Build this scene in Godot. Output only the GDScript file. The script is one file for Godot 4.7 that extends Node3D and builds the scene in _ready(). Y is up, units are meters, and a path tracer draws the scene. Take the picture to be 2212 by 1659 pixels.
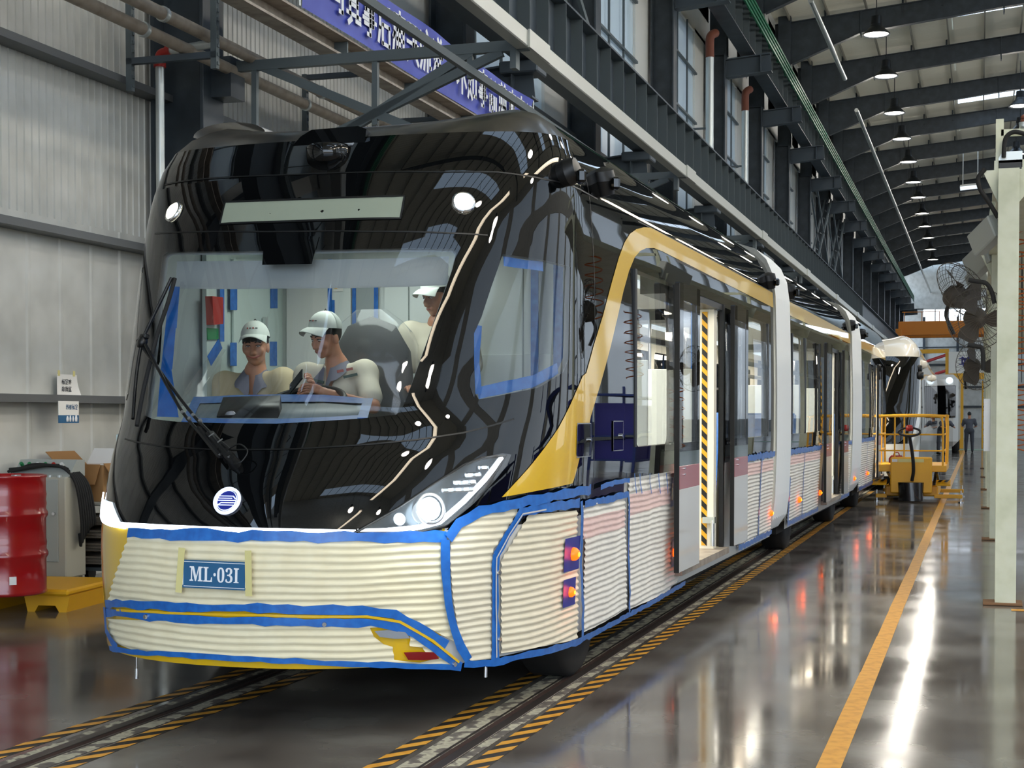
extends Node3D
# ---------------------------------------------------------------- camera model (photo frame 2212 x 1659)
const F := 3250.0
const CX := 1106.0
const PITCH := 0.0261799
const EYE := Vector3(0, 1.5, 0)
const ZE := -1.75
var CY := 900.0 + F * tan(PITCH)
var TH := atan(1009.0 * cos(PITCH) / F)
var PHI := atan(1067.0 * cos(PITCH) / F) - TH
var camB := Basis(Vector3.UP, TH) * Basis(Vector3.RIGHT, -PITCH)
var TT := Transform3D()
var TI := Transform3D()
var M := {}
var tram: Node3D
var rng := RandomNumberGenerator.new()
var noise := FastNoiseLite.new()
var taken := {}

func ray(px: float, py: float) -> Vector3:
	return camB * Vector3((px - CX) / F, -(py - CY) / F, -1.0)
func wx(px: float, py: float, x: float) -> Vector3:
	var r := ray(px, py); return EYE + r * (x / r.x)
func wy(px: float, py: float, y: float) -> Vector3:
	var r := ray(px, py); return EYE + r * ((y - EYE.y) / r.y)
func wz(px: float, py: float, z: float) -> Vector3:
	var r := ray(px, py); return EYE + r * (z / r.z)
func tx(px: float, py: float, x: float) -> Vector3:
	var o := TI * EYE; var r := TI.basis * ray(px, py); return o + r * ((x - o.x) / r.x)
func tz(px: float, py: float, z: float) -> Vector3:
	var o := TI * EYE; var r := TI.basis * ray(px, py); return o + r * ((z - o.z) / r.z)

# ---------------------------------------------------------------- scene helpers
func numbered(n: String) -> String:
	if not taken.has(n):
		taken[n] = 0
		return n
	taken[n] += 1
	return "%s_%03d" % [n, taken[n]]
func meta(o: Node, label := "", category := "", group := "", kind := "") -> void:
	if label: o.set_meta("label", label)
	if category: o.set_meta("category", category)
	if group: o.set_meta("group", group)
	if kind: o.set_meta("kind", kind)
func thing(n: String, label: String, category: String, at := Vector3.ZERO, turn := 0.0, group := "") -> Node3D:
	var o := Node3D.new()
	o.name = numbered(n)
	add_child(o)
	o.position = at
	o.rotation.y = turn
	meta(o, label, category, group)
	return o
func shell(n: String) -> Node3D:
	var o := Node3D.new()
	o.name = numbered(n)
	add_child(o)
	o.set_meta("kind", "structure")
	return o
func copy(o: Node3D, at: Vector3, turn := 0.0, label := "") -> Node3D:
	var c: Node3D = o.duplicate()
	c.name = numbered(String(o.name).rstrip("0123456789_"))
	add_child(c)
	c.position = at
	c.rotation.y = turn
	if label: c.set_meta("label", label)
	return c
func stn() -> SurfaceTool:
	var st := SurfaceTool.new()
	st.begin(Mesh.PRIMITIVE_TRIANGLES)
	return st
func put(st: SurfaceTool, n: String, m: Material, parent: Node = self, gen := true) -> MeshInstance3D:
	if gen: st.generate_normals()
	var o := MeshInstance3D.new()
	o.mesh = st.commit()
	o.material_override = null
	if o.mesh.get_surface_count(): o.mesh.surface_set_material(0, m)
	o.name = numbered(n) if parent == self else n
	parent.add_child(o, true)
	return o
func putm(mesh: Mesh, n: String, parent: Node, at := Transform3D()) -> MeshInstance3D:
	var o := MeshInstance3D.new()
	o.mesh = mesh
	o.name = n
	o.transform = at
	parent.add_child(o, true)
	return o
func tri(st: SurfaceTool, a: Vector3, b: Vector3, c: Vector3, n: Vector3) -> void:
	if (b - a).cross(c - a).dot(n) > 0.0:
		var t := b; b = c; c = t
	st.add_vertex(a); st.add_vertex(b); st.add_vertex(c)
func quad(st: SurfaceTool, a: Vector3, b: Vector3, c: Vector3, d: Vector3, n: Vector3) -> void:
	tri(st, a, b, c, n); tri(st, a, c, d, n)
# box with optional chamfer
func box(st: SurfaceTool, c: Vector3, s: Vector3, b := Basis(), ch := 0.0) -> void:
	st.set_smooth_group(-1)
	var h := s / 2.0
	ch = minf(ch, minf(h.x, minf(h.y, h.z)) * 0.6)
	var ax := [Vector3.RIGHT, Vector3.UP, Vector3.BACK]
	for k in 3:
		for sg in [-1.0, 1.0]:
			var n: Vector3 = ax[k] * sg
			var u: Vector3 = ax[(k + 1) % 3]
			var v: Vector3 = ax[(k + 2) % 3]
			var hu: float = h[(k + 1) % 3] - ch
			var hv: float = h[(k + 2) % 3] - ch
			var o: Vector3 = n * h[k]
			quad(st, c + b * (o - u * hu - v * hv), c + b * (o + u * hu - v * hv), c + b * (o + u * hu + v * hv), c + b * (o - u * hu + v * hv), b * n)
			if ch > 0.0:
				for s2 in [-1.0, 1.0]:
					var n2: Vector3 = u * s2
					var p := n * h[k] + n2 * hu
					var q := n * (h[k] - ch) + n2 * h[(k + 1) % 3]
					quad(st, c + b * (p - v * hv), c + b * (p + v * hv), c + b * (q + v * hv), c + b * (q - v * hv), b * (n + n2))
	if ch > 0.0:
		for i in 8:
			var sx := 1.0 if i & 1 else -1.0
			var sy := 1.0 if i & 2 else -1.0
			var sz := 1.0 if i & 4 else -1.0
			tri(st, c + b * Vector3(sx * h.x, sy * (h.y - ch), sz * (h.z - ch)), c + b * Vector3(sx * (h.x - ch), sy * h.y, sz * (h.z - ch)), c + b * Vector3(sx * (h.x - ch), sy * (h.y - ch), sz * h.z), b * Vector3(sx, sy, sz))
func facing(d: Vector3, up := Vector3.UP) -> Basis:
	d = d.normalized()
	if absf(d.dot(up)) > 0.98: up = Vector3.RIGHT if absf(d.x) < 0.9 else Vector3.UP
	var x := up.cross(d).normalized()
	return Basis(x, d.cross(x), d)
func bar(st: SurfaceTool, a: Vector3, b: Vector3, w: float, h: float, ch := 0.0) -> void:
	box(st, (a + b) / 2.0, Vector3(w, h, (b - a).length()), facing(b - a), ch)
func cyl(st: SurfaceTool, a: Vector3, b: Vector3, r: float, r2 := -1.0, seg := 12, caps := true) -> void:
	if r2 < 0.0: r2 = r
	var B := facing(b - a)
	for i in seg:
		var t := TAU * i / seg
		var t2 := TAU * (i + 1) / seg
		var u := B.x * cos(t) + B.y * sin(t)
		var v := B.x * cos(t2) + B.y * sin(t2)
		st.set_smooth_group(1)
		quad(st, a + u * r, a + v * r, b + v * r2, b + u * r2, u + v)
		if caps:
			st.set_smooth_group(-1)
			if r > 0.0: tri(st, a, a + u * r, a + v * r, a - b)
			if r2 > 0.0: tri(st, b, b + u * r2, b + v * r2, b - a)
func tube(st: SurfaceTool, path: Array, r: float, seg := 8, caps := true) -> void:
	var n := path.size()
	var prev := Basis()
	var rings := []
	for i in n:
		var d: Vector3 = (path[mini(i + 1, n - 1)] - path[maxi(i - 1, 0)]).normalized()
		var B := facing(d)
		if i > 0:
			var x := (prev.x - d * prev.x.dot(d)).normalized()
			B = Basis(x, d.cross(x), d)
		prev = B
		var ring := []
		for k in seg:
			var t := TAU * k / seg
			ring.append(path[i] + (B.x * cos(t) + B.y * sin(t)) * r)
		rings.append(ring)
	for i in n - 1:
		for k in seg:
			var k2 := (k + 1) % seg
			st.set_smooth_group(1)
			quad(st, rings[i][k], rings[i][k2], rings[i + 1][k2], rings[i + 1][k], rings[i][k] + rings[i][k2] - path[i] * 2.0)
	if caps:
		st.set_smooth_group(-1)
		for k in seg:
			tri(st, path[0], rings[0][k], rings[0][(k + 1) % seg], path[0] - path[1])
			tri(st, path[n - 1], rings[n - 1][k], rings[n - 1][(k + 1) % seg], path[n - 1] - path[n - 2])
# lathe around the y axis at c; profile = [Vector2(r, y)...]
func lathe(st: SurfaceTool, c: Vector3, pr: Array, seg := 24, b := Basis(), smooth := true) -> void:
	for j in pr.size() - 1:
		var p: Vector2 = pr[j]
		var q: Vector2 = pr[j + 1]
		st.set_smooth_group((1 if smooth else 2 + j))
		for i in seg:
			var t := TAU * i / seg
			var t2 := TAU * (i + 1) / seg
			var u := Vector3(cos(t), 0, sin(t))
			var v := Vector3(cos(t2), 0, sin(t2))
			var nn := (u + v) * (q.y - p.y) * 0.5 + Vector3.UP * (p.x - q.x)
			quad(st, c + b * (u * p.x + Vector3.UP * p.y), c + b * (v * p.x + Vector3.UP * p.y), c + b * (v * q.x + Vector3.UP * q.y), c + b * (u * q.x + Vector3.UP * q.y), b * nn)
# flat polygon extruded: poly in the plane (u, v) at o, thickness t along u x v
func prism(st: SurfaceTool, poly: PackedVector2Array, o: Vector3, u: Vector3, v: Vector3, t: float) -> void:
	st.set_smooth_group(-1)
	var n := u.cross(v).normalized()
	var id := Geometry2D.triangulate_polygon(poly)
	for k in range(0, id.size(), 3):
		var p := []
		for j in 3: p.append(o + u * poly[id[k + j]].x + v * poly[id[k + j]].y)
		tri(st, p[0], p[1], p[2], -n)
		tri(st, p[0] + n * t, p[1] + n * t, p[2] + n * t, n)
	var cw := Geometry2D.is_polygon_clockwise(poly)
	for k in poly.size():
		var a := poly[k]
		var b := poly[(k + 1) % poly.size()]
		var e := b - a
		var on := Vector2(-e.y, e.x) if cw else Vector2(e.y, -e.x)
		var A := o + u * a.x + v * a.y
		var B := o + u * b.x + v * b.y
		quad(st, A, B, B + n * t, A + n * t, u * on.x + v * on.y)
# wide-flange beam from a to b; h along up, w across
func ibeam(st: SurfaceTool, a: Vector3, b: Vector3, h: float, w: float, tf: float, tw: float, up := Vector3.UP) -> void:
	var B := facing(b - a, up)
	var c := (a + b) / 2.0
	var l := (b - a).length()
	box(st, c + B.y * (h - tf) / 2.0, Vector3(w, tf, l), B)
	box(st, c - B.y * (h - tf) / 2.0, Vector3(w, tf, l), B)
	box(st, c, Vector3(tw, h - tf * 2.0, l), B)
func pts(a: Array) -> PackedVector2Array:
	var p := PackedVector2Array()
	for k in range(0, a.size(), 2): p.append(Vector2(a[k], a[k + 1]))
	return p
func smooth_path(p: Array, n := 6) -> Array:
	var o := []
	for i in p.size() - 1:
		var a: Vector3 = p[maxi(i - 1, 0)]
		var d: Vector3 = p[mini(i + 2, p.size() - 1)]
		for k in n:
			o.append(p[i].cubic_interpolate(p[i + 1], a, d, float(k) / n))
	o.append(p[p.size() - 1])
	return o

# ---------------------------------------------------------------- materials
func mat(n: String, c, rough := 0.6, metal := 0.0, spec := 0.5) -> StandardMaterial3D:
	var m := StandardMaterial3D.new()
	m.resource_name = n
	m.albedo_color = c if c is Color else Color(c)
	m.roughness = rough
	m.metallic = metal
	m.metallic_specular = spec
	M[n] = m
	return m
func ramp(a: Array) -> Gradient:
	var g := Gradient.new()
	g.offsets = PackedFloat32Array(a.map(func(x): return x[0]))
	g.colors = PackedColorArray(a.map(func(x): return x[1] if x[1] is Color else Color(x[1])))
	return g
func ntex(freq: float, a: Array, sz := 512, oct := 4, sd := 1, kind := FastNoiseLite.TYPE_SIMPLEX_SMOOTH, norm := 0.0) -> NoiseTexture2D:
	var t := NoiseTexture2D.new()
	var f := FastNoiseLite.new()
	f.noise_type = kind
	f.frequency = freq
	f.fractal_octaves = oct
	f.seed = sd
	t.noise = f
	t.width = sz
	t.height = sz
	t.seamless = true
	if norm > 0.0:
		t.as_normal_map = true
		t.bump_strength = norm
	if a.size(): t.color_ramp = ramp(a)
	return t
func tri_tex(m: StandardMaterial3D, sc: float, t: Texture2D) -> StandardMaterial3D:
	m.albedo_texture = t
	m.uv1_triplanar = true
	m.uv1_world_triplanar = true
	m.uv1_scale = Vector3.ONE * sc
	return m
func glow(n: String, c, e: float) -> StandardMaterial3D:
	var m := mat(n, c, 0.4)
	m.emission_enabled = true
	m.emission = c if c is Color else Color(c)
	m.emission_energy_multiplier = e
	return m
func coat(m: StandardMaterial3D, v := 1.0, r := 0.03) -> StandardMaterial3D:
	m.clearcoat_enabled = true
	m.clearcoat = v
	m.clearcoat_roughness = r
	return m
func glass(n: String, c, a: float, r := 0.02) -> StandardMaterial3D:
	var m := mat(n, c, r)
	m.albedo_color.a = a
	m.transparency = BaseMaterial3D.TRANSPARENCY_ALPHA
	return m

# ---------------------------------------------------------------- materials of the place
func materials() -> void:
	# floor: sealed concrete, dark, glossy, slightly wavy
	var fl := mat("floor_epoxy", "ffffff", 0.2, 0.0, 0.5)
	tri_tex(fl, 0.22, ntex(0.004, [[0.0, Color(0.31, 0.285, 0.265)], [0.35, Color(0.4, 0.375, 0.35)], [0.6, Color(0.45, 0.43, 0.405)], [1.0, Color(0.53, 0.515, 0.49)]], 1024, 6, 5))
	fl.roughness_texture = ntex(0.006, [[0.0, Color(0.28, 0.28, 0.28)], [0.5, Color(0.55, 0.55, 0.55)], [1.0, Color(0.95, 0.95, 0.95)]], 512, 5, 8)
	fl.normal_enabled = true
	fl.normal_texture = ntex(0.012, [], 512, 2, 9, FastNoiseLite.TYPE_SIMPLEX_SMOOTH, 1.2)
	fl.normal_scale = 0.035
	var gr := mat("grout", "ffffff", 0.8)
	tri_tex(gr, 1.3, ntex(0.012, [[0.0, "4a443e"], [0.45, "6b645c"], [0.55, "b9b49c"], [1.0, "8d877a"]], 512, 5, 11))
	mat("rail_steel", "57504c", 0.38, 0.7)
	mat("groove_rust", "2e1509", 0.85)
	var yt := mat("tape_yellow", "ffffff", 0.42)
	tri_tex(yt, 1.6, ntex(0.02, [[0.0, "c98a2a"], [0.5, "e2a33a"], [1.0, "e9b04a"]], 256, 4, 12))
	mat("tape_black", "2a2723", 0.5)
	# wall panels
	var wp := mat("wall_panel", "ffffff", 0.42, 0.0, 0.5)
	tri_tex(wp, 0.35, ntex(0.01, [[0.0, "b7b8b3"], [0.5, "c6c7c2"], [1.0, "cfd0cc"]], 512, 3, 21))
	mat("girt", "5d6062", 0.5, 0.2)
	var cs := mat("steel_dark", "ffffff", 0.45, 0.1)
	tri_tex(cs, 0.4, ntex(0.02, [[0.0, "2c343b"], [0.5, "343d45"], [1.0, "3e474e"]], 256, 4, 22))
	mat("steel_grey", "5a6468", 0.5, 0.2)
	mat("steel_mid", "47515a", 0.5, 0.2)
	mat("steel_rail", "b6b8b2", 0.4, 0.4)
	mat("galv", "c3c9c8", 0.35, 0.6)
	var pp := mat("pipe_paint", "ffffff", 0.5)
	tri_tex(pp, 1.0, ntex(0.02, [[0.0, "7d7265"], [0.5, "978c7f"], [1.0, "a59b8e"]], 256, 4, 23))
	mat("red_paint", "a51f16", 0.4)
	mat("rust_pipe", "6f3d2b", 0.7)
	mat("green_busbar", "1f7a55", 0.4)
	mat("green_dark", "14513b", 0.45)
	mat("roof_sheet", "ebe7d6", 0.6)
	mat("purlin", "8d8a7e", 0.6)
	mat("orange_crane", "d9821f", 0.45)
	mat("yellow_paint", "e8ab22", 0.42)
	var pw := mat("post_paint", "ffffff", 0.5)
	tri_tex(pw, 0.8, ntex(0.015, [[0.0, "bfc3a9"], [0.5, "cfd2bb"], [1.0, "d6d9c6"]], 256, 4, 24))
	mat("base_rust", "7c5b3e", 0.8)
	var fr := glass("frosted", "cfe0ea", 0.84, 0.22)
	fr.metallic_specular = 0.3
	glass("skylight", "eef3f5", 0.3, 0.2)
	glass("side_light", "eef3f5", 0.5, 0.2)
	glow("lamp_white", "ffffff", 1.2)
	mat("lamp_body", "22262a", 0.4, 0.3)
	mat("white_paint", "d9dad6", 0.45)
	mat("black_plastic", "0b0c0d", 0.42)
	mat("rubber", "191919", 0.8)
	mat("chrome", "d8d8d8", 0.12, 1.0)
	mat("bolt", "a9abab", 0.35, 0.8)
	mat("paper", "eceae6", 0.8)
	mat("ink", "30343c", 0.7)
	mat("blue_print", "1d5b86", 0.6)
	mat("banner_white", "eef0f4", 0.6)
	var bc := mat("banner_blue", "ffffff", 0.55)
	tri_tex(bc, 0.5, ntex(0.008, [[0.0, "3a45a6"], [0.5, "4552b4"], [1.0, "515ec0"]], 256, 4, 26))

# ---------------------------------------------------------------- strokes of the characters: digit pairs on a 0..9 grid, y down
const GLYPHS := {
	"与": ["3031", "3181", "3124 2484", "8488 8868", "0666"],
	"其": ["0292", "2027", "7077", "2474", "2575", "0797", "3819", "6898"],
	"事": ["0191", "2272 7274 7424 2422", "1575 7577", "0696", "1777", "5059 5939"],
	"后": ["8112", "1216 1609", "1393", "3585 8589 8939 3935"],
	"痛": ["5051", "1191", "1115 1509", "0203", "0615", "3282 8253", "3484 8489", "3439", "3686", "3888", "5359"],
	"哭": ["1141 4143 4313 1311", "5181 8183 8353 5351", "0595", "5456 5609", "5699", "7475"],
	"流": ["0112", "0415", "0926", "5061", "3292", "5234 3474", "7485", "4539", "6569", "8588 8898"],
	"涕": ["0112", "0415", "0926", "4051", "7061", "3282 8284", "3484", "3436 3696 9698", "6269", "6639"],
	"不": ["0191", "5126 2607", "5359", "6497"],
	"如": ["2016 1649", "4109", "0444", "5383 8388 8858 5853"],
	"前": ["2132", "7162", "0393", "1519", "1545 4549 4939", "1646", "1747", "6568", "8589 8979"],
	"遵": ["3041", "7061", "2191", "3383 8386 8636 3633", "5356", "6366", "3797", "7578 7868", "0111", "0313 1316 1609", "0939 3999"],
	"章": ["5051", "1191", "3233", "7273", "0393", "2474 7477 7727 2724", "2575", "0898", "5759"],
	"守": ["5051", "0103", "0191", "9193", "0595", "7378 7868", "3647"],
	"纪": ["2103 0333 3306 0636", "0848", "5181 8184 8454 5458 5898 9896"],
	"尊": ["2132", "7162", "0292", "2383 8386 8626 2623", "4346", "6366", "0797", "6669 6959", "3849"],
	"标": ["0343", "2029", "2306", "3445", "5191", "4494", "7479 7969", "5648", "8698"],
	"定": ["5051", "0103", "0191", "9193", "2474", "5459", "5686", "2619", "1989"],
	"布": ["0292", "5018", "2428", "2484 8487", "5359"],
	"存": ["0292", "4008", "2529", "4484 8466", "6669 6959", "3797"],
	"放": ["2021", "0242", "1214 1409", "1444 4448 4838", "6054", "6393", "8359", "5389"],
	"区": ["0191", "0109 0999", "2788", "2387", "8227"],
	"环": ["0131", "0434", "1118", "0838", "4191", "7145", "7279", "8497"],
	"视": ["1112", "0333 3306", "2429", "5181 8186", "5156", "6266 6649", "7678 7898"]}
# one character as thick flat strokes on the plane (u right, v up) with its lower left at o
func glyph(st: SurfaceTool, ch: String, o: Vector3, u: Vector3, v: Vector3, w: float, h: float, th: float) -> void:
	st.set_smooth_group(-1)
	var n := u.cross(v)
	for s in GLYPHS.get(ch, []):
		for seg in s.split(" "):
			var p := []
			for k in range(0, seg.length() - 1, 2): p.append(Vector2(int(seg[k]) / 9.0 * w, (1.0 - int(seg[k + 1]) / 9.0) * h))
			for k in p.size() - 1:
				var a: Vector2 = p[k]
				var b: Vector2 = p[k + 1]
				var d := (b - a).normalized()
				var q := Vector2(-d.y, d.x) * th * (0.42 if absf(d.y) < 0.3 else 0.55)
				a -= d * th * 0.35
				b += d * th * 0.35
				quad(st, o + u * (a + q).x + v * (a + q).y, o + u * (b + q).x + v * (b + q).y, o + u * (b - q).x + v * (b - q).y, o + u * (a - q).x + v * (a - q).y, n)
func text(s: String, size: float, m: Material, n: String, parent: Node, at: Transform3D, serif := false, depth := 0.001, wide := 1.0) -> void:
	var t := TextMesh.new()
	var f := SystemFont.new()
	f.font_names = PackedStringArray(["Droid Serif" if serif else "Droid Sans"])
	f.font_weight = 700
	t.font = f
	t.text = s
	t.font_size = 64
	t.pixel_size = size / 64.0
	t.depth = depth
	t.curve_step = 4.0
	t.material = m
	putm(t, n, parent, at * Transform3D(Basis().scaled(Vector3(wide, 1, 1)), Vector3.ZERO))

# ---------------------------------------------------------------- the hall
func floor_and_tracks() -> void:
	var f := shell("floor")
	var st := stn()
	box(st, Vector3(5.5, -0.1, -78), Vector3(27.4, 0.2, 174))
	put(st, "slab", M.floor_epoxy, f)
	# two grooved rails let into the concrete
	for r in [[-2.24, -1.0], [-3.91, 1.0]]:
		var x: float = r[0]
		st = stn()
		for i in 60:
			var z := -4.0 - i * 1.5
			var j := rng.randf_range(-0.012, 0.012)
			quad(st, Vector3(x - 0.13 + j, 0.002, z), Vector3(x + 0.12 + j, 0.002, z), Vector3(x + 0.12, 0.002, z - 1.5), Vector3(x - 0.13, 0.002, z - 1.5), Vector3.UP)
		put(st, "grout_strip", M.grout, f)
		st = stn()
		box(st, Vector3(x + r[1] * -0.045, 0.004, -50), Vector3(0.055, 0.008, 94), Basis(), 0.003)
		box(st, Vector3(x + r[1] * 0.03, 0.003, -50), Vector3(0.012, 0.006, 94))
		put(st, "rail_head", M.rail_steel, f)
		st = stn()
		box(st, Vector3(x, 0.0, -50), Vector3(0.036, 0.0062, 94))
		put(st, "flange_groove", M.groove_rust, f)
	# black and yellow hazard tape on both sides of each rail
	st = stn()
	quad(st, Vector3(0, 0.0, 0), Vector3(0.095, 0.0, -0.145), Vector3(0.095, 0.0, -0.245), Vector3(0, 0.0, -0.1), Vector3.UP)
	st.generate_normals()
	var dash := st.commit()
	dash.surface_set_material(0, M.tape_yellow)
	for r in [[-2.5, 5.25, 125], [-2.09, 5.25, 125], [-3.775, 5.0, 20], [-4.18, 5.0, 20]]:
		st = stn()
		quad(st, Vector3(r[0], 0.0012, -r[1]), Vector3(r[0] + 0.095, 0.0012, -r[1]), Vector3(r[0] + 0.095, 0.0012, -r[1] - r[2] * 0.205), Vector3(r[0], 0.0012, -r[1] - r[2] * 0.205), Vector3.UP)
		var tape := put(st, "hazard_tape", M.tape_black, f)
		for i in int(r[2]):
			putm(dash, "yellow_stripe", tape, Transform3D(Basis(), Vector3(r[0], 0.0025, -r[1] - i * 0.205 + rng.randf_range(-0.006, 0.006))))
	# long yellow aisle line
	st = stn()
	for i in 46:
		var z := -3.0 - i * 1.5
		quad(st, Vector3(-0.655 + rng.randf_range(-0.003, 0.003), 0.002, z), Vector3(-0.55 + rng.randf_range(-0.003, 0.003), 0.002, z), Vector3(-0.55, 0.002, z - 1.5), Vector3(-0.655, 0.002, z - 1.5), Vector3.UP)
	put(st, "aisle_line", M.tape_yellow, f)
	st = stn()
	quad(st, Vector3(0.25, 0.002, -12.2), Vector3(1.2, 0.002, -12.2), Vector3(1.2, 0.002, -12.32), Vector3(0.25, 0.002, -12.32), Vector3.UP)
	put(st, "aisle_line", M.tape_yellow, f)
	# green band where the far workshop begins
	st = stn()
	quad(st, Vector3(-4, 0.002, -70), Vector3(8, 0.002, -70), Vector3(8, 0.002, -73), Vector3(-4, 0.002, -73), Vector3.UP)
	put(st, "green_band", mat("floor_green", "5f8f74", 0.3), f)

func rib_panel(w: float, h: float, step: float) -> ArrayMesh:
	# vertical cladding sheet in the plane x = 0 facing +x, ribs every step
	var st := stn()
	st.set_smooth_group(-1)
	var pr := []
	var z := 0.0
	while z < w - step * 0.5:
		pr.append_array([Vector2(0, z), Vector2(0, z + step * 0.86), Vector2(0.012, z + step * 0.9), Vector2(0.012, z + step * 0.96)])
		z += step
	pr.append(Vector2(0, w))
	for i in pr.size() - 1:
		quad(st, Vector3(pr[i].x, 0, -pr[i].y), Vector3(pr[i + 1].x, 0, -pr[i + 1].y), Vector3(pr[i + 1].x, h, -pr[i + 1].y), Vector3(pr[i].x, h, -pr[i].y), Vector3(1, 0, 0))
	st.generate_normals()
	var m := st.commit()
	m.surface_set_material(0, M.wall_panel)
	return m

func walls() -> void:
	# left wall: solid backing below, above and between the daylight bands, cladding sheets in front
	var w := shell("wall_left")
	var st := stn()
	box(st, Vector3(-8.15, 3.5, -72), Vector3(0.2, 7.4, 190))
	box(st, Vector3(-8.15, 13.55, -72), Vector3(0.2, 1.5, 190))
	box(st, Vector3(-8.15, 17.6, -72), Vector3(0.2, 1.6, 190))
	for k in 22:
		var z := -5.2 - (k - 2) * 8.0
		box(st, Vector3(-8.15, 9.9, z), Vector3(0.2, 6.0, 2.3))
		box(st, Vector3(-8.15, 15.4, z), Vector3(0.2, 3.6, 2.3))
	put(st, "backing", M.white_paint, w)
	var low := rib_panel(1.0, 3.3, 0.5)
	var mid := rib_panel(1.0, 3.9, 0.111)
	for k in 72:
		putm(low, "cladding_sheet", w, Transform3D(Basis(), Vector3(-8.04, 0, 2.0 - k)))
		putm(mid, "cladding_sheet", w, Transform3D(Basis(), Vector3(-8.045, 3.3, 2.0 - k)))
	st = stn()
	for y in [1.66, 3.16, 4.72, 6.3, 7.15]:
		box(st, Vector3(-7.93, y, -70), Vector3(0.2, 0.07 if y < 6.5 else 0.12, 180))
		put(st, "girt", M.girt, w)
		st = stn()
	# daylight bands of frosted sheets with steel mullions, one window to each bay
	for band in [[7.2, 12.8], [14.3, 16.8]]:
		for k in 20:
			var z0 := -6.35 - k * 8.0 + 8.0
			var win := shell("window_%d" % (k + 1 + (20 if band[0] > 10 else 0)))
			st = stn()
			box(st, Vector3(-8.12, (band[0] + band[1]) / 2.0, z0 - 2.85), Vector3(0.02, band[1] - band[0], 5.7))
			put(st, "pane", M.frosted, win)
			st = stn()
			for y in [band[0] + 1.45, band[0] + 2.9, band[0] + 4.35]:
				if y < band[1]: box(st, Vector3(-8.02, y, z0 - 2.85), Vector3(0.08, 0.06, 5.7))
			for q in 3: box(st, Vector3(-8.02, (band[0] + band[1]) / 2.0, z0 - 1.4 - q * 1.45), Vector3(0.05, band[1] - band[0], 0.04))
			put(st, "mullion", M.steel_grey, win)
	# right wall far across the hall with a tall daylight band, gable walls and their openings
	w = shell("wall_right")
	st = stn()
	box(st, Vector3(19.1, 0.6, -70), Vector3(0.2, 1.4, 190))
	box(st, Vector3(19.1, 9.9, -70), Vector3(0.2, 1.8, 190))
	box(st, Vector3(19.1, 16.8, -70), Vector3(0.2, 3.0, 190))
	for k in 24: box(st, Vector3(19.1, 8.5, 20 - k * 8.0), Vector3(0.24, 16.0, 1.4))
	put(st, "cladding", M.wall_panel, w)
	for k in 23:
		var win := shell("window_%d" % (k + 61))
		st = stn()
		box(st, Vector3(19.1, 5.15, 16 - k * 8.0), Vector3(0.02, 7.7, 6.6))
		put(st, "pane", M.side_light, win)
		st = stn()
		box(st, Vector3(19.1, 13.0, 16 - k * 8.0), Vector3(0.02, 4.5, 6.6))
		put(st, "pane", M.side_light, win)
	w = shell("wall_front")
	st = stn()
	box(st, Vector3(5.5, 5.6, -165), Vector3(28, 11.4, 0.3))
	box(st, Vector3(5.5, 16.5, -165), Vector3(28, 7.4, 0.3))
	box(st, Vector3(-7.2, 12.0, -165), Vector3(3.0, 1.8, 0.3))
	for x in [-4.5, -3.15, -1.95, -0.7]: box(st, Vector3(x, 12.0, -164.9), Vector3(0.12, 1.8, 0.3))
	put(st, "cladding", M.wall_panel, w)
	st = stn()
	for y in [4.0, 6.4, 8.8]: box(st, Vector3(0, y, -164.7), Vector3(16, 0.12, 0.1))
	for x in [-5.6, -2.2, 1.2]: box(st, Vector3(x, 6.0, -164.6), Vector3(0.25, 12, 0.2))
	put(st, "girt", M.steel_dark, w)
	w = shell("wall_back")
	st = stn()
	box(st, Vector3(5.5, 13.3, 9), Vector3(28, 11.0, 0.3))
	box(st, Vector3(-7.6, 4.0, 9), Vector3(0.8, 8.0, 0.3))
	box(st, Vector3(14.5, 4.0, 9), Vector3(10, 8.0, 0.3))
	put(st, "cladding", M.wall_panel, w)

func roof_y(x: float) -> float:
	return 17.55 + (x + 8.0) * 0.09 if x < 6.0 else 17.55 + 14 * 0.09 - (x - 6.0) * 0.09

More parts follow.
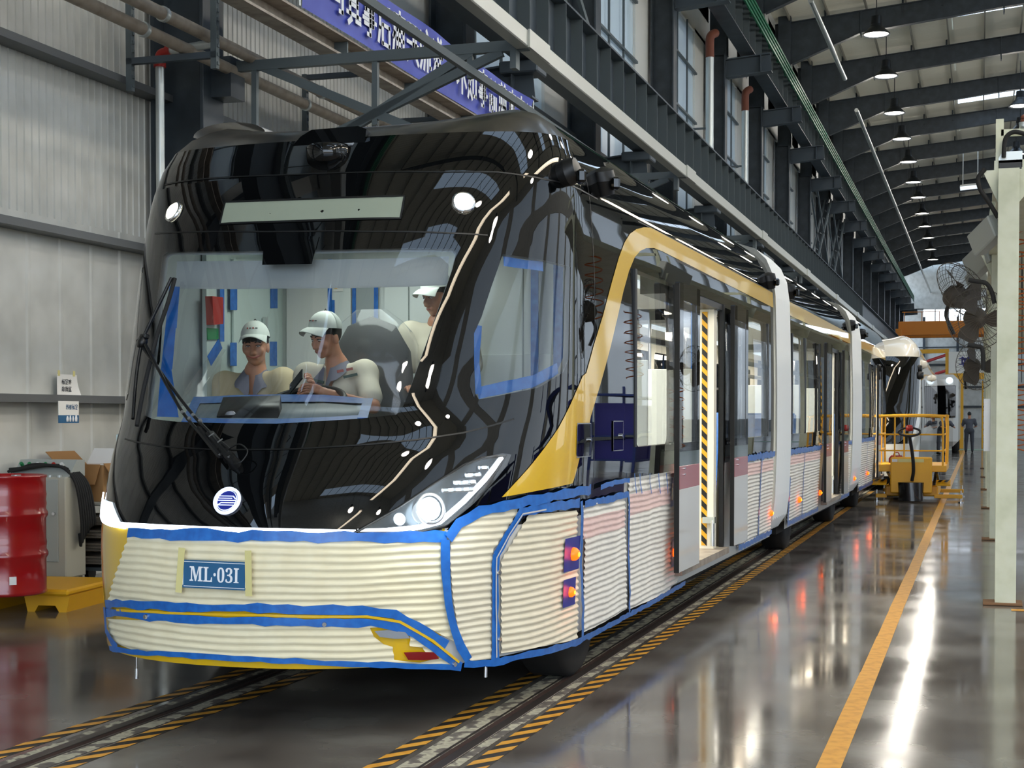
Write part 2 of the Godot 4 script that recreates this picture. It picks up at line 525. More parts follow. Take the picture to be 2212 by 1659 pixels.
func roof() -> void:
	var c := shell("ceiling")
	var st := stn()
	# corrugated sheet, the corrugation running across the hall; skylight gaps above the middle of some bays
	for k in 46:
		var z := 20.0 - k * 4.0
		var sky := k % 2 == 1
		for part in [[-8.2, 6.0], [6.0, 19.2]]:
			var spans := [[part[0], part[1]]]
			if sky: spans = [[-8.2, -1.2]] if part[0] < 0 else [[12.0, 19.2]]
			for sp in spans:
				for q in 16:
					var za := z - q * 0.25
					var y0 := roof_y(sp[0])
					var y1 := roof_y(sp[1])
					quad(st, Vector3(sp[0], y0, za), Vector3(sp[1], y1, za), Vector3(sp[1], y1 + 0.03, za - 0.19), Vector3(sp[0], y0 + 0.03, za - 0.19), Vector3.DOWN)
					quad(st, Vector3(sp[0], y0 + 0.03, za - 0.19), Vector3(sp[1], y1 + 0.03, za - 0.19), Vector3(sp[1], y1, za - 0.25), Vector3(sp[0], y0, za - 0.25), Vector3.DOWN)
			if sky and part[0] < 0:
				for q in [[-1.2, 6.0], [6.0, 12.0]]:
					var zs := z - 1.9 if k != 25 else z
					quad(st, Vector3(q[0], roof_y(q[0]), zs), Vector3(q[1], roof_y(q[1]), zs), Vector3(q[1], roof_y(q[1]), zs - 2.1), Vector3(q[0], roof_y(q[0]), zs - 2.1), Vector3.DOWN)
	put(st, "roof_sheet", M.roof_sheet, c)
	for k in 23:
		var z := 16.0 - k * 8.0 - (2.1 if k == 12 else 0.0)
		st = stn()
		for q in [[-1.2, 6.0], [6.0, 12.0]]:
			quad(st, Vector3(q[0], roof_y(q[0]), z), Vector3(q[1], roof_y(q[1]), z), Vector3(q[1], roof_y(q[1]), z - 1.9), Vector3(q[0], roof_y(q[0]), z - 1.9), Vector3.DOWN)
		put(st, "skylight_pane", M.skylight, c)
	st = stn()
	for k in 14:
		var x := -7.4 + k * 1.5
		bar(st, Vector3(x, roof_y(x) - 0.12, 16), Vector3(x, roof_y(x) - 0.12, -160), 0.06, 0.16)
	put(st, "purlin", M.purlin, c)

func column_set() -> void:
	# near column and those beyond, every 8 m; each with crane brackets
	var first: Node3D
	for k in 20:
		var z := -13.65 - k * 8.0 + 8.0
		if k == 0:
			first = thing("steel_column", "dark blue-grey steel H column standing against the panelled wall, with two crane brackets", "column", Vector3(0, 0, z), 0.0, "steel columns along the panelled wall")
			var st := stn()
			box(st, Vector3(-7.4, 6.3, 0), Vector3(0.04, 12.6, 0.42), Basis(), 0.004)
			put(st, "inner_flange", M.steel_dark, first)
			st = stn()
			box(st, Vector3(-7.95, 6.3, 0), Vector3(0.04, 12.6, 0.42))
			put(st, "outer_flange", M.steel_dark, first)
			st = stn()
			box(st, Vector3(-7.68, 6.3, 0.0), Vector3(0.54, 12.6, 0.03))
			put(st, "web", M.steel_dark, first)
			st = stn()
			box(st, Vector3(-7.6, 15.0, 0), Vector3(0.5, 5.2, 0.4))
			put(st, "upper_shaft", M.steel_dark, first)
			for b in [[6.75, 1.0], [12.35, 1.35]]:
				st = stn()
				ibeam(st, Vector3(-7.38, b[0] - 0.35, 0), Vector3(-7.38 + b[1], b[0] - 0.25, 0), 0.55, 0.34, 0.03, 0.02)
				box(st, Vector3(-7.38 + b[1] - 0.3, b[0] - 0.25, 0), Vector3(0.02, 0.5, 0.32))
				put(st, "crane_bracket", M.steel_mid, first)
		else:
			copy(first, Vector3(0, 0, z))
func rafters() -> void:
	var first: Node3D
	for k in 20:
		var z := -13.65 - k * 8.0 + 8.0
		if k == 0:
			first = thing("roof_rafter", "dark grey tapered steel rafter spanning under the corrugated roof", "rafter", Vector3(0, 0, z), 0.0, "steel rafters under the roof")
			var st := stn()
			prism(st, pts([-8.0, 15.9, -7.3, 15.7, -4.6, 16.75, 0.8, 17.35, 6.0, 17.8, 19.0, 16.4, 19.0, 16.8, 6.0, 18.55, -8.0, 17.3]), Vector3(0, 0, -0.01), Vector3.RIGHT, Vector3.UP, 0.02)
			put(st, "web", M.steel_dark, first)
			st = stn()
			for e in [[-7.3, 15.7, -4.6, 16.75], [-4.6, 16.75, 0.8, 17.35], [0.8, 17.35, 6.0, 17.8], [6.0, 17.8, 19.0, 16.4], [-8.0, 17.3, 6.0, 18.55]]:
				bar(st, Vector3(e[0], e[1], 0), Vector3(e[2], e[3], 0), 0.28, 0.03)
			put(st, "flange", M.steel_dark, first)
			for x in [-4.6, 0.8, 6.0]:
				st = stn()
				box(st, Vector3(x, roof_y(x) - 0.75, 0), Vector3(0.05, 1.0, 0.28))
				put(st, "stiffener", M.steel_dark, first)
			for x in [-6.0, -3.0, -1.5, 2.4, 4.0]:
				st = stn()
				box(st, Vector3(x, roof_y(x) - 0.25, 0), Vector3(0.08, 0.6, 0.1))
				put(st, "purlin_cleat", M.steel_dark, first)
		else:
			copy(first, Vector3(0, 0, z))

func crane_runways() -> void:
	var t := thing("crane_runway_girder", "dark steel crane runway girder with web stiffeners on the column brackets below the windows", "girder")
	var st := stn()
	ibeam(st, Vector3(-6.45, 7.42, 8), Vector3(-6.45, 7.42, -160), 1.22, 0.42, 0.035, 0.02)
	put(st, "girder", M.steel_mid, t)
	st = stn()
	box(st, Vector3(0, 0, 0), Vector3(0.19, 1.14, 0.016))
	st.generate_normals()
	var stiff := st.commit()
	stiff.surface_set_material(0, M.steel_grey)
	for k in 75: putm(stiff, "stiffener", t, Transform3D(Basis(), Vector3(-6.34, 7.42, -12.0 - k * 1.0)))
	st = stn()
	box(st, Vector3(-6.45, 8.09, -75), Vector3(0.09, 0.1, 164), Basis(), 0.01)
	put(st, "crane_rail", M.steel_grey, t)
	st = stn()
	for k in 20:
		var z := -13.65 - k * 8.0 + 8.0
		box(st, Vector3(-6.55, 6.68, z), Vector3(0.6, 0.18, 0.5), Basis(), 0.02)
	put(st, "seat_plate", M.steel_mid, t)
	t = thing("crane_runway_girder", "dark steel upper crane runway girder with green conductor bars along its face", "girder")
	st = stn()
	ibeam(st, Vector3(-6.75, 13.05, 8), Vector3(-6.75, 13.05, -160), 1.3, 0.45, 0.035, 0.02)
	put(st, "girder", M.steel_dark, t)
	for k in 60: putm(stiff, "stiffener", t, Transform3D(Basis(), Vector3(-6.64, 13.05, -30.0 - k * 1.33)))
	for y in [13.62, 13.47, 13.32, 13.17]:
		st = stn()
		box(st, Vector3(-6.36, y, -75), Vector3(0.05, 0.07, 164))
		put(st, "conductor_bar", M.green_busbar, t)
	st = stn()
	for k in 70: box(st, Vector3(-6.4, 13.4, -20.0 - k * 2.0), Vector3(0.07, 0.62, 0.05))
	put(st, "conductor_clip", M.green_dark, t)
	# light rail carried by bracket trusses from the columns
	t = thing("light_rail_beam", "pale galvanised box rail hung from the bracket trusses above the tram", "beam")
	st = stn()
	box(st, Vector3(-4.15, 5.06, -70), Vector3(0.14, 0.16, 150), Basis(), 0.01)
	put(st, "box_rail", M.steel_rail, t)
	st = stn()
	for k in 14: box(st, Vector3(-4.07, 5.06, -14.0 - k * 8.0), Vector3(0.02, 0.17, 0.7))
	put(st, "splice_plate", M.steel_rail, t)
	st = stn()
	box(st, Vector3(-4.55, 4.72, -70), Vector3(0.05, 0.07, 150))
	put(st, "lower_angle", M.steel_grey, t)
	var first: Node3D
	for k in 9:
		var z := -13.75 - k * 8.0
		if k == 0:
			first = thing("bracket_truss", "grey angle steel bracket truss reaching out from a column to the pale rail", "truss", Vector3(0, 0, z), 0.0, "bracket trusses on the wall columns")
			var zz := -13.75
			var q := func(px, py): return wz(px, py, zz) - Vector3(0, 0, zz)
			st = stn()
			bar(st, Vector3(-7.4, 5.02, 0), Vector3(-4.1, 5.02, 0), 0.07, 0.1)
			put(st, "top_chord", M.steel_grey, first)
			for e in [[560, 142, 990, 318], [1085, 112, 690, 306], [1020, 112, 720, 304]]:
				st = stn()
				bar(st, q.call(e[0], e[1]), q.call(e[2], e[3]), 0.06, 0.085)
				put(st, "diagonal", M.steel_grey, first)
			for e in [[551, 140, 551, 300], [811, 120, 811, 270], [1016, 105, 1016, 170]]:
				st = stn()
				bar(st, q.call(e[0], e[1]), q.call(e[2], e[3]), 0.055, 0.055)
				put(st, "post", M.steel_grey, first)
			st = stn()
			bar(st, q.call(1112, 92), q.call(1112, 150), 0.12, 0.06)
			put(st, "hanger", M.steel_grey, first)
			st = stn()
			box(st, Vector3(-7.28, 4.9, 0), Vector3(0.24, 0.4, 0.3))
			put(st, "gusset", M.steel_dark, first)
		else:
			copy(first, Vector3(0, 0, z))

func wall_services() -> void:
	# long channel under the banner, and the banner
	var t := thing("channel_beam", "beige steel channel running along the wall under the blue banner", "beam")
	var st := stn()
	box(st, Vector3(-6.35, 5.4, -40), Vector3(0.2, 0.025, 90))
	box(st, Vector3(-6.35, 5.2, -40), Vector3(0.2, 0.025, 90))
	box(st, Vector3(-6.44, 5.3, -40), Vector3(0.02, 0.18, 90))
	put(st, "channel", M.pipe_paint, t)
	for k in 10:
		st = stn()
		box(st, Vector3(-6.36, 5.3, -14.5 - k * 2.0), Vector3(0.15, 0.17, 0.03))
		put(st, "stiffener", M.steel_grey, t)
	t = thing("banner", "blue fabric banner with one line of white characters hung along the wall", "banner")
	st = stn()
	var z0 := -13.3
	var z1 := -21.1
	var nz := 60
	var ny := 8
	st.set_smooth_group(1)
	for i in nz:
		for j in ny:
			var g := func(a, b):
				var fy := float(b) / ny
				return Vector3(-6.24 + 0.016 * sin(a * 0.35 + fy * 5.0) * fy + 0.01 * sin(fy * 21.0 + a * 0.2) + 0.015 * sin(a * 0.1), 5.43 + 0.67 * fy - 0.02 * sin(PI * a / nz), lerpf(z0, z1, float(a) / nz))
			quad(st, g.call(i, j), g.call(i + 1, j), g.call(i + 1, j + 1), g.call(i, j + 1), Vector3.RIGHT)
	put(st, "cloth", M.banner_blue, t)
	var s := "与其事后痛哭流涕 不如事前遵章守纪"
	for i in s.length():
		if s[i] == " ": continue
		st = stn()
		glyph(st, s[i], Vector3(-6.2, 5.545, -13.87 - i * 0.424), Vector3(0, 0, -1), Vector3.UP, 0.35, 0.455, 0.054)
		put(st, "character", M.banner_white, t)
	st = stn()
	for z in [z0 + 0.05, z1 - 0.05]:
		cyl(st, Vector3(-6.24, 5.43, z), Vector3(-6.24, 6.1, z), 0.012)
	put(st, "end_rod", M.galv, t)
	# pipes along the wall
	for r in [[-7.2, 4.98, 0.058, "brown-grey service pipe along the wall, lower one of the pair"], [-7.0, 5.1, 0.058, "brown-grey service pipe along the wall, upper one of the pair"]]:
		t = thing("wall_pipe", r[3], "pipe")
		st = stn()
		cyl(st, Vector3(r[0], r[1], 6), Vector3(r[0], r[1], -60), r[2], -1.0, 16)
		put(st, "pipe", M.pipe_paint, t)
		for k in 6:
			st = stn()
			cyl(st, Vector3(r[0], r[1], -12.0 - k * 3.4), Vector3(r[0], r[1], -12.05 - k * 3.4), r[2] + 0.012, -1.0, 16)
			put(st, "clamp", M.galv, t)
	# perforated strut frames that carry the pipes
	var first: Node3D
	for z in [-12.7, -16.6, -19.4, -23.9]:
		if first == null:
			first = thing("pipe_hanger", "grey perforated strut frame holding the wall pipes", "pipe hanger", Vector3(0, 0, z), 0.0, "strut frames along the wall pipes")
			for e in [[-6.85, 4.75, 5.6], [-7.75, 4.6, 5.6]]:
				st = stn()
				box(st, Vector3(e[0], (e[1] + e[2]) / 2.0, 0), Vector3(0.06, e[2] - e[1], 0.06))
				for j in 12: box(st, Vector3(e[0] + 0.035, e[1] + 0.05 + j * 0.082, 0.0), Vector3(0.012, 0.03, 0.03))
				put(st, "strut_post", M.steel_grey, first)
			for y in [4.88, 5.56]:
				st = stn()
				box(st, Vector3(-7.3, y, 0), Vector3(0.95, 0.06, 0.06))
				put(st, "strut_arm", M.steel_mid, first)
		else:
			copy(first, Vector3(0, 0, z))
	# sprinkler riser with red elbow at the near column
	t = thing("riser_pipe", "galvanised riser pipe with a red elbow in front of the steel column", "pipe")
	st = stn()
	var top := wz(345, 118, -12.9)
	cyl(st, Vector3(top.x, 0.0, -12.9), Vector3(top.x, top.y - 0.08, -12.9), 0.042, -1.0, 14)
	put(st, "riser", M.galv, t)
	st = stn()
	cyl(st, Vector3(top.x + 0.06, top.y + 0.02, -12.9), wz(470, 92, -12.9), 0.042, -1.0, 14)
	put(st, "branch", M.galv, t)
	st = stn()
	tube(st, smooth_path([Vector3(top.x, top.y - 0.1, -12.9), Vector3(top.x, top.y - 0.02, -12.9), Vector3(top.x + 0.03, top.y + 0.012, -12.9), Vector3(top.x + 0.1, top.y + 0.022, -12.9)], 5), 0.046, 14)
	cyl(st, Vector3(top.x, top.y - 0.12, -12.9), Vector3(top.x, top.y - 0.08, -12.9), 0.06, -1.0, 14)
	cyl(st, Vector3(top.x + 0.08, top.y + 0.02, -12.9), Vector3(top.x + 0.12, top.y + 0.025, -12.9), 0.06, -1.0, 14)
	put(st, "red_elbow", M.red_paint, t)
	# rainwater pipes between the clerestory windows
	for e in [[-41.7, 12.2], [-48.3, 12.0]]:
		t = thing("rainwater_pipe", "bright galvanised downpipe with a rusty elbow beside the tall windows", "pipe", Vector3.ZERO, 0.0, "downpipes beside the tall windows")
		st = stn()
		cyl(st, Vector3(-7.2, 6.0, e[0]), Vector3(-7.2, e[1] - 0.7, e[0]), 0.11, -1.0, 14)
		put(st, "downpipe", M.galv, t)
		st = stn()
		tube(st, smooth_path([Vector3(-7.2, e[1] - 0.75, e[0]), Vector3(-7.2, e[1] - 0.25, e[0]), Vector3(-7.15, e[1] - 0.1, e[0] - 0.1), Vector3(-7.1, e[1] - 0.02, e[0] - 0.3)], 5), 0.12, 14)
		put(st, "elbow", M.rust_pipe, t)
		for y in [7.0, 9.5]:
			st = stn()
			box(st, Vector3(-7.65, y, e[0]), Vector3(0.75, 0.05, 0.06))
			put(st, "wall_clamp", M.steel_grey, t)
	# cross bracing with rungs between columns
	for z in [-21.65, -69.65, -77.65]:
		t = thing("cross_bracing", "grey lattice cross bracing with rungs between two wall columns", "bracing", Vector3(0, 0, z), 0.0, "lattice bracing between wall columns")
		for e in [[8.2, 12.4, 1.0], [12.4, 8.2, -1.0]]:
			for o in [-7.5, -7.2]:
				st = stn()
				bar(st, Vector3(o, e[0], -0.25), Vector3(o, e[1], -7.75), 0.07, 0.12)
				put(st, "chord", M.steel_grey, t)
		for k in 9:
			st = stn()
			var f := (k + 0.5) / 9.0
			box(st, Vector3(-7.35, lerpf(8.2, 12.4, f), lerpf(-0.2, -7.8, f)), Vector3(0.05, 0.05, 0.55))
			put(st, "rung", M.steel_grey, t)
	# rod hanging from the roof
	for e in [[1751, 0, 1825, 170, -62.0], [1850, 238, 2012, 635, -75.0]]:
		t = thing("roof_conduit", "straight grey conduit running along under the roof", "conduit", Vector3.ZERO, 0.0, "conduits under the roof")
		st = stn()
		var a := wy(e[0], e[1], 14.6)
		var b := wy(e[2], e[3], 14.6)
		cyl(st, a, b, 0.09, -1.0, 8)
		put(st, "conduit", M.galv, t)

func pendant_lamps() -> void:
	var first: Node3D
	for e in [[1893, 70], [1914, 161], [1932, 241], [1948, 297], [1962, 347], [1973, 391], [1984, 424], [1992, 459], [1998, 487], [2005, 512], [2010, 537], [2015, 559], [2204, 225], [2204, 280], [2195, 330], [5, 0], [5, 1], [5, 2], [5, 3], [5, 4], [5, 5], [5, 6], [12, 0], [12, 1], [12, 2], [12, 3], [12, 4], [12, 5], [12, 6]]:
		var at := wy(e[0], e[1], 15.9) if e[0] > 100 else Vector3(e[0], 12.5, 6.35 - e[1] * 8.0)  # the rows to the right are unseen lamps added to brighten walls and roof
		if first == null:
			first = thing("high_bay_lamp", "dark bell-shaped high bay lamp hanging from the roof", "lamp", at, 0.0, "high bay lamps under the roof")
			var st := stn()
			lathe(st, Vector3.ZERO, [Vector2(0.0, 0.62), Vector2(0.18, 0.6), Vector2(0.2, 0.3), Vector2(0.24, 0.2), Vector2(0.5, -0.05), Vector2(0.52, -0.1), Vector2(0.46, -0.06), Vector2(0.2, 0.18)], 20, Basis(), false)
			put(st, "shade", M.lamp_body, first)
			st = stn()
			lathe(st, Vector3.ZERO, [Vector2(0.0, -0.09), Vector2(0.45, -0.07)], 20)
			put(st, "diffuser", M.lamp_white, first)
			st = stn()
			cyl(st, Vector3(0, 0.6, 0), Vector3(0, 2.0, 0), 0.02, -1.0, 6)
			put(st, "cord", M.lamp_body, first)
			var l := OmniLight3D.new()
			l.name = "lamp_glow"
			l.light_energy = 5.0
			l.light_size = 0.4
			l.omni_range = 40.0
			l.omni_attenuation = 2.0
			l.shadow_enabled = true
			l.light_color = Color(1, 0.97, 0.92)
			l.position = Vector3(0, -0.3, 0)
			first.add_child(l)
		else:
			var c := copy(first, at)
			if e[0] < 100: c.get_node("cord").scale.y = 2.4
			if e[0] < 100: (c.get_node("lamp_glow") as OmniLight3D).light_energy = 16.0
# rows of fluorescent battens above the aisle and beyond it
func batten_rows() -> void:
	var first: Node3D
	for row in [[1.9, 6.3]]:
		for k in 11:
			var at := Vector3(row[0], row[1], 8.0 - k * 6.0)
			if first == null:
				first = thing("batten_lamp", "white fluorescent batten hanging above the aisle behind the pale posts", "lamp", at, 0.0, "fluorescent battens above the aisle")
				var st := stn()
				box(st, Vector3(0, 0.06, 0), Vector3(0.22, 0.08, 5.2), Basis(), 0.02)
				put(st, "housing", M.white_paint, first)
				for x in [-0.06, 0.06]:
					st = stn()
					cyl(st, Vector3(x, 0, -2.5), Vector3(x, 0, 2.5), 0.02, -1.0, 10)
					put(st, "tube", M.lamp_tube, first)
				st = stn()
				for z in [-2.0, 2.0]: cyl(st, Vector3(0, 0.1, z), Vector3(0, 9.5, z), 0.006, -1.0, 6)
				put(st, "suspension", M.steel_grey, first)
				var l := AreaLight3D.new()
				l.name = "batten_glow"
				l.area_size = Vector2(0.3, 5.0)
				l.light_energy = LAMP_E
				l.light_color = Color(1.0, 0.93, 0.82)
				l.shadow_enabled = true
				l.area_range = 80.0
				l.rotation = Vector3(-PI / 2, 0, 0)
				l.position = Vector3(0, -0.05, 0)
				first.add_child(l)
			else:
				copy(first, at)

# ---------------------------------------------------------------- the tram's skin: rows of y, half width, nose z, exponent, dip
const ROWS := [[0.20, 1.225, -0.03, 2.35, 0.0], [0.30, 1.235, 0.0, 2.35, 0.0], [0.55, 1.245, 0.03, 2.35, 0.0], [0.75, 1.255, 0.045, 2.35, 0.0], [0.95, 1.265, 0.02, 2.35, 0.0], [1.10, 1.27, -0.04, 2.35, 0.0], [1.30, 1.275, -0.17, 2.4, 0.0], [1.50, 1.275, -0.32, 2.4, 0.0], [1.80, 1.275, -0.45, 2.45, 0.0], [2.10, 1.27, -0.57, 2.5, 0.0], [2.40, 1.265, -0.70, 2.55, 0.0], [2.60, 1.26, -0.80, 2.6, 0.0], [2.76, 1.25, -0.90, 2.6, 0.0], [2.90, 1.225, -1.00, 2.6, 0.02], [3.02, 1.17, -1.10, 2.6, 0.04], [3.11, 1.09, -1.22, 2.6, 0.06], [3.17, 1.00, -1.34, 2.5, 0.09], [3.20, 0.90, -1.45, 2.5, 0.10], [3.19, 0.78, -1.58, 2.4, 0.09], [3.15, 0.66, -1.70, 2.4, 0.05], [3.13, 0.4, -1.85, 2.2, 0.02], [3.12, 0.02, -2.0, 2.0, 0.0]]
func row(y: float) -> Array:
	var k := 0
	while k < 12 and ROWS[k + 1][0] < y: k += 1
	k = mini(k, 11)
	var a: Array = ROWS[k]
	var b: Array = ROWS[k + 1]
	var f: float = (y - a[0]) / (b[0] - a[0])
	# smooth (Catmull-Rom) in the nose profile and the width
	var p: Array = ROWS[maxi(k - 1, 0)]
	var q: Array = ROWS[mini(k + 2, 13)]
	return [cubic_interpolate_in_time(a[1], b[1], p[1], q[1], f, b[0] - a[0], p[0] - a[0], q[0] - a[0]), cubic_interpolate_in_time(a[2], b[2], p[2], q[2], f, b[0] - a[0], p[0] - a[0], q[0] - a[0]), lerpf(a[3], b[3], f)]
func S0(s: float, y: float) -> Vector3:
	var r := row(y)
	var g := 1.0 if s >= 0.0 else -1.0
	var a := absf(s)
	if a >= 1.0: return Vector3(g * r[0], y, ZE - (a - 1.0))
	var t := a * PI / 2.0
	return Vector3(g * r[0] * pow(sin(t), 2.0 / r[2]), y, ZE + (r[1] - ZE) * pow(maxf(cos(t), 0.0), 2.0 / r[2]))
func SN(s: float, y: float) -> Vector3:
	var e := 0.004
	var n := (S0(s + e, y) - S0(s - e, y)).cross(S0(s, y + e) - S0(s, y - e)).normalized()
	return n
func S(s: float, y: float, off := 0.0) -> Vector3:
	return S0(s, y) + SN(s, y) * off
func inside(p: Vector3) -> bool:
	if p.y < 0.2 or p.y > 2.9: return false
	var r := row(p.y)
	if absf(p.x) > r[0]: return false
	if p.z <= ZE: return true
	var q: float = pow(absf(p.x) / r[0], r[2])
	return p.z <= ZE + (r[1] - ZE) * pow(1.0 - q, 1.0 / r[2])
# the point of the skin seen at a pixel, as (s, y)
func fs(px: float, py: float) -> Vector2:
	var o := TI * EYE
	var r := TI.basis * ray(px, py)
	r /= -r.z
	var t := 5.9
	while t < 40.0 and not inside(o + r * t): t += 0.03
	if t >= 40.0: return fs(px + (3.0 if px < 700.0 else -3.0), py - (1.0 if py > 1380.0 else 0.0))
	var a := t - 0.03
	for i in 12:
		var m := (a + t) / 2.0
		if inside(o + r * m): t = m
		else: a = m
	var p := o + r * t
	var w := row(p.y)
	var g := 1.0 if p.x >= 0.0 else -1.0
	if p.z <= ZE + 0.002: return Vector2(g * (1.0 + ZE - p.z), p.y)
	var q := pow(clampf(absf(p.x) / w[0], 0.0, 1.0), w[2] / 2.0)
	var c := pow(clampf((p.z - ZE) / (w[1] - ZE), 0.0, 1.0), w[2] / 2.0)
	return Vector2(g * atan2(q, c) / (PI / 2.0), p.y)
func fpoly(a: Array) -> PackedVector2Array:
	var p := PackedVector2Array()
	for k in range(0, a.size(), 2): p.append(fs(a[k], a[k + 1]))
	return p
func rect(a: float, b: float, c: float, d: float) -> PackedVector2Array:
	return PackedVector2Array([Vector2(a, c), Vector2(b, c), Vector2(b, d), Vector2(a, d)])
# rounded rectangle in (s, y)
func rrect(a: float, b: float, c: float, d: float, r: float) -> PackedVector2Array:
	var p := PackedVector2Array()
	for k in 4:
		var cx := (b - r) if k == 0 or k == 3 else (a + r)
		var cy := (d - r) if k < 2 else (c + r)
		for j in 5:
			var t := (k + j / 4.0) * PI / 2.0
			p.append(Vector2(cx + r * cos(t), cy + r * sin(t)))
	return p
# lay a polygon of (s, y) onto the skin
func patch(st: SurfaceTool, poly: PackedVector2Array, off: float, ds: float, dy: float, holes := [], fn = null) -> void:
	var lo := poly[0]
	var hi := poly[0]
	for p in poly:
		lo = lo.min(p)
		hi = hi.max(p)
	var f := func(p: Vector2) -> Vector3:
		return S(p.x, p.y, off + (fn.call(p.x, p.y) if fn != null else 0.0))
	var memo := {}
	var vert := func(p: Vector2) -> void:
		var key := p.snapped(Vector2(0.0005, 0.0005))
		if not memo.has(key):
			var e := 0.003
			var P: Vector3 = f.call(p)
			var n := SN(p.x, p.y)
			if fn != null: n = ((f.call(p + Vector2(e, 0)) as Vector3) - P).cross((f.call(p + Vector2(0, e)) as Vector3) - P).normalized()
			memo[key] = [P, n]
		st.set_normal(memo[key][1])
		st.set_uv(Vector2(p.x, p.y))
		st.add_vertex(memo[key][0])
	for i in range(floori(lo.x / ds), ceili(hi.x / ds)):
		for j in range(floori(lo.y / dy), ceili(hi.y / dy)):
			var pieces := Geometry2D.intersect_polygons(poly, rect(i * ds, (i + 1) * ds, j * dy, (j + 1) * dy))
			for h in holes:
				var nx: Array[PackedVector2Array] = []
				for p in pieces:
					for q in Geometry2D.clip_polygons(p, h):
						if not Geometry2D.is_polygon_clockwise(q): nx.append(q)
				pieces = nx
			for p in pieces:
				var id := Geometry2D.triangulate_polygon(p)
				for k in range(0, id.size(), 3):
					var a := p[id[k]]
					var b := p[id[k + 1]]
					var c := p[id[k + 2]]
					if (b - a).cross(c - a) > 0.0:
						var t := b; b = c; c = t
					vert.call(a); vert.call(b); vert.call(c)
func skin(n: String, m: Material, poly: PackedVector2Array, off: float, parent: Node = tram, ds := 0.05, dy := 0.12, holes := [], fn = null) -> MeshInstance3D:
	var st := stn()
	patch(st, poly, off, ds, dy, holes, fn)
	return put(st, n, m, parent, false)
# ribbon along points (s, y) on the skin
func ribbon(n: String, m: Material, p: Array, w: float, off := 0.02, parent: Node = tram, wob := 0.12, thick := 0.0) -> MeshInstance3D:
	var pp := []
	for i in p.size() - 1:
		var d := (S0(p[i + 1].x, p[i + 1].y) - S0(p[i].x, p[i].y)).length()
		var c := maxi(1, int(d / 0.06))
		for k in c: pp.append((p[i] as Vector2).lerp(p[i + 1], float(k) / c))
	pp.append(p[p.size() - 1])
	var st := stn()
	st.set_smooth_group(1)
	var L := []
	var R := []
	var N := []
	for i in pp.size():
		var a := S0(pp[maxi(i - 1, 0)].x, pp[maxi(i - 1, 0)].y)
		var b := S0(pp[mini(i + 1, pp.size() - 1)].x, pp[mini(i + 1, pp.size() - 1)].y)
		var nn := SN(pp[i].x, pp[i].y)
		var sd := nn.cross(b - a).normalized()
		var c := S0(pp[i].x, pp[i].y) + nn * (off + wob * 0.02 * noise.get_noise_2d(i * 0.9, p[0].y * 40.0))
		L.append(c + sd * w * 0.5 * (1.0 + wob * noise.get_noise_2d(i * 0.7, p[0].x * 31.0) * 2.0))
		R.append(c - sd * w * 0.5 * (1.0 + wob * noise.get_noise_2d(i * 0.7 + 50.0, p[0].x * 31.0) * 2.0))
		N.append(nn)
	for i in pp.size() - 1:
		quad(st, L[i], L[i + 1], R[i + 1], R[i], N[i])
		if thick > 0.0:
			quad(st, L[i], L[i + 1], L[i + 1] - N[i + 1] * thick, L[i] - N[i] * thick, L[i] - R[i])
			quad(st, R[i], R[i + 1], R[i + 1] - N[i + 1] * thick, R[i] - N[i] * thick, R[i] - L[i])
	return put(st, n, m, parent)
func tape(a: Array, w: float, off := 0.021) -> void:
	var p := []
	for k in range(0, a.size(), 2): p.append(fs(a[k], a[k + 1]))
	ribbon("blue_tape", M.tape_blue, p, w, off, tram, 0.35)
# local frame on the skin at a pixel: x right, y up, z out
func frame(px: float, py: float, off := 0.0) -> Transform3D:
	var q := fs(px, py)
	var n := SN(q.x, q.y)
	var x := Vector3.UP.cross(n).normalized()
	return Transform3D(Basis(x, n.cross(x), n), S0(q.x, q.y) + n * off)

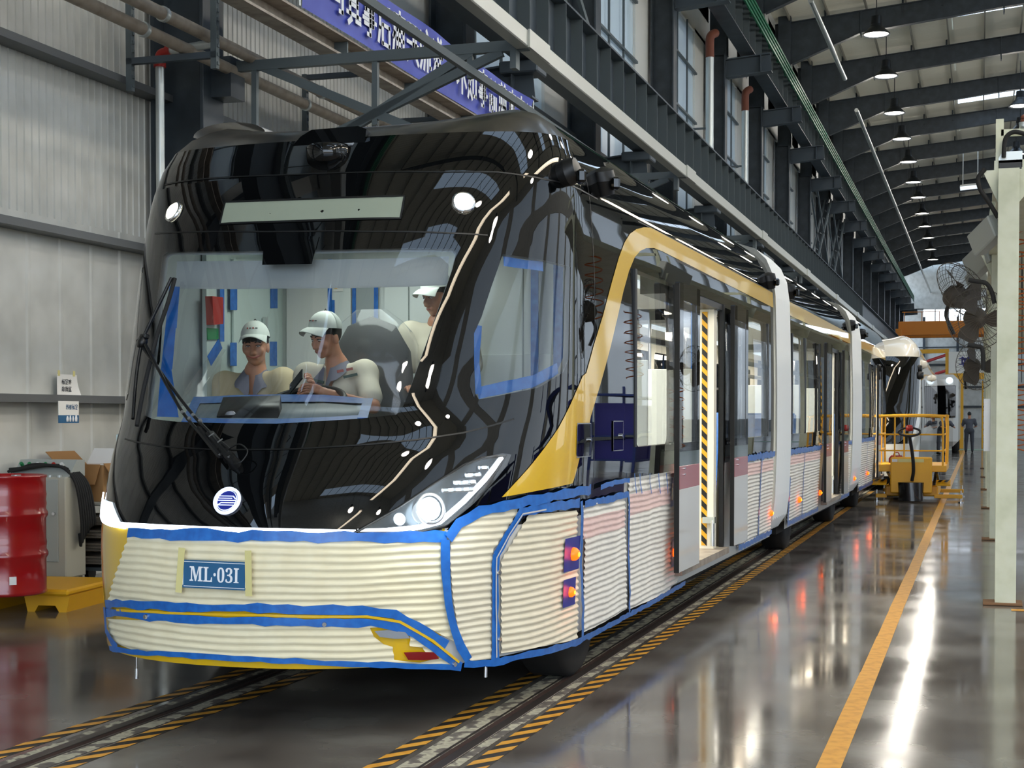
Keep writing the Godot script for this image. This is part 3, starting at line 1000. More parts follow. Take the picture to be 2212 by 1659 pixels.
func tram_materials() -> void:
	coat(mat("tram_black", "060708", 0.3, 0.0, 0.0), 1.0, 0.012)
	var du := coat(mat("tram_dusty", "ffffff", 0.35, 0.0, 0.5), 0.55, 0.16)
	tri_tex(du, 0.9, ntex(0.012, [[0.0, "0b0b0b"], [0.38, "17140f"], [0.55, "2c2820"], [1.0, "3d372d"]], 512, 6, 41))
	coat(mat("tram_yellow", "e3b714", 0.3), 0.9, 0.03)
	coat(mat("tram_white", "cdcdc9", 0.35), 0.7, 0.05)
	coat(mat("tram_red", "9c2b2c", 0.35), 0.7, 0.05)
	coat(mat("tram_green", "1c3a30", 0.35), 0.8, 0.03)
	coat(mat("tram_cream", "e6dfcf", 0.3), 0.9, 0.03)
	glass("windshield", "0c1210", 0.1, 0.01)
	glass("side_glass", "0b0f10", 0.22, 0.01)
	glass("clear_lens", "f4f8fa", 0.05, 0.02)
	glass("plastic_film", "dfe4e8", 0.05, 0.1)
	for e in [["foam_front", "e3d7b4", "efe6c8"], ["foam_side", "d3d0c8", "e4e1d9"], ["foam_mid", "d8cfb6", "e9e0c8"]]:
		var f := mat(e[0], "ffffff", 0.75)
		f.vertex_color_use_as_albedo = false
		tri_tex(f, 1.1, ntex(0.03, [[0.0, e[1]], [1.0, e[2]]], 256, 4, 42))
		f.rim_enabled = true
		f.rim = 0.2
	var fp := mat("foam_pink", "d8b9b3", 0.75)
	fp.rim_enabled = true
	var tb := coat(mat("tape_blue", "ffffff", 0.35), 0.4, 0.2)
	tri_tex(tb, 3.0, ntex(0.02, [[0.0, "0d57a8"], [0.5, "1566bd"], [1.0, "2a78cc"]], 256, 4, 43))
	mat("masking_tape", "d9cf8e", 0.7)
	glow("led_strip", Color(0.93, 0.96, 1.0), 5.0)
	glow("led_soft", Color(0.9, 0.96, 1.0), 1.3)
	glow("emblem_glow", Color(0.86, 0.9, 1.0), 1.0)
	glow("lamp_hot", Color(1.0, 1.0, 0.9), 7.0)
	glow("amber", Color(1.0, 0.36, 0.05), 3.0)
	glow("amber_core", Color(1.0, 0.75, 0.15), 7.0)
	mat("reflector_red", "7d0a0d", 0.2)
	mat("lens_grey", "8d9299", 0.15)
	mat("lamp_house", "3d4449", 0.15, 0.7)
	mat("cab_white", "d9e0de", 0.4)
	mat("cab_green", "c3d2cd", 0.4)
	mat("cab_grey", "9aa3a5", 0.5)
	mat("dash_grey", "6d7a80", 0.5)
	mat("seat_dark", "2c2e31", 0.7)
	mat("display_panel", "8f9888", 0.35)
	mat("green_sign", "1f7d4a", 0.5)
	mat("navy", "1d2a8c", 0.4)
	mat("interior_cream", "e8e2d2", 0.5)
	mat("gangway", "dfe2e2", 0.55)
	mat("tyre", "161616", 0.85)
	mat("under", "0b0b0b", 0.9)

func foam_fn(s: float, y: float) -> float:
	var z := s * (2.0 if absf(s) < 1.0 else 1.0)
	return 0.0045 * sin(y * TAU / 0.0345 + 2.2 * noise.get_noise_2d(z * 1.1, y * 1.5)) + 0.008 * noise.get_noise_2d(z * 2.3, y * 2.0 + 9.0)

# roof and dome of one tram nose; rings from row 12 up
func nose_roof(parent: Node, m_low: Material, m_top: Material) -> void:
	for part in [[12, 14, "roof_cove", m_low], [14, 21, "roof_dome", m_top]]:
		var st := stn()
		st.set_smooth_group(1)
		for k in range(part[0], part[1]):
			for i in range(-24, 24):
				var g := func(kk: int, ii: int) -> Vector3:
					var r: Array = ROWS[kk]
					var t := absf(ii / 24.0) * PI / 2.0
					var e := minf(ZE, r[2] - 0.15)
					return Vector3(signf(ii) * r[1] * pow(sin(t), 2.0 / r[3]), r[0] - r[4] * pow(maxf(cos(t), 0.0), 1.5), e + (r[2] - e) * pow(maxf(cos(t), 0.0), 2.0 / r[3]))
				quad(st, g.call(k, i), g.call(k, i + 1), g.call(k + 1, i + 1), g.call(k + 1, i), Vector3(i + 0.5, 24.0, 10.0).normalized())
		put(st, part[2], part[3], parent)
# extruded upper body from z0 back to z1
func car_roof(parent: Node, z0: float, z1: float, m: Material) -> void:
	for part in [[12, 15, "roof_cove"], [15, 21, "roof_deck"]]:
		for g in [-1.0, 1.0]:
			var st := stn()
			st.set_smooth_group(1)
			for k in range(part[0], part[1]):
				var a := Vector3(g * ROWS[k][1], ROWS[k][0], z0)
				var b := Vector3(g * ROWS[k + 1][1], ROWS[k + 1][0], z0)
				var n := 6
				for i in n:
					var d0 := Vector3(0, 0, (z1 - z0) * i / n)
					var d1 := Vector3(0, 0, (z1 - z0) * (i + 1) / n)
					quad(st, a + d0, b + d0, b + d1, a + d1, Vector3(g * 0.6, 1, 0))
			put(st, part[2], m, parent)
# side wall of a car: outer skin with holes, liner inside, panes
func car_side(g: float, z0: float, z1: float, wins: Array, doors: Array, m_up: Material, m_low: Material) -> void:
	var s0 := -0.75 - z0
	var s1 := -0.75 - z1
	var holes := []
	for w in wins: holes.append(rrect(g * (-0.75 - w[0]) if g > 0 else -(-0.75 - w[1]), g * (-0.75 - w[1]) if g > 0 else -(-0.75 - w[0]), w[2], w[3], 0.06))
	for d in doors: holes.append(rect(minf(g * (-0.75 - d[0]), g * (-0.75 - d[1])), maxf(g * (-0.75 - d[0]), g * (-0.75 - d[1])), 0.42, 2.42))
	skin("side_panel", m_up, rect(minf(g * s0, g * s1), maxf(g * s0, g * s1), 1.12, 2.765), 0.0, tram, 0.35, 0.16, holes)
	skin("lower_side_panel", m_low, rect(minf(g * s0, g * s1), maxf(g * s0, g * s1), 0.3, 1.12), 0.0, tram, 0.35, 0.16, holes)
	skin("side_liner", M.interior_cream, rect(minf(g * s0, g * s1), maxf(g * s0, g * s1), 0.36, 2.7), -0.06, tram, 0.35, 0.2, holes)
	for k in wins.size():
		var pn := skin("window_pane", M.side_glass, holes[k], 0.004, tram, 0.4, 0.3)
		var w: Array = wins[k]
		var st := stn()
		for zz in [w[0] + 0.03, w[1] - 0.03]: box(st, Vector3(g * 1.255, (w[2] + w[3]) / 2.0, zz), Vector3(0.05, w[3] - w[2], 0.05))
		box(st, Vector3(g * 1.25, w[3] - 0.42, (w[0] + w[1]) / 2.0), Vector3(0.03, 0.035, absf(w[1] - w[0])))
		put(st, "window_frame", M.black_plastic, pn)

func build_tram() -> void:
	tram_materials()
	tram = thing("tram", "black and yellow tram with masked white foam skirts and glowing headlamps on the shop floor", "tram")
	tram.transform = TT
	var WS := fpoly([352, 552, 362, 545, 500, 543, 700, 540, 978, 538, 986, 546, 978, 580, 940, 688, 900, 800, 868, 885, 855, 896, 780, 904, 700, 909, 598, 915, 480, 914, 384, 911, 330, 905, 314, 898, 322, 820, 335, 700, 345, 610])
	var CW := fpoly([1086, 549, 1160, 560, 1233, 577, 1232, 690, 1230, 770, 1215, 805, 1160, 838, 1034, 863, 1027, 850, 1024, 780, 1024, 720, 1040, 685, 1062, 618])
	var CWL := PackedVector2Array()
	for p in CW: CWL.append(Vector2(-p.x, p.y))
	# upper shell of the cab
	skin("cab_shell", M.tram_black, rect(-1.9, 1.9, 0.96, 2.765), 0.0, tram, 0.04, 0.05, [WS, CW, CWL])
	skin("cab_liner", M.cab_grey, rect(-1.95, 1.95, 1.0, 2.7), -0.035, tram, 0.08, 0.08, [WS, CW, CWL])
	skin("bumper_shell", M.tram_yellow, rect(-1.9, 0.5, 0.33, 0.97), 0.0, tram, 0.05, 0.1)
	skin("bumper_shell", M.tram_white, rect(0.5, 1.9, 0.31, 0.97), 0.0, tram, 0.05, 0.1)
	var wp := skin("windshield", M.windshield, WS, 0.003, tram, 0.05, 0.06)
	meta(wp, "large clear windshield of the cab")
	ribbon("window_tape", M.tape_blue, [fs(1034, 700), fs(1030, 780), fs(1036, 850)], 0.05, -0.02, tram, 0.1)
	ribbon("window_tape", M.tape_blue, [fs(1036, 848), fs(1100, 835), fs(1160, 822), fs(1212, 795)], 0.06, -0.02, tram, 0.1)
	ribbon("window_tape", M.tape_blue, [fs(1092, 562), fs(1140, 570), fs(1180, 574)], 0.05, -0.02, tram, 0.1)
	for c in [CW, CWL]: skin("cab_side_window", M.side_glass, c, 0.003, tram, 0.06, 0.08)
	nose_roof(tram, M.tram_black, M.tram_dusty)
	# grooves between the panels
	for g in [[356, 399, 470, 384, 640, 377, 800, 372, 960, 372, 1075, 372, 1180, 388, 1290, 430], [335, 505, 480, 500, 640, 500, 800, 500, 960, 503, 1053, 508], [270, 948, 360, 965, 480, 972, 640, 970, 800, 960, 900, 950, 1000, 935, 1060, 920, 1110, 905]]:
		var p := []
		for k in range(0, g.size(), 2): p.append(fs(g[k], g[k + 1]))
		ribbon("panel_joint", M.black_plastic, p, 0.008, 0.002, tram, 0.0)
	car_body()
	front_details()
	foam_and_tape()
	roof_sensors()
	wipers()
	cab_interior()

func car_body() -> void:
	# car one: window, door, window; then two further cars with the same pattern
	car_side(1.0, -2.65, -8.84, [[-2.95, -4.1, 1.31, 2.42], [-6.85, -8.4, 1.31, 2.4]], [[-4.2, -6.1]], M.tram_black, M.tram_white)
	car_side(-1.0, -2.65, -8.84, [[-3.0, -4.4, 1.31, 2.42], [-4.7, -6.3, 1.31, 2.42], [-6.6, -8.3, 1.31, 2.4]], [], M.tram_black, M.tram_white)
	car_side(1.0, -9.88, -16.67, [[-10.2, -11.2, 1.31, 2.4], [-11.35, -12.7, 1.31, 2.4], [-15.3, -16.4, 1.31, 2.4]], [[-13.2, -15.0]], M.tram_black, M.tram_white)
	car_side(-1.0, -9.88, -16.67, [[-10.2, -12.2, 1.31, 2.4], [-12.4, -14.2, 1.31, 2.4], [-14.4, -16.4, 1.31, 2.4]], [], M.tram_black, M.tram_white)
	car_side(1.0, -18.17, -23.6, [[-18.5, -19.8, 1.31, 2.4], [-20.0, -20.9, 1.31, 2.4]], [[-21.2, -22.8]], M.tram_black, M.tram_white)
	car_side(-1.0, -18.17, -23.6, [[-18.5, -20.5, 1.31, 2.4], [-20.7, -22.7, 1.31, 2.4]], [], M.tram_black, M.tram_white)
	car_roof(tram, ZE, -8.84, M.tram_black)
	car_roof(tram, -9.88, -16.67, M.tram_black)
	car_roof(tram, -18.17, -23.6, M.tram_black)
	# yellow band: up the pillar, along under the roof
	var yb := fpoly([1083, 1074, 1110, 1045, 1140, 1012, 1172, 972, 1205, 925, 1232, 872, 1258, 812, 1282, 745, 1302, 680, 1320, 612, 1336, 556, 1348, 524, 1360, 505, 1374, 495, 1390, 491, 1405, 492])
	yb.append_array(PackedVector2Array([Vector2(8.09, 2.735), Vector2(8.09, 2.585)]))
	yb.append_array(fpoly([1430, 543, 1412, 536, 1395, 536, 1382, 542, 1370, 556, 1358, 585, 1346, 628, 1332, 690, 1316, 757, 1296, 830, 1275, 900, 1256, 968, 1243, 1022, 1236, 1044, 1160, 1060]))
	var ys := skin("yellow_band", M.tram_yellow, yb, 0.003, tram, 0.05, 0.05)
	meta(ys, "yellow livery band")
	skin("yellow_band", M.tram_yellow, rect(9.13, 15.92, 2.585, 2.735), 0.003, tram, 0.5, 0.2)
	skin("yellow_band", M.tram_yellow, rect(17.42, 22.8, 2.585, 2.735), 0.003, tram, 0.5, 0.2)
	skin("yellow_band", M.tram_yellow, rect(-22.8, -1.2, 2.585, 2.735), 0.003, tram, 0.5, 0.2)
	# seams of the side, and small hatches
	for g in [[1284, 360, 1284, 600, 1284, 900, 1281, 1060], [1378, 478, 1452, 516, 1560, 573, 1672, 633]]:
		var p := []
		for k in range(0, g.size(), 2): p.append(fs(g[k], g[k + 1]))
		ribbon("panel_joint", M.black_plastic, p, 0.007, 0.0015, tram, 0.0)
	for h in [[1323, 910, 1344, 972], [1245, 915, 1274, 985]]:
		var a := fs(h[0], h[1])
		var b := fs(h[2], h[3])
		var lid := skin("side_hatch", M.tram_black, rrect(a.x, b.x, b.y, a.y, 0.02), 0.006, tram, 0.1, 0.1)
		ribbon("hatch_joint", M.bolt, [Vector2(a.x, a.y), Vector2(b.x, a.y), Vector2(b.x, b.y), Vector2(a.x, b.y), Vector2(a.x, a.y)], 0.006, 0.007, lid, 0.0)
		var st := stn()
		cyl(st, S(lerpf(a.x, b.x, 0.75), (a.y + b.y) / 2.0, 0.006), S(lerpf(a.x, b.x, 0.75), (a.y + b.y) / 2.0, 0.02), 0.012)
		put(st, "hatch_lock", M.chrome, lid)
	# door leaves slid open outside the wall
	for d in [[-3.87, -4.58, 1.34], [-6.12, -6.8, 1.33], [-12.75, -13.35, 1.34], [-15.0, -15.6, 1.33], [-20.8, -21.35, 1.34]]:
		var leaf := door_leaf(d[0], d[1], d[2])
		leaf.name = "door_leaf"
	for d in [[-4.2, -6.1], [-13.2, -15.0], [-21.2, -22.8]]:
		doorway(d[0], d[1])
	# sill band under the doors, underside, floor, ceiling, wheels
	for z in [[ZE, -8.84], [-9.88, -16.67], [-18.17, -23.6]]:
		var st := stn()
		box(st, Vector3(0, 0.3, (z[0] + z[1]) / 2.0), Vector3(2.3, 0.12, absf(z[1] - z[0])))
		put(st, "underframe", M.under, tram)
		st = stn()
		box(st, Vector3(0, 0.385, (z[0] + z[1]) / 2.0 - 0.3), Vector3(2.36, 0.05, absf(z[1] - z[0]) - 0.7))
		put(st, "cabin_floor", M.cab_grey, tram)
		st = stn()
		box(st, Vector3(0, 2.62, (z[0] + z[1]) / 2.0 - 0.65), Vector3(2.3, 0.04, absf(z[1] - z[0]) - 1.3))
		put(st, "cabin_ceiling", M.white_paint, tram)
		st = stn()
		for x in [-0.6, 0.6]: box(st, Vector3(x, 2.585, (z[0] + z[1]) / 2.0 - 0.65), Vector3(0.12, 0.02, absf(z[1] - z[0]) - 1.6))
		put(st, "cabin_light", M.led_soft, tram)
		var l := AreaLight3D.new()
		l.name = "cabin_glow"
		l.area_size = Vector2(1.2, absf(z[1] - z[0]) - 1.8)
		l.light_energy = 26.0
		l.light_color = Color(1, 0.97, 0.9)
		l.rotation = Vector3(-PI / 2, 0, 0)
		l.position = Vector3(0, 2.56, (z[0] + z[1]) / 2.0 - 0.65)
		l.shadow_enabled = true
		l.area_range = 20.0
		tram.add_child(l)
	for z in [-2.1, -10.9, -15.6, -19.3]:
		for x in [-1.0, 1.0]:
			var st := stn()
			lathe(st, Vector3(x, 0.43, z), [Vector2(0.0, -0.11), Vector2(0.28, -0.13), Vector2(0.4, -0.13), Vector2(0.43, -0.1), Vector2(0.43, 0.1), Vector2(0.4, 0.13), Vector2(0.28, 0.13), Vector2(0.0, 0.11)], 28, Basis(Vector3.BACK, PI / 2))
			put(st, "wheel", M.tyre, tram)
	# white bellows between the cars
	for g in [[-8.84, -9.88], [-16.67, -18.17]]:
		bellows(g[0], g[1])
	cabin_fittings()

func bellows(z0: float, z1: float) -> void:
	var prof := [Vector2(0.55, 0.27), Vector2(1.0, 0.28), Vector2(1.17, 0.33), Vector2(1.26, 0.46), Vector2(1.29, 0.7)]
	for r in [[1.305, 1.2], [1.305, 1.8], [1.295, 2.3], [1.285, 2.7], [1.255, 2.92], [1.19, 3.07], [1.08, 3.18], [0.9, 3.24], [0.6, 3.2], [0.0, 3.18]]: prof.append(Vector2(r[0], r[1]))
	var n := 16
	var b: MeshInstance3D
	for side in [1.0, -1.0]:
		var st := stn()
		st.set_smooth_group(-1)
		for i in n:
			var za := lerpf(z0, z1, float(i) / n)
			var zb := lerpf(z0, z1, float(i + 1) / n)
			var ka := 0.0 if i % 2 == 0 else 0.05
			var kb := 0.05 if i % 2 == 0 else 0.0
			for k in prof.size() - 1:
				var f := func(p: Vector2, dd: float, z: float) -> Vector3:
					var q := p - Vector2(0.0, 1.7)
					q -= q.normalized() * dd
					return Vector3(side * q.x, q.y + 1.7, z)
				quad(st, f.call(prof[k], ka, za), f.call(prof[k + 1], ka, za), f.call(prof[k + 1], kb, zb), f.call(prof[k], kb, zb), Vector3(side, 0.2, 0))
		b = put(st, "bellows", M.gangway, tram)
	meta(b, "white ribbed bellows between the cars")

func door_leaf(z0: float, z1: float, x: float) -> Node3D:
	var leaf := Node3D.new()
	leaf.name = "door_leaf"
	tram.add_child(leaf, true)
	var zc := (z0 + z1) / 2.0
	var w := absf(z1 - z0)
	var st := stn()
	for e in [[0.43, 1.0, M.tram_white, "lower_panel"], [1.0, 1.16, M.tram_red, "red_band"], [1.16, 1.26, M.tram_green, "green_band"]]:
		st = stn()
		box(st, Vector3(x, (e[0] + e[1]) / 2.0, zc), Vector3(0.035, e[1] - e[0], w), Basis(), 0.002)
		put(st, e[3], e[2], leaf)
	st = stn()
	box(st, Vector3(x, 1.84, z0 - 0.06), Vector3(0.035, 1.16, 0.12))
	box(st, Vector3(x, 1.84, z1 + 0.06), Vector3(0.035, 1.16, 0.12))
	box(st, Vector3(x, 1.29, zc), Vector3(0.035, 0.06, w))
	box(st, Vector3(x, 2.36, zc), Vector3(0.035, 0.12, w))
	put(st, "leaf_frame", M.tram_black, leaf)
	st = stn()
	box(st, Vector3(x + 0.01, 1.81, zc), Vector3(0.008, 1.02, w - 0.2))
	put(st, "leaf_pane", M.side_glass, leaf)
	st = stn()
	box(st, Vector3(x, 1.42, z0 + 0.008), Vector3(0.034, 1.98, 0.016))
	put(st, "edge_seal", M.rubber, leaf)
	st = stn()
	for y in [1.1, 1.14]: cyl(st, Vector3(x + 0.017, y, z0 - 0.15), Vector3(x + 0.028, y, z0 - 0.15), 0.008)
	put(st, "leaf_latch", M.chrome, leaf)
	return leaf

func doorway(z0: float, z1: float) -> void:
	var d := Node3D.new()
	d.name = "doorway"
	tram.add_child(d, true)
	var st := stn()
	box(st, Vector3(1.16, 0.4, (z0 + z1) / 2.0), Vector3(0.3, 0.05, absf(z1 - z0)))
	put(st, "sill", M.pipe_paint, d)
	st = stn()
	box(st, Vector3(1.13, 2.5, (z0 + z1) / 2.0), Vector3(0.26, 0.26, absf(z1 - z0)))
	box(st, Vector3(1.2, 2.36, z0 - 0.3), Vector3(0.06, 0.1, 0.35))
	put(st, "door_drive", M.black_plastic, d)
	for z in [z0 - 0.015, z1 + 0.03]:
		st = stn()
		box(st, Vector3(1.25, 1.42, z), Vector3(0.035, 2.0, 0.06))
		put(st, "door_jamb", M.black_plastic, d)
	# inner partition with hazard tape on its edge, close to the rear jamb
	st = stn()
	box(st, Vector3(1.16, 1.4, z1 + 0.17), Vector3(0.12, 1.95, 0.12))
	put(st, "door_post", M.interior_cream, d)
	st = stn()
	for k in 20:
		prism(st, pts([0, 0, 0.045, -0.045, 0.045, 0.005, 0, 0.05]), Vector3(1.122, 0.49 + k * 0.095, z1 + 0.2335), Vector3.RIGHT, Vector3.UP, 0.002)
	put(st, "hazard_mark", M.black_plastic, d).set_meta("kind", "stuff")
	st = stn()
	box(st, Vector3(1.1445, 1.4, z1 + 0.232), Vector3(0.045, 1.9, 0.004))
	put(st, "hazard_band", M.yellow_paint, d)
	st = stn()
	box(st, Vector3(1.19, 0.66, z1 + 0.26), Vector3(0.1, 0.05, 0.05))
	cyl(st, Vector3(1.22, 0.45, z1 + 0.27), Vector3(1.22, 0.66, z1 + 0.27), 0.018)
	put(st, "swing_arm", M.chrome, d)

func cabin_fittings() -> void:
	# grab poles, wrapped rails, seats, partitions seen through the windows
	var st := stn()
	box(st, Vector3(0.0, 1.5, -8.7), Vector3(2.3, 2.1, 0.04))
	for p in [[-3.2, 1.0], [-4.4, -0.3], [-6.6, -0.3], [-7.6, 0.7], [-10.6, -0.4], [-12.6, -0.4], [-15.6, -0.4], [-19.2, -0.4], [-22.9, -0.4]]:
		st = stn()
		cyl(st, Vector3(p[1], 0.4, p[0]), Vector3(p[1], 2.6, p[0]), 0.018)
		put(st, "grab_pole", M.tape_blue if int(p[0]) % 2 else M.chrome, tram)
	for p in [[-3.6, -0.85], [-7.2, -0.85], [-8.0, 0.8], [-10.6, 0.85], [-11.6, 0.85], [-11.0, -0.85], [-13.6, -0.85], [-16.0, 0.85], [-19.0, 0.85], [-20.0, 0.85]]:
		var seat := Node3D.new()
		seat.name = "passenger_seat"
		tram.add_child(seat, true)
		st = stn()
		box(st, Vector3(p[1], 0.84, p[0]), Vector3(0.5, 0.07, 0.44), Basis(), 0.02)
		put(st, "seat_cushion", M.navy, seat)
		st = stn()
		box(st, Vector3(p[1], 1.2, p[0] - 0.2), Vector3(0.5, 0.68, 0.07), Basis(Vector3.RIGHT, -0.12), 0.02)
		put(st, "seat_back", M.tape_blue, seat)
		st = stn()
		box(st, Vector3(p[1], 0.61, p[0]), Vector3(0.3, 0.42, 0.3))
		put(st, "seat_base", M.interior_cream, seat)
	for z in [-2.95, -4.15, -6.2, -12.9, -15.2]:
		st = stn()
		box(st, Vector3(0.62, 1.15, z), Vector3(0.9, 1.5, 0.03), Basis(), 0.005)
		put(st, "draught_screen", M.cab_white, tram)
	for e in [[-3.3, 1.95, -4.2], [-7.0, 1.9, -8.3], [-10.3, 1.95, -12.5], [-18.6, 1.95, -20.7]]:
		st = stn()
		cyl(st, Vector3(0.75, e[1], e[0]), Vector3(0.75, e[1], e[2]), 0.022)
		put(st, "hand_rail", M.interior_cream, tram)

func front_details() -> void:
	# light bar above the bumper
	var lb := []
	for q in [[264, 1134], [320, 1138], [400, 1142], [500, 1146], [600, 1148], [700, 1150], [768, 1151]]: lb.append(fs(q[0], q[1]))
	ribbon("light_bar", M.led_strip, lb, 0.026, 0.012, tram, 0.0, 0.014)
	for q in [[330, 1142], [510, 1148], [690, 1152]]:
		var fr := frame(q[0], q[1], 0.03)
		var l := AreaLight3D.new()
		l.name = "light_bar_glow"
		l.area_size = Vector2(0.4, 0.03)
		l.light_energy = 0.14
		l.light_color = Color(0.85, 0.92, 1.0)
		l.shadow_enabled = true
		l.area_range = 30.0
		l.transform = fr * Transform3D(Basis(Vector3.UP, PI), Vector3.ZERO)
		tram.add_child(l)
	# headlamp: dark housing, edge light, projector, little modules, clear cover
	var hl := Node3D.new()
	hl.name = "headlamp"
	tram.add_child(hl, true)
	meta(hl, "lit wedge-shaped headlamp with a white edge light")
	var hp := fpoly([764, 1153, 800, 1132, 860, 1098, 930, 1050, 1000, 1005, 1040, 990, 1070, 983, 1089, 985, 1078, 1010, 1050, 1045, 1010, 1090, 955, 1135, 900, 1148, 830, 1154])
	skin("housing", M.lamp_house, hp, 0.004, hl, 0.03, 0.03)
	var eg := []
	for q in [[772, 1149], [830, 1147], [900, 1140], [948, 1128], [1000, 1083], [1045, 1036], [1082, 988]]: eg.append(fs(q[0], q[1]))
	ribbon("edge_light", M.led_strip, eg, 0.024, 0.012, hl, 0.0, 0.008)
	var rim := []
	for q in [[764, 1153], [860, 1098], [930, 1050], [1000, 1005], [1040, 990], [1089, 985], [1050, 1047], [1010, 1093], [957, 1138], [900, 1151], [764, 1153]]: rim.append(fs(q[0], q[1]))
	ribbon("lamp_rim", M.black_plastic, rim, 0.014, 0.016, hl, 0.0, 0.014)
	var fr := frame(925, 1100, 0.008)
	var st := stn()
	lathe(st, fr.origin, [Vector2(0.078, 0.0), Vector2(0.078, 0.02), Vector2(0.068, 0.028), Vector2(0.062, 0.018)], 24, fr.basis * Basis(Vector3.RIGHT, PI / 2))
	put(st, "projector_bezel", M.chrome, hl)
	st = stn()
	lathe(st, fr.origin, [Vector2(0.056, 0.01), Vector2(0.044, 0.02), Vector2(0.025, 0.026), Vector2(0.0, 0.028)], 24, fr.basis * Basis(Vector3.RIGHT, PI / 2))
	put(st, "projector_lens", M.led_soft, hl)
	fr = frame(862, 1122, 0.006)
	st = stn()
	lathe(st, fr.origin, [Vector2(0.03, 0.0), Vector2(0.027, 0.008), Vector2(0.0, 0.011)], 20, fr.basis * Basis(Vector3.RIGHT, PI / 2))
	put(st, "corner_lens", M.led_soft, hl)
	for m in [[985, 1059, 0.11, 3], [1000, 1043, 0.08, 3], [1018, 1027, 0.06, 2], [1040, 1011, 0.04, 1]]:
		var f2 := frame(m[0], m[1], 0.012)
		st = stn()
		box(st, f2.origin, Vector3(m[2] * 1.7, 0.024, 0.02), f2.basis, 0.008)
		var mod := put(st, "led_module", M.chrome, hl)
		st = stn()
		for k in m[3]: box(st, f2 * Vector3((k - (m[3] - 1) / 2.0) * 0.045, 0, 0.011), Vector3(0.026, 0.014, 0.006), f2.basis)
		put(st, "led_chip", M.led_soft, mod)
	skin("lamp_cover", M.clear_lens, hp, 0.05, hl, 0.04, 0.04)
	var l2 := OmniLight3D.new()
	l2.name = "headlamp_glow"
	l2.light_energy = 0.12
	l2.light_size = 0.08
	l2.omni_range = 30.0
	l2.omni_attenuation = 2.0
	l2.shadow_enabled = true
	l2.light_color = Color(0.9, 0.96, 1.0)
	l2.position = frame(925, 1100, 0.16).origin
	hl.add_child(l2)
	# the other headlamp mirrored, seen edge on
	var hr := Node3D.new()
	hr.name = "headlamp"
	tram.add_child(hr, true)
	var hm := PackedVector2Array()
	for p in hp:
		if p.y < 1.16: hm.append(Vector2(-p.x, p.y))
	skin("housing", M.led_soft, hm, 0.006, hr, 0.03, 0.03)
	var em := []
	for p in eg:
		if p.y < 1.16: em.append(Vector2(-p.x, p.y))
	ribbon("edge_light", M.led_strip, em, 0.03, 0.014, hr, 0.0, 0.008)
	# round marker lamps high on the corners
	for q in [[376, 458], [1001, 438]]:
		fr = frame(q[0], q[1], 0.0)
		st = stn()
		lathe(st, fr.origin, [Vector2(0.062, 0.0), Vector2(0.06, 0.012), Vector2(0.05, 0.016)], 24, fr.basis * Basis(Vector3.RIGHT, PI / 2))
		var mk := put(st, "marker_lamp", M.chrome, tram)
		st = stn()
		lathe(st, fr.origin, [Vector2(0.052, 0.01), Vector2(0.04, 0.02), Vector2(0.0, 0.026)], 24, fr.basis * Basis(Vector3.RIGHT, PI / 2))
		put(st, "marker_lens", M.lamp_hot, mk)
	# destination display behind the upper glass, camera box at the top of the windshield
	var dp := fpoly([487, 437, 680, 430, 874, 424, 870, 448, 865, 472, 670, 477, 476, 484])
	var ds := skin("destination_display", M.display_panel, dp, 0.002, tram, 0.08, 0.06)
	meta(ds, "blank grey-green destination display")
	var rm := []
	for p in dp: rm.append(p)
	rm.append(dp[0])
	ribbon("display_frame", M.black_plastic, rm, 0.012, 0.004, ds, 0.0)
	skin("camera_housing", M.tram_black, fpoly([572, 512, 690, 511, 674, 571, 567, 573]), 0.004, tram, 0.06, 0.06)
	# glowing emblem: ring, dark disc, double zigzag
	fr = frame(492, 1083, 0.004)
	var em2 := Node3D.new()
	em2.name = "emblem"
	tram.add_child(em2, true)
	meta(em2, "glowing white ring emblem")
	var bz := fr.basis * Basis(Vector3.RIGHT, PI / 2)
	st = stn()
	lathe(st, fr.origin, [Vector2(0.052, 0.0), Vector2(0.052, 0.006), Vector2(0.0, 0.006)], 32, bz, false)
	put(st, "emblem_disc", M.navy, em2)
	st = stn()
	lathe(st, fr.origin, [Vector2(0.07, 0.0), Vector2(0.068, 0.012), Vector2(0.057, 0.012), Vector2(0.055, 0.0)], 40, bz)
	lathe(st, fr.origin, [Vector2(0.052, 0.0), Vector2(0.0515, 0.01), Vector2(0.049, 0.01), Vector2(0.0485, 0.0)], 40, bz)
	put(st, "emblem_ring", M.emblem_glow, em2)
	st = stn()
	for e in [[-0.045, 0.022, 0.03, 0.022], [0.03, 0.022, 0.044, 0.008], [-0.047, 0.011, 0.026, 0.011], [-0.049, 0.0, 0.047, 0.0], [-0.026, -0.012, 0.046, -0.012], [-0.042, -0.024, -0.026, -0.012], [-0.04, -0.024, 0.04, -0.024]]:
		bar(st, fr * Vector3(e[0], e[1], 0.008), fr * Vector3(e[2], e[3], 0.008), 0.0042, 0.004)
	put(st, "emblem_lines", M.emblem_glow, em2)
	# number plate taped on
	fr = frame(470, 1241, 0.03)
	fr.basis = fr.basis * Basis(Vector3.BACK, -0.01)
	var pl := Node3D.new()
	pl.name = "number_plate"
	tram.add_child(pl, true)
	meta(pl, "blue number plate reading ML 03I")
	st = stn()
	box(st, fr.origin, Vector3(0.345, 0.13, 0.004), fr.basis)
	put(st, "plate_board", M.blue_print, pl)
	st = stn()
	for e in [[0, 0.057, 0.318, 0.003], [0, -0.057, 0.318, 0.003], [0.163, 0, 0.003, 0.105], [-0.163, 0, 0.003, 0.105]]: box(st, fr * Vector3(e[0], e[1], 0.0025), Vector3(e[2], e[3], 0.001), fr.basis)
	put(st, "plate_border", M.banner_white, pl)
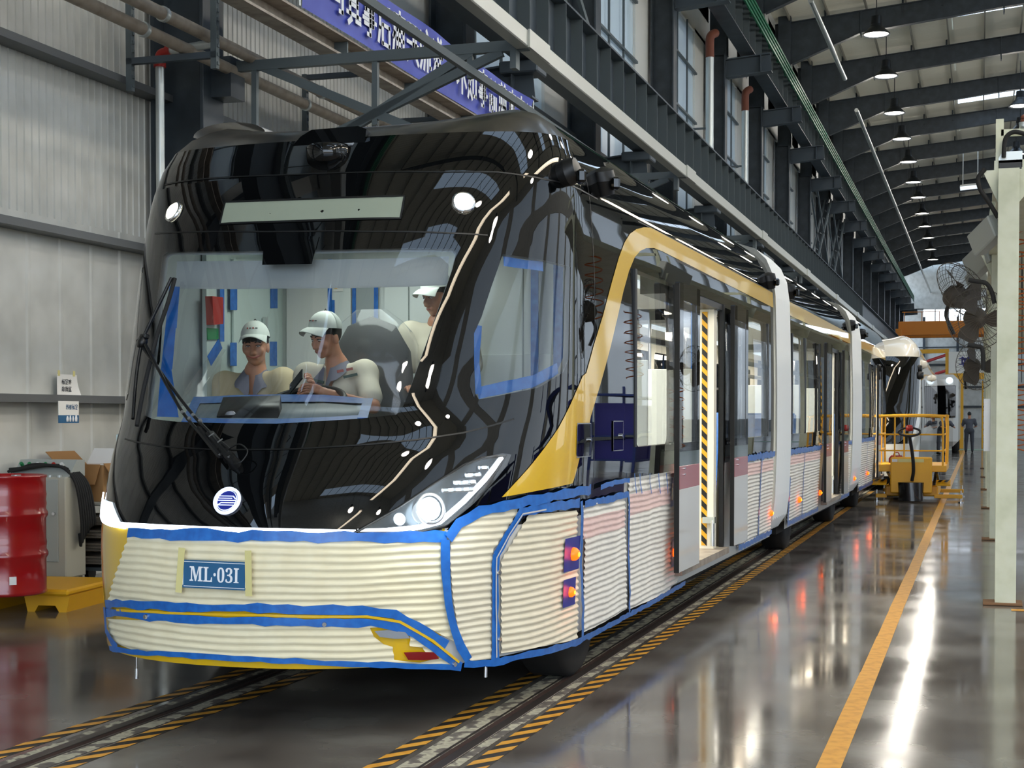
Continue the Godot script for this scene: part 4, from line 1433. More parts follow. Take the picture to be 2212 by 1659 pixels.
	text("ML·03I", 0.095, M.banner_white, "plate_text", pl, fr * Transform3D(Basis(), Vector3(0, 0.0, 0.003)), true, 0.001, 0.8)
	for x in [-0.178, 0.178]:
		st = stn()
		box(st, fr * Vector3(x, 0.015, 0.004), Vector3(0.034, 0.21, 0.001), fr.basis * Basis(Vector3.BACK, -0.06 if x < 0 else 0.04))
		put(st, "masking_strip", M.masking_tape, pl)

func lamp_amber(px: float, py: float, sz: float) -> void:
	var fr := frame(px, py, 0.02)
	var st := stn()
	lathe(st, fr.origin, [Vector2(sz, 0.0), Vector2(sz * 0.95, sz * 0.5), Vector2(sz * 0.6, sz * 0.9), Vector2(0.0, sz)], 18, fr.basis * Basis(Vector3.RIGHT, PI / 2) )
	var a := put(st, "amber_lamp", M.amber, tram)
	st = stn()
	lathe(st, fr.origin, [Vector2(sz * 0.4, sz * 0.7), Vector2(sz * 0.3, sz * 1.05), Vector2(0.0, sz * 1.1)], 14, fr.basis * Basis(Vector3.RIGHT, PI / 2))
	put(st, "amber_core", M.amber_core, a)
	var l := OmniLight3D.new()
	l.name = "amber_glow"
	l.light_energy = 0.012
	l.light_color = Color(1.0, 0.35, 0.08)
	l.light_size = 0.03
	l.omni_range = 10.0
	l.omni_attenuation = 2.0
	l.shadow_enabled = true
	l.position = fr * Vector3(0, 0, sz * 1.6)
	a.add_child(l)

func foam_and_tape() -> void:
	var q := foam_fn
	var tear := fpoly([798, 1355, 840, 1352, 885, 1364, 882, 1394, 910, 1398, 916, 1408, 948, 1418, 905, 1430, 850, 1424, 846, 1396, 828, 1391, 806, 1374])
	skin("foam_wrap", M.foam_front, fpoly([283, 1160, 400, 1165, 600, 1168, 800, 1168, 958, 1170, 962, 1230, 970, 1300, 984, 1388, 954, 1372, 887, 1336, 830, 1318, 780, 1312, 560, 1308, 300, 1302, 238, 1296, 262, 1220]), 0.012, tram, 0.025, 0.0075, [], q)
	skin("foam_wrap", M.foam_front, fpoly([238, 1336, 330, 1338, 560, 1345, 830, 1350, 890, 1368, 985, 1436, 880, 1434, 640, 1427, 400, 1412, 290, 1403, 240, 1380]), 0.012, tram, 0.025, 0.0075, [tear], q)
	skin("foam_wrap", M.foam_mid, fpoly([972, 1160, 1000, 1120, 1050, 1100, 1112, 1086, 1116, 1106, 1060, 1190, 1056, 1422, 1012, 1426, 990, 1385, 975, 1290, 968, 1200]), 0.012, tram, 0.03, 0.0075, [], q)
	skin("foam_wrap", M.foam_mid, fpoly([1140, 1112, 1200, 1106, 1243, 1102, 1244, 1378, 1160, 1396, 1078, 1410, 1080, 1208]), 0.012, tram, 0.03, 0.0075, [], q)
	var pink := 0.0
	skin("foam_wrap", M.foam_side, fpoly([1254, 1092, 1300, 1082, 1346, 1072, 1350, 1316, 1300, 1344, 1256, 1366]), 0.012, tram, 0.03, 0.0075, [], q)
	skin("foam_wrap", M.foam_side, fpoly([1354, 1040, 1400, 1030, 1452, 1021, 1464, 1050, 1464, 1248, 1440, 1276, 1400, 1296, 1355, 1316]), 0.012, tram, 0.03, 0.0075, [], q)
	skin("foam_wrap", M.foam_side, rect(6.1, 8.05, 0.36, 1.13), 0.012, tram, 0.1, 0.0075, [], q)
	skin("foam_wrap", M.foam_side, rect(9.2, 12.0, 0.36, 1.12), 0.012, tram, 0.15, 0.0085, [], q)
	skin("foam_wrap", M.foam_side, rect(14.6, 15.9, 0.36, 1.12), 0.012, tram, 0.15, 0.0085, [], q)
	skin("foam_wrap", M.foam_side, rect(17.45, 20.1, 0.36, 1.12), 0.012, tram, 0.2, 0.0085, [], q)
	# pink cast band where the red livery shows through
	for b in [[1254, 1120, 1346, 1098, 1346, 1140, 1256, 1165], [1356, 1068, 1440, 1050, 1450, 1085, 1356, 1115]]:
		skin("foam_wrap", M.foam_pink, fpoly(b), 0.0125, tram, 0.03, 0.0075, [], q)
	skin("foam_wrap", M.foam_pink, rect(6.1, 8.05, 0.97, 1.08), 0.0125, tram, 0.1, 0.0075, [], q)
	skin("foam_wrap", M.foam_pink, rect(9.2, 12.0, 0.98, 1.08), 0.0125, tram, 0.15, 0.0085, [], q)
	# tapes
	tape([282, 1152, 400, 1156, 600, 1160, 800, 1161, 960, 1158], 0.05)
	tape([962, 1163, 985, 1132, 1030, 1106, 1080, 1094, 1150, 1080, 1210, 1066, 1268, 1057], 0.05, 0.024)
	tape([957, 1166, 955, 1230, 962, 1300, 975, 1362, 1004, 1424], 0.05, 0.025)
	tape([236, 1304, 260, 1302, 330, 1306, 560, 1312, 780, 1315, 850, 1326, 920, 1362, 960, 1392], 0.042)
	tape([238, 1322, 270, 1322, 330, 1330, 600, 1340, 800, 1342, 870, 1355, 930, 1396, 988, 1438], 0.038, 0.023)
	tape([246, 1398, 290, 1405, 400, 1411, 640, 1425, 850, 1434, 990, 1439], 0.026, 0.024)
	tape([236, 1310, 240, 1360, 262, 1400], 0.05, 0.026)
	tape([1066, 1200, 1090, 1155, 1118, 1106, 1160, 1096, 1244, 1086], 0.045)
	tape([1064, 1195, 1064, 1300, 1062, 1424], 0.05, 0.023)
	tape([996, 1432, 1062, 1428, 1150, 1408, 1245, 1382, 1300, 1354, 1400, 1301, 1474, 1258], 0.035, 0.024)
	tape([1248, 1082, 1247, 1200, 1249, 1382], 0.045, 0.023)
	tape([1256, 1088, 1300, 1079, 1350, 1067], 0.04)
	tape([1350, 1062, 1351, 1200, 1353, 1322], 0.035, 0.023)
	tape([1290, 1052, 1320, 1042, 1352, 1036], 0.03, 0.023)
	for r in [[6.1, 8.05, 1.13], [9.2, 12.0, 1.12], [14.6, 15.9, 1.12], [17.45, 20.1, 1.12]]:
		ribbon("blue_tape", M.tape_blue, [Vector2(r[0], r[2]), Vector2(r[1], r[2])], 0.06, 0.023, tram, 0.4)
		ribbon("blue_tape", M.tape_blue, [Vector2(r[0], 0.35), Vector2(r[1], 0.35)], 0.05, 0.023, tram, 0.4)
	for s in [7.2, 10.4, 15.3, 18.7]: ribbon("blue_tape", M.tape_blue, [Vector2(s, 1.12), Vector2(s, 0.35)], 0.045, 0.023, tram, 0.3)
	ribbon("blue_tape", M.tape_blue, [Vector2(9.25, 0.85), Vector2(9.25, 0.36)], 0.08, 0.023, tram, 0.3)
	for x in [1362, 1374, 1396, 1415, 1431]: tape([x, 1022, x + 1, 1042, x + 4, 1066], 0.018, 0.026)
	# side lamps in taped windows of the foam
	for q2 in [[1228, 1196, 0.062, 0.09], [1222, 1279, 0.05, 0.075], [1448, 1193, 0.05, 0.1], [1447, 1062, 0.05, 0.1]]:
		var c := fs(q2[0], q2[1])
		skin("tape_window", M.navy, rect(c.x - q2[2] * (0.6 if c.x < 1.0 else 1.0), c.x + q2[2] * (0.6 if c.x < 1.0 else 1.0), c.y - q2[3], c.y + q2[3]), 0.021, tram, 0.1, 0.1)
	lamp_amber(1230, 1196, 0.036)
	lamp_amber(1224, 1278, 0.028)
	lamp_amber(1449, 1193, 0.03)
	lamp_amber(1660, 1108, 0.03)
	lamp_amber(1721, 1079, 0.035)
	lamp_amber(1766, 1064, 0.035)
	lamp_amber(1841, 1033, 0.035)
	lamp_amber(1870, 1022, 0.035)
	var cc := fs(1444, 1062)
	skin("red_reflector", M.reflector_red, rrect(cc.x - 0.022, cc.x + 0.022, cc.y - 0.06, cc.y + 0.06, 0.01), 0.028, tram, 0.1, 0.1)
	# lamps in the torn corner of the bumper foam
	var fg := skin("fog_lens", M.lens_grey, fpoly([806, 1361, 835, 1359, 872, 1364, 882, 1377, 850, 1378, 818, 1374]), 0.022, tram, 0.03, 0.03)
	meta(fg, "grey fog lamp lens in the torn foam")
	skin("red_reflector", M.reflector_red, fpoly([868, 1407, 900, 1406, 934, 1407, 943, 1421, 910, 1424, 878, 1423]), 0.022, tram, 0.03, 0.03)
	for b in [[1068, 1236], [1070, 1379], [324, 1330], [701, 1346], [975, 1432]]:
		var fr := frame(b[0], b[1], 0.022)
		var st := stn()
		cyl(st, fr.origin, fr * Vector3(0, 0, 0.012), 0.013, 0.01)
		put(st, "screw_head", M.chrome, tram)
	# cords dangling from the bumper
	for d in [[288, 1412, 1440], [1046, 1434, 1478]]:
		var p := S0(fs(d[0], d[1] - 14.0).x, 0.34) + Vector3(0, 0, -0.02)
		var st := stn()
		cyl(st, p, p + Vector3(0, -0.07, 0), 0.003, -1.0, 6)
		cyl(st, p + Vector3(0, -0.07, 0), p + Vector3(0, -0.12, 0), 0.009, -1.0, 8)
		put(st, "hanging_clip", M.chrome, tram)
	# edge joint lines left open between the tapes
	ribbon("yellow_gap", M.tram_yellow, [fs(262, 1316), fs(330, 1319), fs(560, 1326), fs(790, 1329), fs(860, 1341), fs(930, 1383), fs(985, 1428)], 0.012, 0.026, tram, 0.1)
	ribbon("open_joint", M.tram_white, [fs(1064, 1418), fs(1063, 1310), fs(1064, 1204), fs(1092, 1152), fs(1120, 1110), fs(1170, 1100)], 0.008, 0.028, tram, 0.1)

func roof_sensors() -> void:
	# lidar box in the dome
	var t := Node3D.new()
	t.name = "lidar_housing"
	tram.add_child(t, true)
	meta(t, "black sensor housing set into the dome above the windshield")
	var c := tz(701, 338, -1.04)
	var st := stn()
	var up := 0.115
	var pr := [[-0.29, -up, 0.08], [0.24, -up, 0.1], [0.22, up, -0.16], [-0.16, up, -0.16]]
	prism(st, pts([-0.3, -0.12, 0.22, -0.11, 0.22, 0.07, 0.17, 0.09, -0.1, 0.085, -0.16, 0.05]), c + Vector3(0, 0, -0.32), Vector3.RIGHT, Vector3(0, 1, -0.25).normalized(), 0.3)
	put(st, "hood", M.tram_black, t)
	st = stn()
	lathe(st, c + Vector3(0.03, 0.005, 0.0), [Vector2(0.0, -0.05), Vector2(0.12, -0.05), Vector2(0.125, 0.035), Vector2(0.11, 0.05), Vector2(0.0, 0.055)], 24)
	put(st, "lidar_drum", M.tram_black, t)
	st = stn()
	box(st, c + Vector3(0.03, 0.085, -0.1), Vector3(0.26, 0.014, 0.2), Basis(Vector3.RIGHT, 0.3), 0.006)
	put(st, "hood_cap", M.lens_grey, t)
	# camera pods
	for q in [[1235, 372, 1, 0.09], [1310, 388, 1, 0.08], [1665, 604, 1, 0.1], [1709, 627, 1, 0.1], [1841, 701, 1, 0.1], [1864, 720, 1, 0.1]]:
		var p := tx(q[0], q[1], 1.27)
		var pod := Node3D.new()
		pod.name = "camera_pod"
		tram.add_child(pod, true)
		st = stn()
		var zz := 0.4
		lathe(st, p + Vector3(-0.02, 0, 0), [Vector2(0.0, -0.1), Vector2(0.06, -0.085), Vector2(0.075, 0.0), Vector2(0.065, 0.055), Vector2(0.0, 0.075)], 12, Basis(Vector3.RIGHT, 0.3) * (Basis(Vector3.BACK, -1.3) if q[0] < 1280 else Basis()), false)
		put(st, "pod_shell", M.black_plastic, pod)
		st = stn()
		box(st, p + Vector3(0.06, -0.03, 0.03), Vector3(0.05, 0.07, 0.07), Basis(Vector3.UP, 0.4), 0.012)
		put(st, "pod_lens", M.tram_black, pod)
	# roof fairing of the equipment behind the nose, pale lip on the far side
	st = stn()
	st.set_smooth_group(1)
	for i in 14:
		var g := func(k: int, o: float) -> Vector3:
			var a := PI * k / 14.0
			return Vector3(-0.92 - 0.24 * cos(a), 3.17 + 0.075 * sin(a) + o, -1.75)
		quad(st, g.call(i, 0.0), g.call(i + 1, 0.0), (g.call(i + 1, 0.0) as Vector3) + Vector3(0, 0.0, -1.2), (g.call(i, 0.0) as Vector3) + Vector3(0, 0, -1.2), Vector3.UP)
	put(st, "roof_fairing", M.tram_white, tram)

func wipers() -> void:
	var off := 0.055
	var w := Node3D.new()
	w.name = "wiper"
	tram.add_child(w, true)
	meta(w, "double-arm black windshield wiper parked upright")
	var base := frame(500, 1000, 0.03)
	var pa := []
	for e in [[[506, 985], [432, 912], [318, 742]], [[482, 985], [410, 905], [334, 752]]]:
		var p := []
		for q in e[0] if false else [e[0], e[1], e[2]]: p.append(frame(q[0], q[1], off).origin)
		var st := stn()
		tube(st, smooth_path(p, 8), 0.0085, 8)
		put(st, "wiper_arm", M.black_plastic, w)
	var st := stn()
	for q in [[432, 912], [410, 905], [446, 925], [424, 920]]: cyl(st, frame(q[0], q[1], off).origin, frame(q[0], q[1], off + 0.014).origin, 0.009)
	put(st, "arm_bolt", M.bolt, w)
	st = stn()
	for q in [[508, 1003], [482, 975], [496, 990]]:
		var f := frame(q[0], q[1], 0.0)
		cyl(st, f.origin, f * Vector3(0, 0, 0.06), 0.032, 0.02)
	bar(st, frame(508, 1003, 0.045).origin, frame(462, 948, 0.05).origin, 0.045, 0.03, 0.008)
	bar(st, frame(488, 998, 0.045).origin, frame(440, 938, 0.05).origin, 0.04, 0.03, 0.008)
	put(st, "wiper_pivot", M.black_plastic, w)
	st = stn()
	for q in [[470, 958], [488, 970]]: box(st, frame(q[0], q[1], 0.068).origin, Vector3(0.03, 0.006, 0.004), frame(q[0], q[1]).basis * Basis(Vector3.BACK, 0.8))
	put(st, "pivot_clip", M.bolt, w)
	st = stn()
	var hub := frame(326, 745, 0.05)
	lathe(st, hub.origin, [Vector2(0.0, -0.02), Vector2(0.03, -0.015), Vector2(0.035, 0.015), Vector2(0.0, 0.025)], 12, hub.basis * Basis(Vector3.RIGHT, PI / 2))
	box(st, hub * Vector3(0.01, 0.03, 0.0), Vector3(0.06, 0.025, 0.03), hub.basis, 0.005)
	put(st, "blade_hub", M.black_plastic, w)
	st = stn()
	var bl := []
	for q in [[387, 606], [372, 660], [352, 720], [334, 790], [318, 860], [306, 926]]: bl.append(frame(q[0], q[1], 0.03).origin)
	tube(st, smooth_path(bl, 5), 0.011, 8)
	put(st, "wiper_blade", M.rubber, w)
	st = stn()
	bl = []
	for q in [[387, 608], [368, 650], [342, 705], [326, 745], [316, 800], [310, 860], [305, 915]]: bl.append(frame(q[0], q[1], 0.052).origin)
	tube(st, smooth_path(bl, 5), 0.009, 8)
	put(st, "blade_spine", M.black_plastic, w)
	st = stn()
	tube(st, smooth_path([frame(500, 985, 0.05).origin, frame(528, 978, 0.07).origin, frame(545, 990, 0.06).origin, frame(530, 1010, 0.05).origin, frame(512, 1012, 0.04).origin], 6), 0.004, 6)
	put(st, "washer_hose", M.black_plastic, w)

func px_quad(st: SurfaceTool, a: Array, z: float, t := 0.008) -> void:
	# a flat polygon on the cab's rear wall drawn from pixels
	var p := PackedVector2Array()
	for k in range(0, a.size(), 2):
		var q := tz(a[k], a[k + 1], z)
		p.append(Vector2(q.x, q.y))
	prism(st, p, Vector3(0, 0, z), Vector3.RIGHT, Vector3.UP, t)
func px_left(st: SurfaceTool, a: Array, x: float, t := 0.008) -> void:
	var p := PackedVector2Array()
	for k in range(0, a.size(), 2):
		var q := tx(a[k], a[k + 1], x)
		p.append(Vector2(-q.z, q.y))
	prism(st, p, Vector3(x, 0, 0), Vector3(0, 0, -1), Vector3.UP, t)

func cab_interior() -> void:
	var ZR := -2.95
	var XL := -1.19
	var cab := Node3D.new()
	cab.name = "cab_interior"
	tram.add_child(cab, true)
	meta(cab, "white cab lining with strips of blue masking tape")
	var st := stn()
	box(st, Vector3(0, 1.55, ZR - 0.03), Vector3(2.42, 2.3, 0.05))
	put(st, "rear_wall", M.cab_white, cab)
	st = stn()
	prism(st, pts([1.95, 0.4, 2.95, 0.4, 2.95, 2.6, 1.95, 2.6]), Vector3(XL - 0.03, 0, 0), Vector3(0, 0, -1), Vector3.UP, 0.03)
	put(st, "side_wall", M.cab_green, cab)
	st = stn()
	prism(st, pts([1.0, 0.4, 1.95, 0.4, 1.95, 1.62, 1.0, 1.4]), Vector3(XL - 0.03, 0, 0), Vector3(0, 0, -1), Vector3.UP, 0.03)
	put(st, "side_wall", M.cab_green, cab)
	st = stn()
	prism(st, pts([-1.16, 2.9, -1.16, 1.75, -0.9, 1.25, -0.4, 1.05, 0.4, 1.05, 0.9, 1.25, 1.16, 1.75, 1.16, 2.9]), Vector3(0, 2.62, 0), Vector3.RIGHT, Vector3(0, 0, -1), 0.03)
	put(st, "cab_ceiling", M.white_paint, cab)
	st = stn()
	prism(st, pts([-1.16, 2.9, -1.16, 1.75, -0.9, 0.8, -0.4, 0.5, 0.4, 0.5, 0.9, 0.8, 1.16, 1.75, 1.16, 2.9]), Vector3(0, 0.4, 0), Vector3.RIGHT, Vector3(0, 0, -1), 0.05)
	put(st, "cab_floor", M.cab_grey, cab)
	st = stn()
	box(st, Vector3(-0.1, 2.63, -2.2), Vector3(0.5, 0.02, 0.5))
	put(st, "cab_light", M.led_soft, cab)
	var l := AreaLight3D.new()
	l.name = "cab_glow"
	l.area_size = Vector2(0.9, 0.7)
	l.light_energy = 1.5
	l.light_color = Color(0.95, 1.0, 0.97)
	l.rotation = Vector3(-PI / 2, 0, 0)
	l.position = Vector3(-0.2, 2.6, -2.1)
	l.shadow_enabled = true
	l.area_range = 12.0
	cab.add_child(l)
	# rolled sun blind at the top of the windshield
	st = stn()
	st.set_smooth_group(1)
	var bp := []
	for q in [[356, 552], [480, 548], [600, 545], [760, 543], [880, 541], [975, 540]]:
		bp.append(fs(q[0], q[1]))
	for i in bp.size() - 1:
		var a := S(bp[i].x, bp[i].y, -0.08)
		var b := S(bp[i + 1].x, bp[i + 1].y, -0.08)
		quad(st, a, b, b + Vector3(0, -0.135, 0.02), a + Vector3(0, -0.135, 0.02), Vector3.BACK)
		quad(st, a + Vector3(0, -0.135, 0.02), b + Vector3(0, -0.135, 0.02), b + Vector3(0, -0.15, 0.05), a + Vector3(0, -0.15, 0.05), Vector3.BACK)
	put(st, "sun_blind", M.cab_grey, cab)
	# rear wall: bright door panel, cupboard, taped frames, warning sticker
	for e in [["door_panel", M.white_paint, [622, 560, 712, 560, 712, 900, 622, 900]], ["cupboard_door", M.cab_white, [716, 565, 760, 572, 760, 900, 716, 900]], ["cupboard_side", M.cab_grey, [764, 575, 818, 590, 818, 900, 764, 900]], ["locker_door", M.cab_white, [833, 590, 884, 590, 884, 900, 833, 900]], ["locker_door", M.cab_white, [887, 590, 950, 590, 950, 900, 887, 900]], ["air_vent", M.cab_grey, [828, 578, 905, 576, 905, 594, 828, 595]]]:
		st = stn()
		px_quad(st, e[2], ZR + 0.006, 0.02)
		put(st, e[0], e[1], cab)
	for a in [[708, 560, 717, 560, 717, 720, 708, 720], [715, 648, 723, 648, 723, 720, 715, 720], [761, 588, 769, 588, 769, 720, 761, 720], [770, 588, 816, 598, 816, 606, 770, 598], [808, 600, 817, 602, 817, 720, 808, 720], [825, 580, 840, 580, 844, 594, 831, 594], [602, 600, 608, 600, 608, 720, 602, 720]]:
		st = stn()
		px_quad(st, a, ZR + 0.03, 0.002)
		put(st, "wall_tape", M.tape_blue, cab)
	st = stn()
	px_quad(st, [720, 608, 741, 607, 741, 629, 720, 630], ZR + 0.03, 0.002)
	var stk := put(st, "warning_sticker", M.paper, cab)
	st = stn()
	px_quad(st, [722, 624, 729, 624, 725.5, 612], ZR + 0.033, 0.001)
	put(st, "sticker_triangle", M.yellow_paint, stk)
	# side wall: door with tape at its corners, handle, red hammer box, green sign
	st = stn()
	px_left(st, [500, 560, 606, 560, 606, 890, 500, 890], XL + 0.005, 0.015)
	put(st, "side_door", M.cab_green, cab)
	for a in [[475, 600, 484, 600, 484, 738, 475, 738], [497, 588, 512, 588, 512, 670, 497, 670], [584, 588, 599, 588, 599, 666, 584, 666], [497, 740, 511, 740, 511, 790, 497, 790], [583, 738, 598, 738, 598, 790, 583, 790]]:
		st = stn()
		px_left(st, a, XL + 0.022, 0.002)
		put(st, "wall_tape", M.tape_blue, cab)
	st = stn()
	px_left(st, [567, 685, 573, 685, 573, 712, 567, 712], XL + 0.03, 0.02)
	put(st, "door_handle", M.galv, cab)
	st = stn()
	px_left(st, [443, 640, 467, 643, 467, 700, 446, 702], XL + 0.01, 0.05)
	put(st, "hammer_box", M.red_paint, cab)
	st = stn()
	px_left(st, [446, 708, 470, 710, 470, 733, 447, 734], XL + 0.01, 0.006)
	put(st, "escape_sign", M.green_sign, cab)
	# plastic film and blue tape hanging at the left pillar
	st = stn()
	st.set_smooth_group(1)
	var film := [[345, 610, 0.07], [336, 700, 0.08], [326, 790, 0.09], [318, 890, 0.1]]
	for i in film.size() - 1:
		var g := func(k: int, dx: float) -> Vector3:
			var c := fs(film[k][0] + dx, film[k][1])
			return S(c.x, c.y, -0.06)
		quad(st, g.call(i, 0.0), g.call(i + 1, 0.0), g.call(i + 1, 50.0 if i == 2 else 26.0), g.call(i, 24.0), Vector3.BACK)
	put(st, "pillar_tape", M.tape_blue, cab)
	st = stn()
	st.set_smooth_group(1)
	var fa := [tx(372, 905, -1.1), tx(395, 840, -1.1), tx(430, 790, -1.12), tx(474, 745, -1.14)]
	var fb := [tx(470, 905, -0.9), tx(480, 850, -1.0), tx(484, 800, -1.05), tx(486, 760, -1.12)]
	for i in 3:
		for k in 4:
			var g := func(a: int, f: float) -> Vector3:
				return (fa[a] as Vector3).lerp(fb[a], f) + Vector3(0.03 * sin(f * 9.0 + a), 0.01 * cos(f * 7.0), 0)
			quad(st, g.call(i, k / 4.0), g.call(i + 1, k / 4.0), g.call(i + 1, (k + 1) / 4.0), g.call(i, (k + 1) / 4.0), Vector3(1, 0.3, 0.5))
	put(st, "plastic_sheet", M.plastic_film, cab)
	st = stn()
	bar(st, tx(476, 742, -1.1), tx(452, 780, -1.1), 0.004, 0.07)
	put(st, "sheet_tape", M.tape_blue, cab)
	# dashboard: curved top, taped edges, instrument hood
	st = stn()
	st.set_smooth_group(1)
	var dl := []
	for q in [[395, 908], [480, 912], [590, 913], [700, 908], [782, 901]]:
		var c := fs(q[0], q[1])
		dl.append(S(c.x, c.y, -0.03))
	var dt := [tz(428, 860, -1.35), tz(500, 856, -1.4), tz(600, 854, -1.42), tz(700, 855, -1.42), tz(796, 863, -1.38)]
	for i in 4: quad(st, dl[i], dl[i + 1], dt[i + 1], dt[i], Vector3(0, 1, 0.6))
	for i in 4: quad(st, dt[i], dt[i + 1], (dt[i + 1] as Vector3) + Vector3(0, -0.5, -0.05), (dt[i] as Vector3) + Vector3(0, -0.5, -0.05), Vector3(0, 0, -1))
	for i in 4: quad(st, dl[i], dl[i + 1], (dl[i + 1] as Vector3) + Vector3(0, -0.45, -0.1), (dl[i] as Vector3) + Vector3(0, -0.45, -0.1), Vector3(0, 0, 1))
	put(st, "dashboard", M.dash_grey, cab)
	for a in [[0, 1, 2, 3, 4]]:
		st = stn()
		for i in 4:
			var u: Vector3 = dt[i]
			var v: Vector3 = dt[i + 1]
			quad(st, u + Vector3(0, 0.006, 0), v + Vector3(0, 0.006, 0), v.lerp(dl[i + 1], 0.28) + Vector3(0, 0.006, 0.003), u.lerp(dl[i], 0.28) + Vector3(0, 0.006, 0.003), Vector3(0, 1, 0.6))
		put(st, "dash_tape", M.tape_blue, cab)
		st = stn()
		for i in 4:
			var u: Vector3 = dl[i]
			var v: Vector3 = dl[i + 1]
			quad(st, u + Vector3(0, 0.008, 0.004), v + Vector3(0, 0.008, 0.004), v.lerp(dt[i + 1], 0.16) + Vector3(0, 0.008, 0.004), u.lerp(dt[i], 0.16) + Vector3(0, 0.008, 0.004), Vector3(0, 1, 0.6))
		put(st, "dash_tape", M.tape_blue, cab)
	for i in [0, 4]:
		st = stn()
		bar(st, dt[i] + Vector3(0, 0.006, 0), dl[i] + Vector3(0, 0.01, 0), 0.05, 0.003)
		put(st, "dash_tape", M.tape_blue, cab)
	st = stn()
	var hp := [tz(482, 872, -0.9), tz(606, 868, -0.9), tz(600, 912, -0.58), tz(468, 914, -0.58)]
	for k in 4: hp[k] += Vector3(0, 0.035, 0)
	quad(st, hp[0], hp[1], hp[2], hp[3], Vector3(0, 1, 1))
	for k in 4: quad(st, hp[k], hp[(k + 1) % 4], (hp[(k + 1) % 4] as Vector3) + Vector3(0, -0.12, -0.03), (hp[k] as Vector3) + Vector3(0, -0.12, -0.03), Vector3(0, 0, 1) if k == 2 else Vector3(1 if k == 1 else -1, 0, 0))
	put(st, "instrument_hood", M.black_plastic, cab)
	st = stn()
	var lc := tz(500, 900, -0.62)
	lathe(st, lc, [Vector2(0.03, 0.0), Vector2(0.028, 0.02), Vector2(0.0, 0.024)], 16, Basis(Vector3.RIGHT, PI / 2))
	put(st, "hood_camera", M.lens_grey, cab)
	# steering wheel
	st = stn()
	var wc := tz(655, 872, -1.5)
	var wb := Basis(Vector3.RIGHT, 0.4)
	var wp := []
	for k in 33: wp.append(wc + wb * Vector3(0.235 * cos(TAU * k / 32.0), 0, 0.235 * sin(TAU * k / 32.0)))
	tube(st, wp, 0.018, 10, false)
	var sw := put(st, "steering_wheel", M.black_plastic, cab)
	st = stn()
	for k in 3: bar(st, wc, wc + wb * Vector3(0.23 * cos(k * 2.1 + 0.5), -0.01, 0.23 * sin(k * 2.1 + 0.5)), 0.04, 0.015)
	cyl(st, wc + wb * Vector3(0, -0.03, 0), wc + wb * Vector3(0, 0.01, 0), 0.06, 0.055, 16)
	cyl(st, wc + wb * Vector3(0, -0.5, 0), wc, 0.03)
	put(st, "wheel_spoke", M.black_plastic, sw)
	# tape and panel edges seen through the side window
	for e in [[1147, 1163, M.tape_blue], [1196, 1216, M.tape_blue], [1128, 1131, M.cab_grey]]:
		st = stn()
		var qa := tz(e[0], 580, -2.9)
		var qb := tz(e[1], 820, -2.9)
		box(st, Vector3((qa.x + qb.x) / 2.0, 1.95, -2.9), Vector3(absf(qb.x - qa.x), 1.1, 0.012))
		put(st, "wall_tape", e[2], cab)
	# driver's seat wrapped in clear plastic
	var seat := Node3D.new()
	seat.name = "driver_seat"
	tram.add_child(seat, true)
	meta(seat, "dark driver's seat wrapped in clear plastic")
	var sc := tz(800, 790, -2.3)
	st = stn()
	lathe(st, Vector3(sc.x, 1.62, -2.32), [Vector2(0.0, -0.55), Vector2(0.26, -0.5), Vector2(0.28, 0.1), Vector2(0.26, 0.28), Vector2(0.16, 0.44), Vector2(0.0, 0.5)], 20, Basis.from_scale(Vector3(1, 1, 0.35)))
	put(st, "seat_back", M.seat_dark, seat)
	st = stn()
	box(st, Vector3(sc.x, 1.0, -2.05), Vector3(0.52, 0.16, 0.5), Basis(), 0.05)
	put(st, "seat_cushion", M.seat_dark, seat)
	st = stn()
	box(st, Vector3(sc.x, 0.7, -2.1), Vector3(0.3, 0.55, 0.3))
	put(st, "seat_pedestal", M.black_plastic, seat)
	st = stn()
	st.set_smooth_group(1)
	for i in 14:
		for k in 20:
			var g := func(a: int, b: int) -> Vector3:
				var v := a / 14.0
				var t := PI * b / 20.0 * 2.0
				var rr := 0.31 * (1.0 if v < 0.6 else sqrt(maxf(0.02, 1.0 - pow((v - 0.6) / 0.42, 2.0)))) * (1.0 + 0.12 * noise.get_noise_2d(b * 1.7, v * 9.0) + 0.1 * noise.get_noise_2d(b * 4.0, v * 3.0))
				return Vector3(sc.x + rr * cos(t) * 1.05, 1.12 + v * 1.04, -2.32 + rr * 0.5 * sin(t))
			quad(st, g.call(i, k), g.call(i + 1, k), g.call(i + 1, k + 1), g.call(i, k + 1), (g.call(i, k) as Vector3) - Vector3(sc.x, 1.5, -2.32))
	put(st, "plastic_wrap", M.plastic_film, seat)

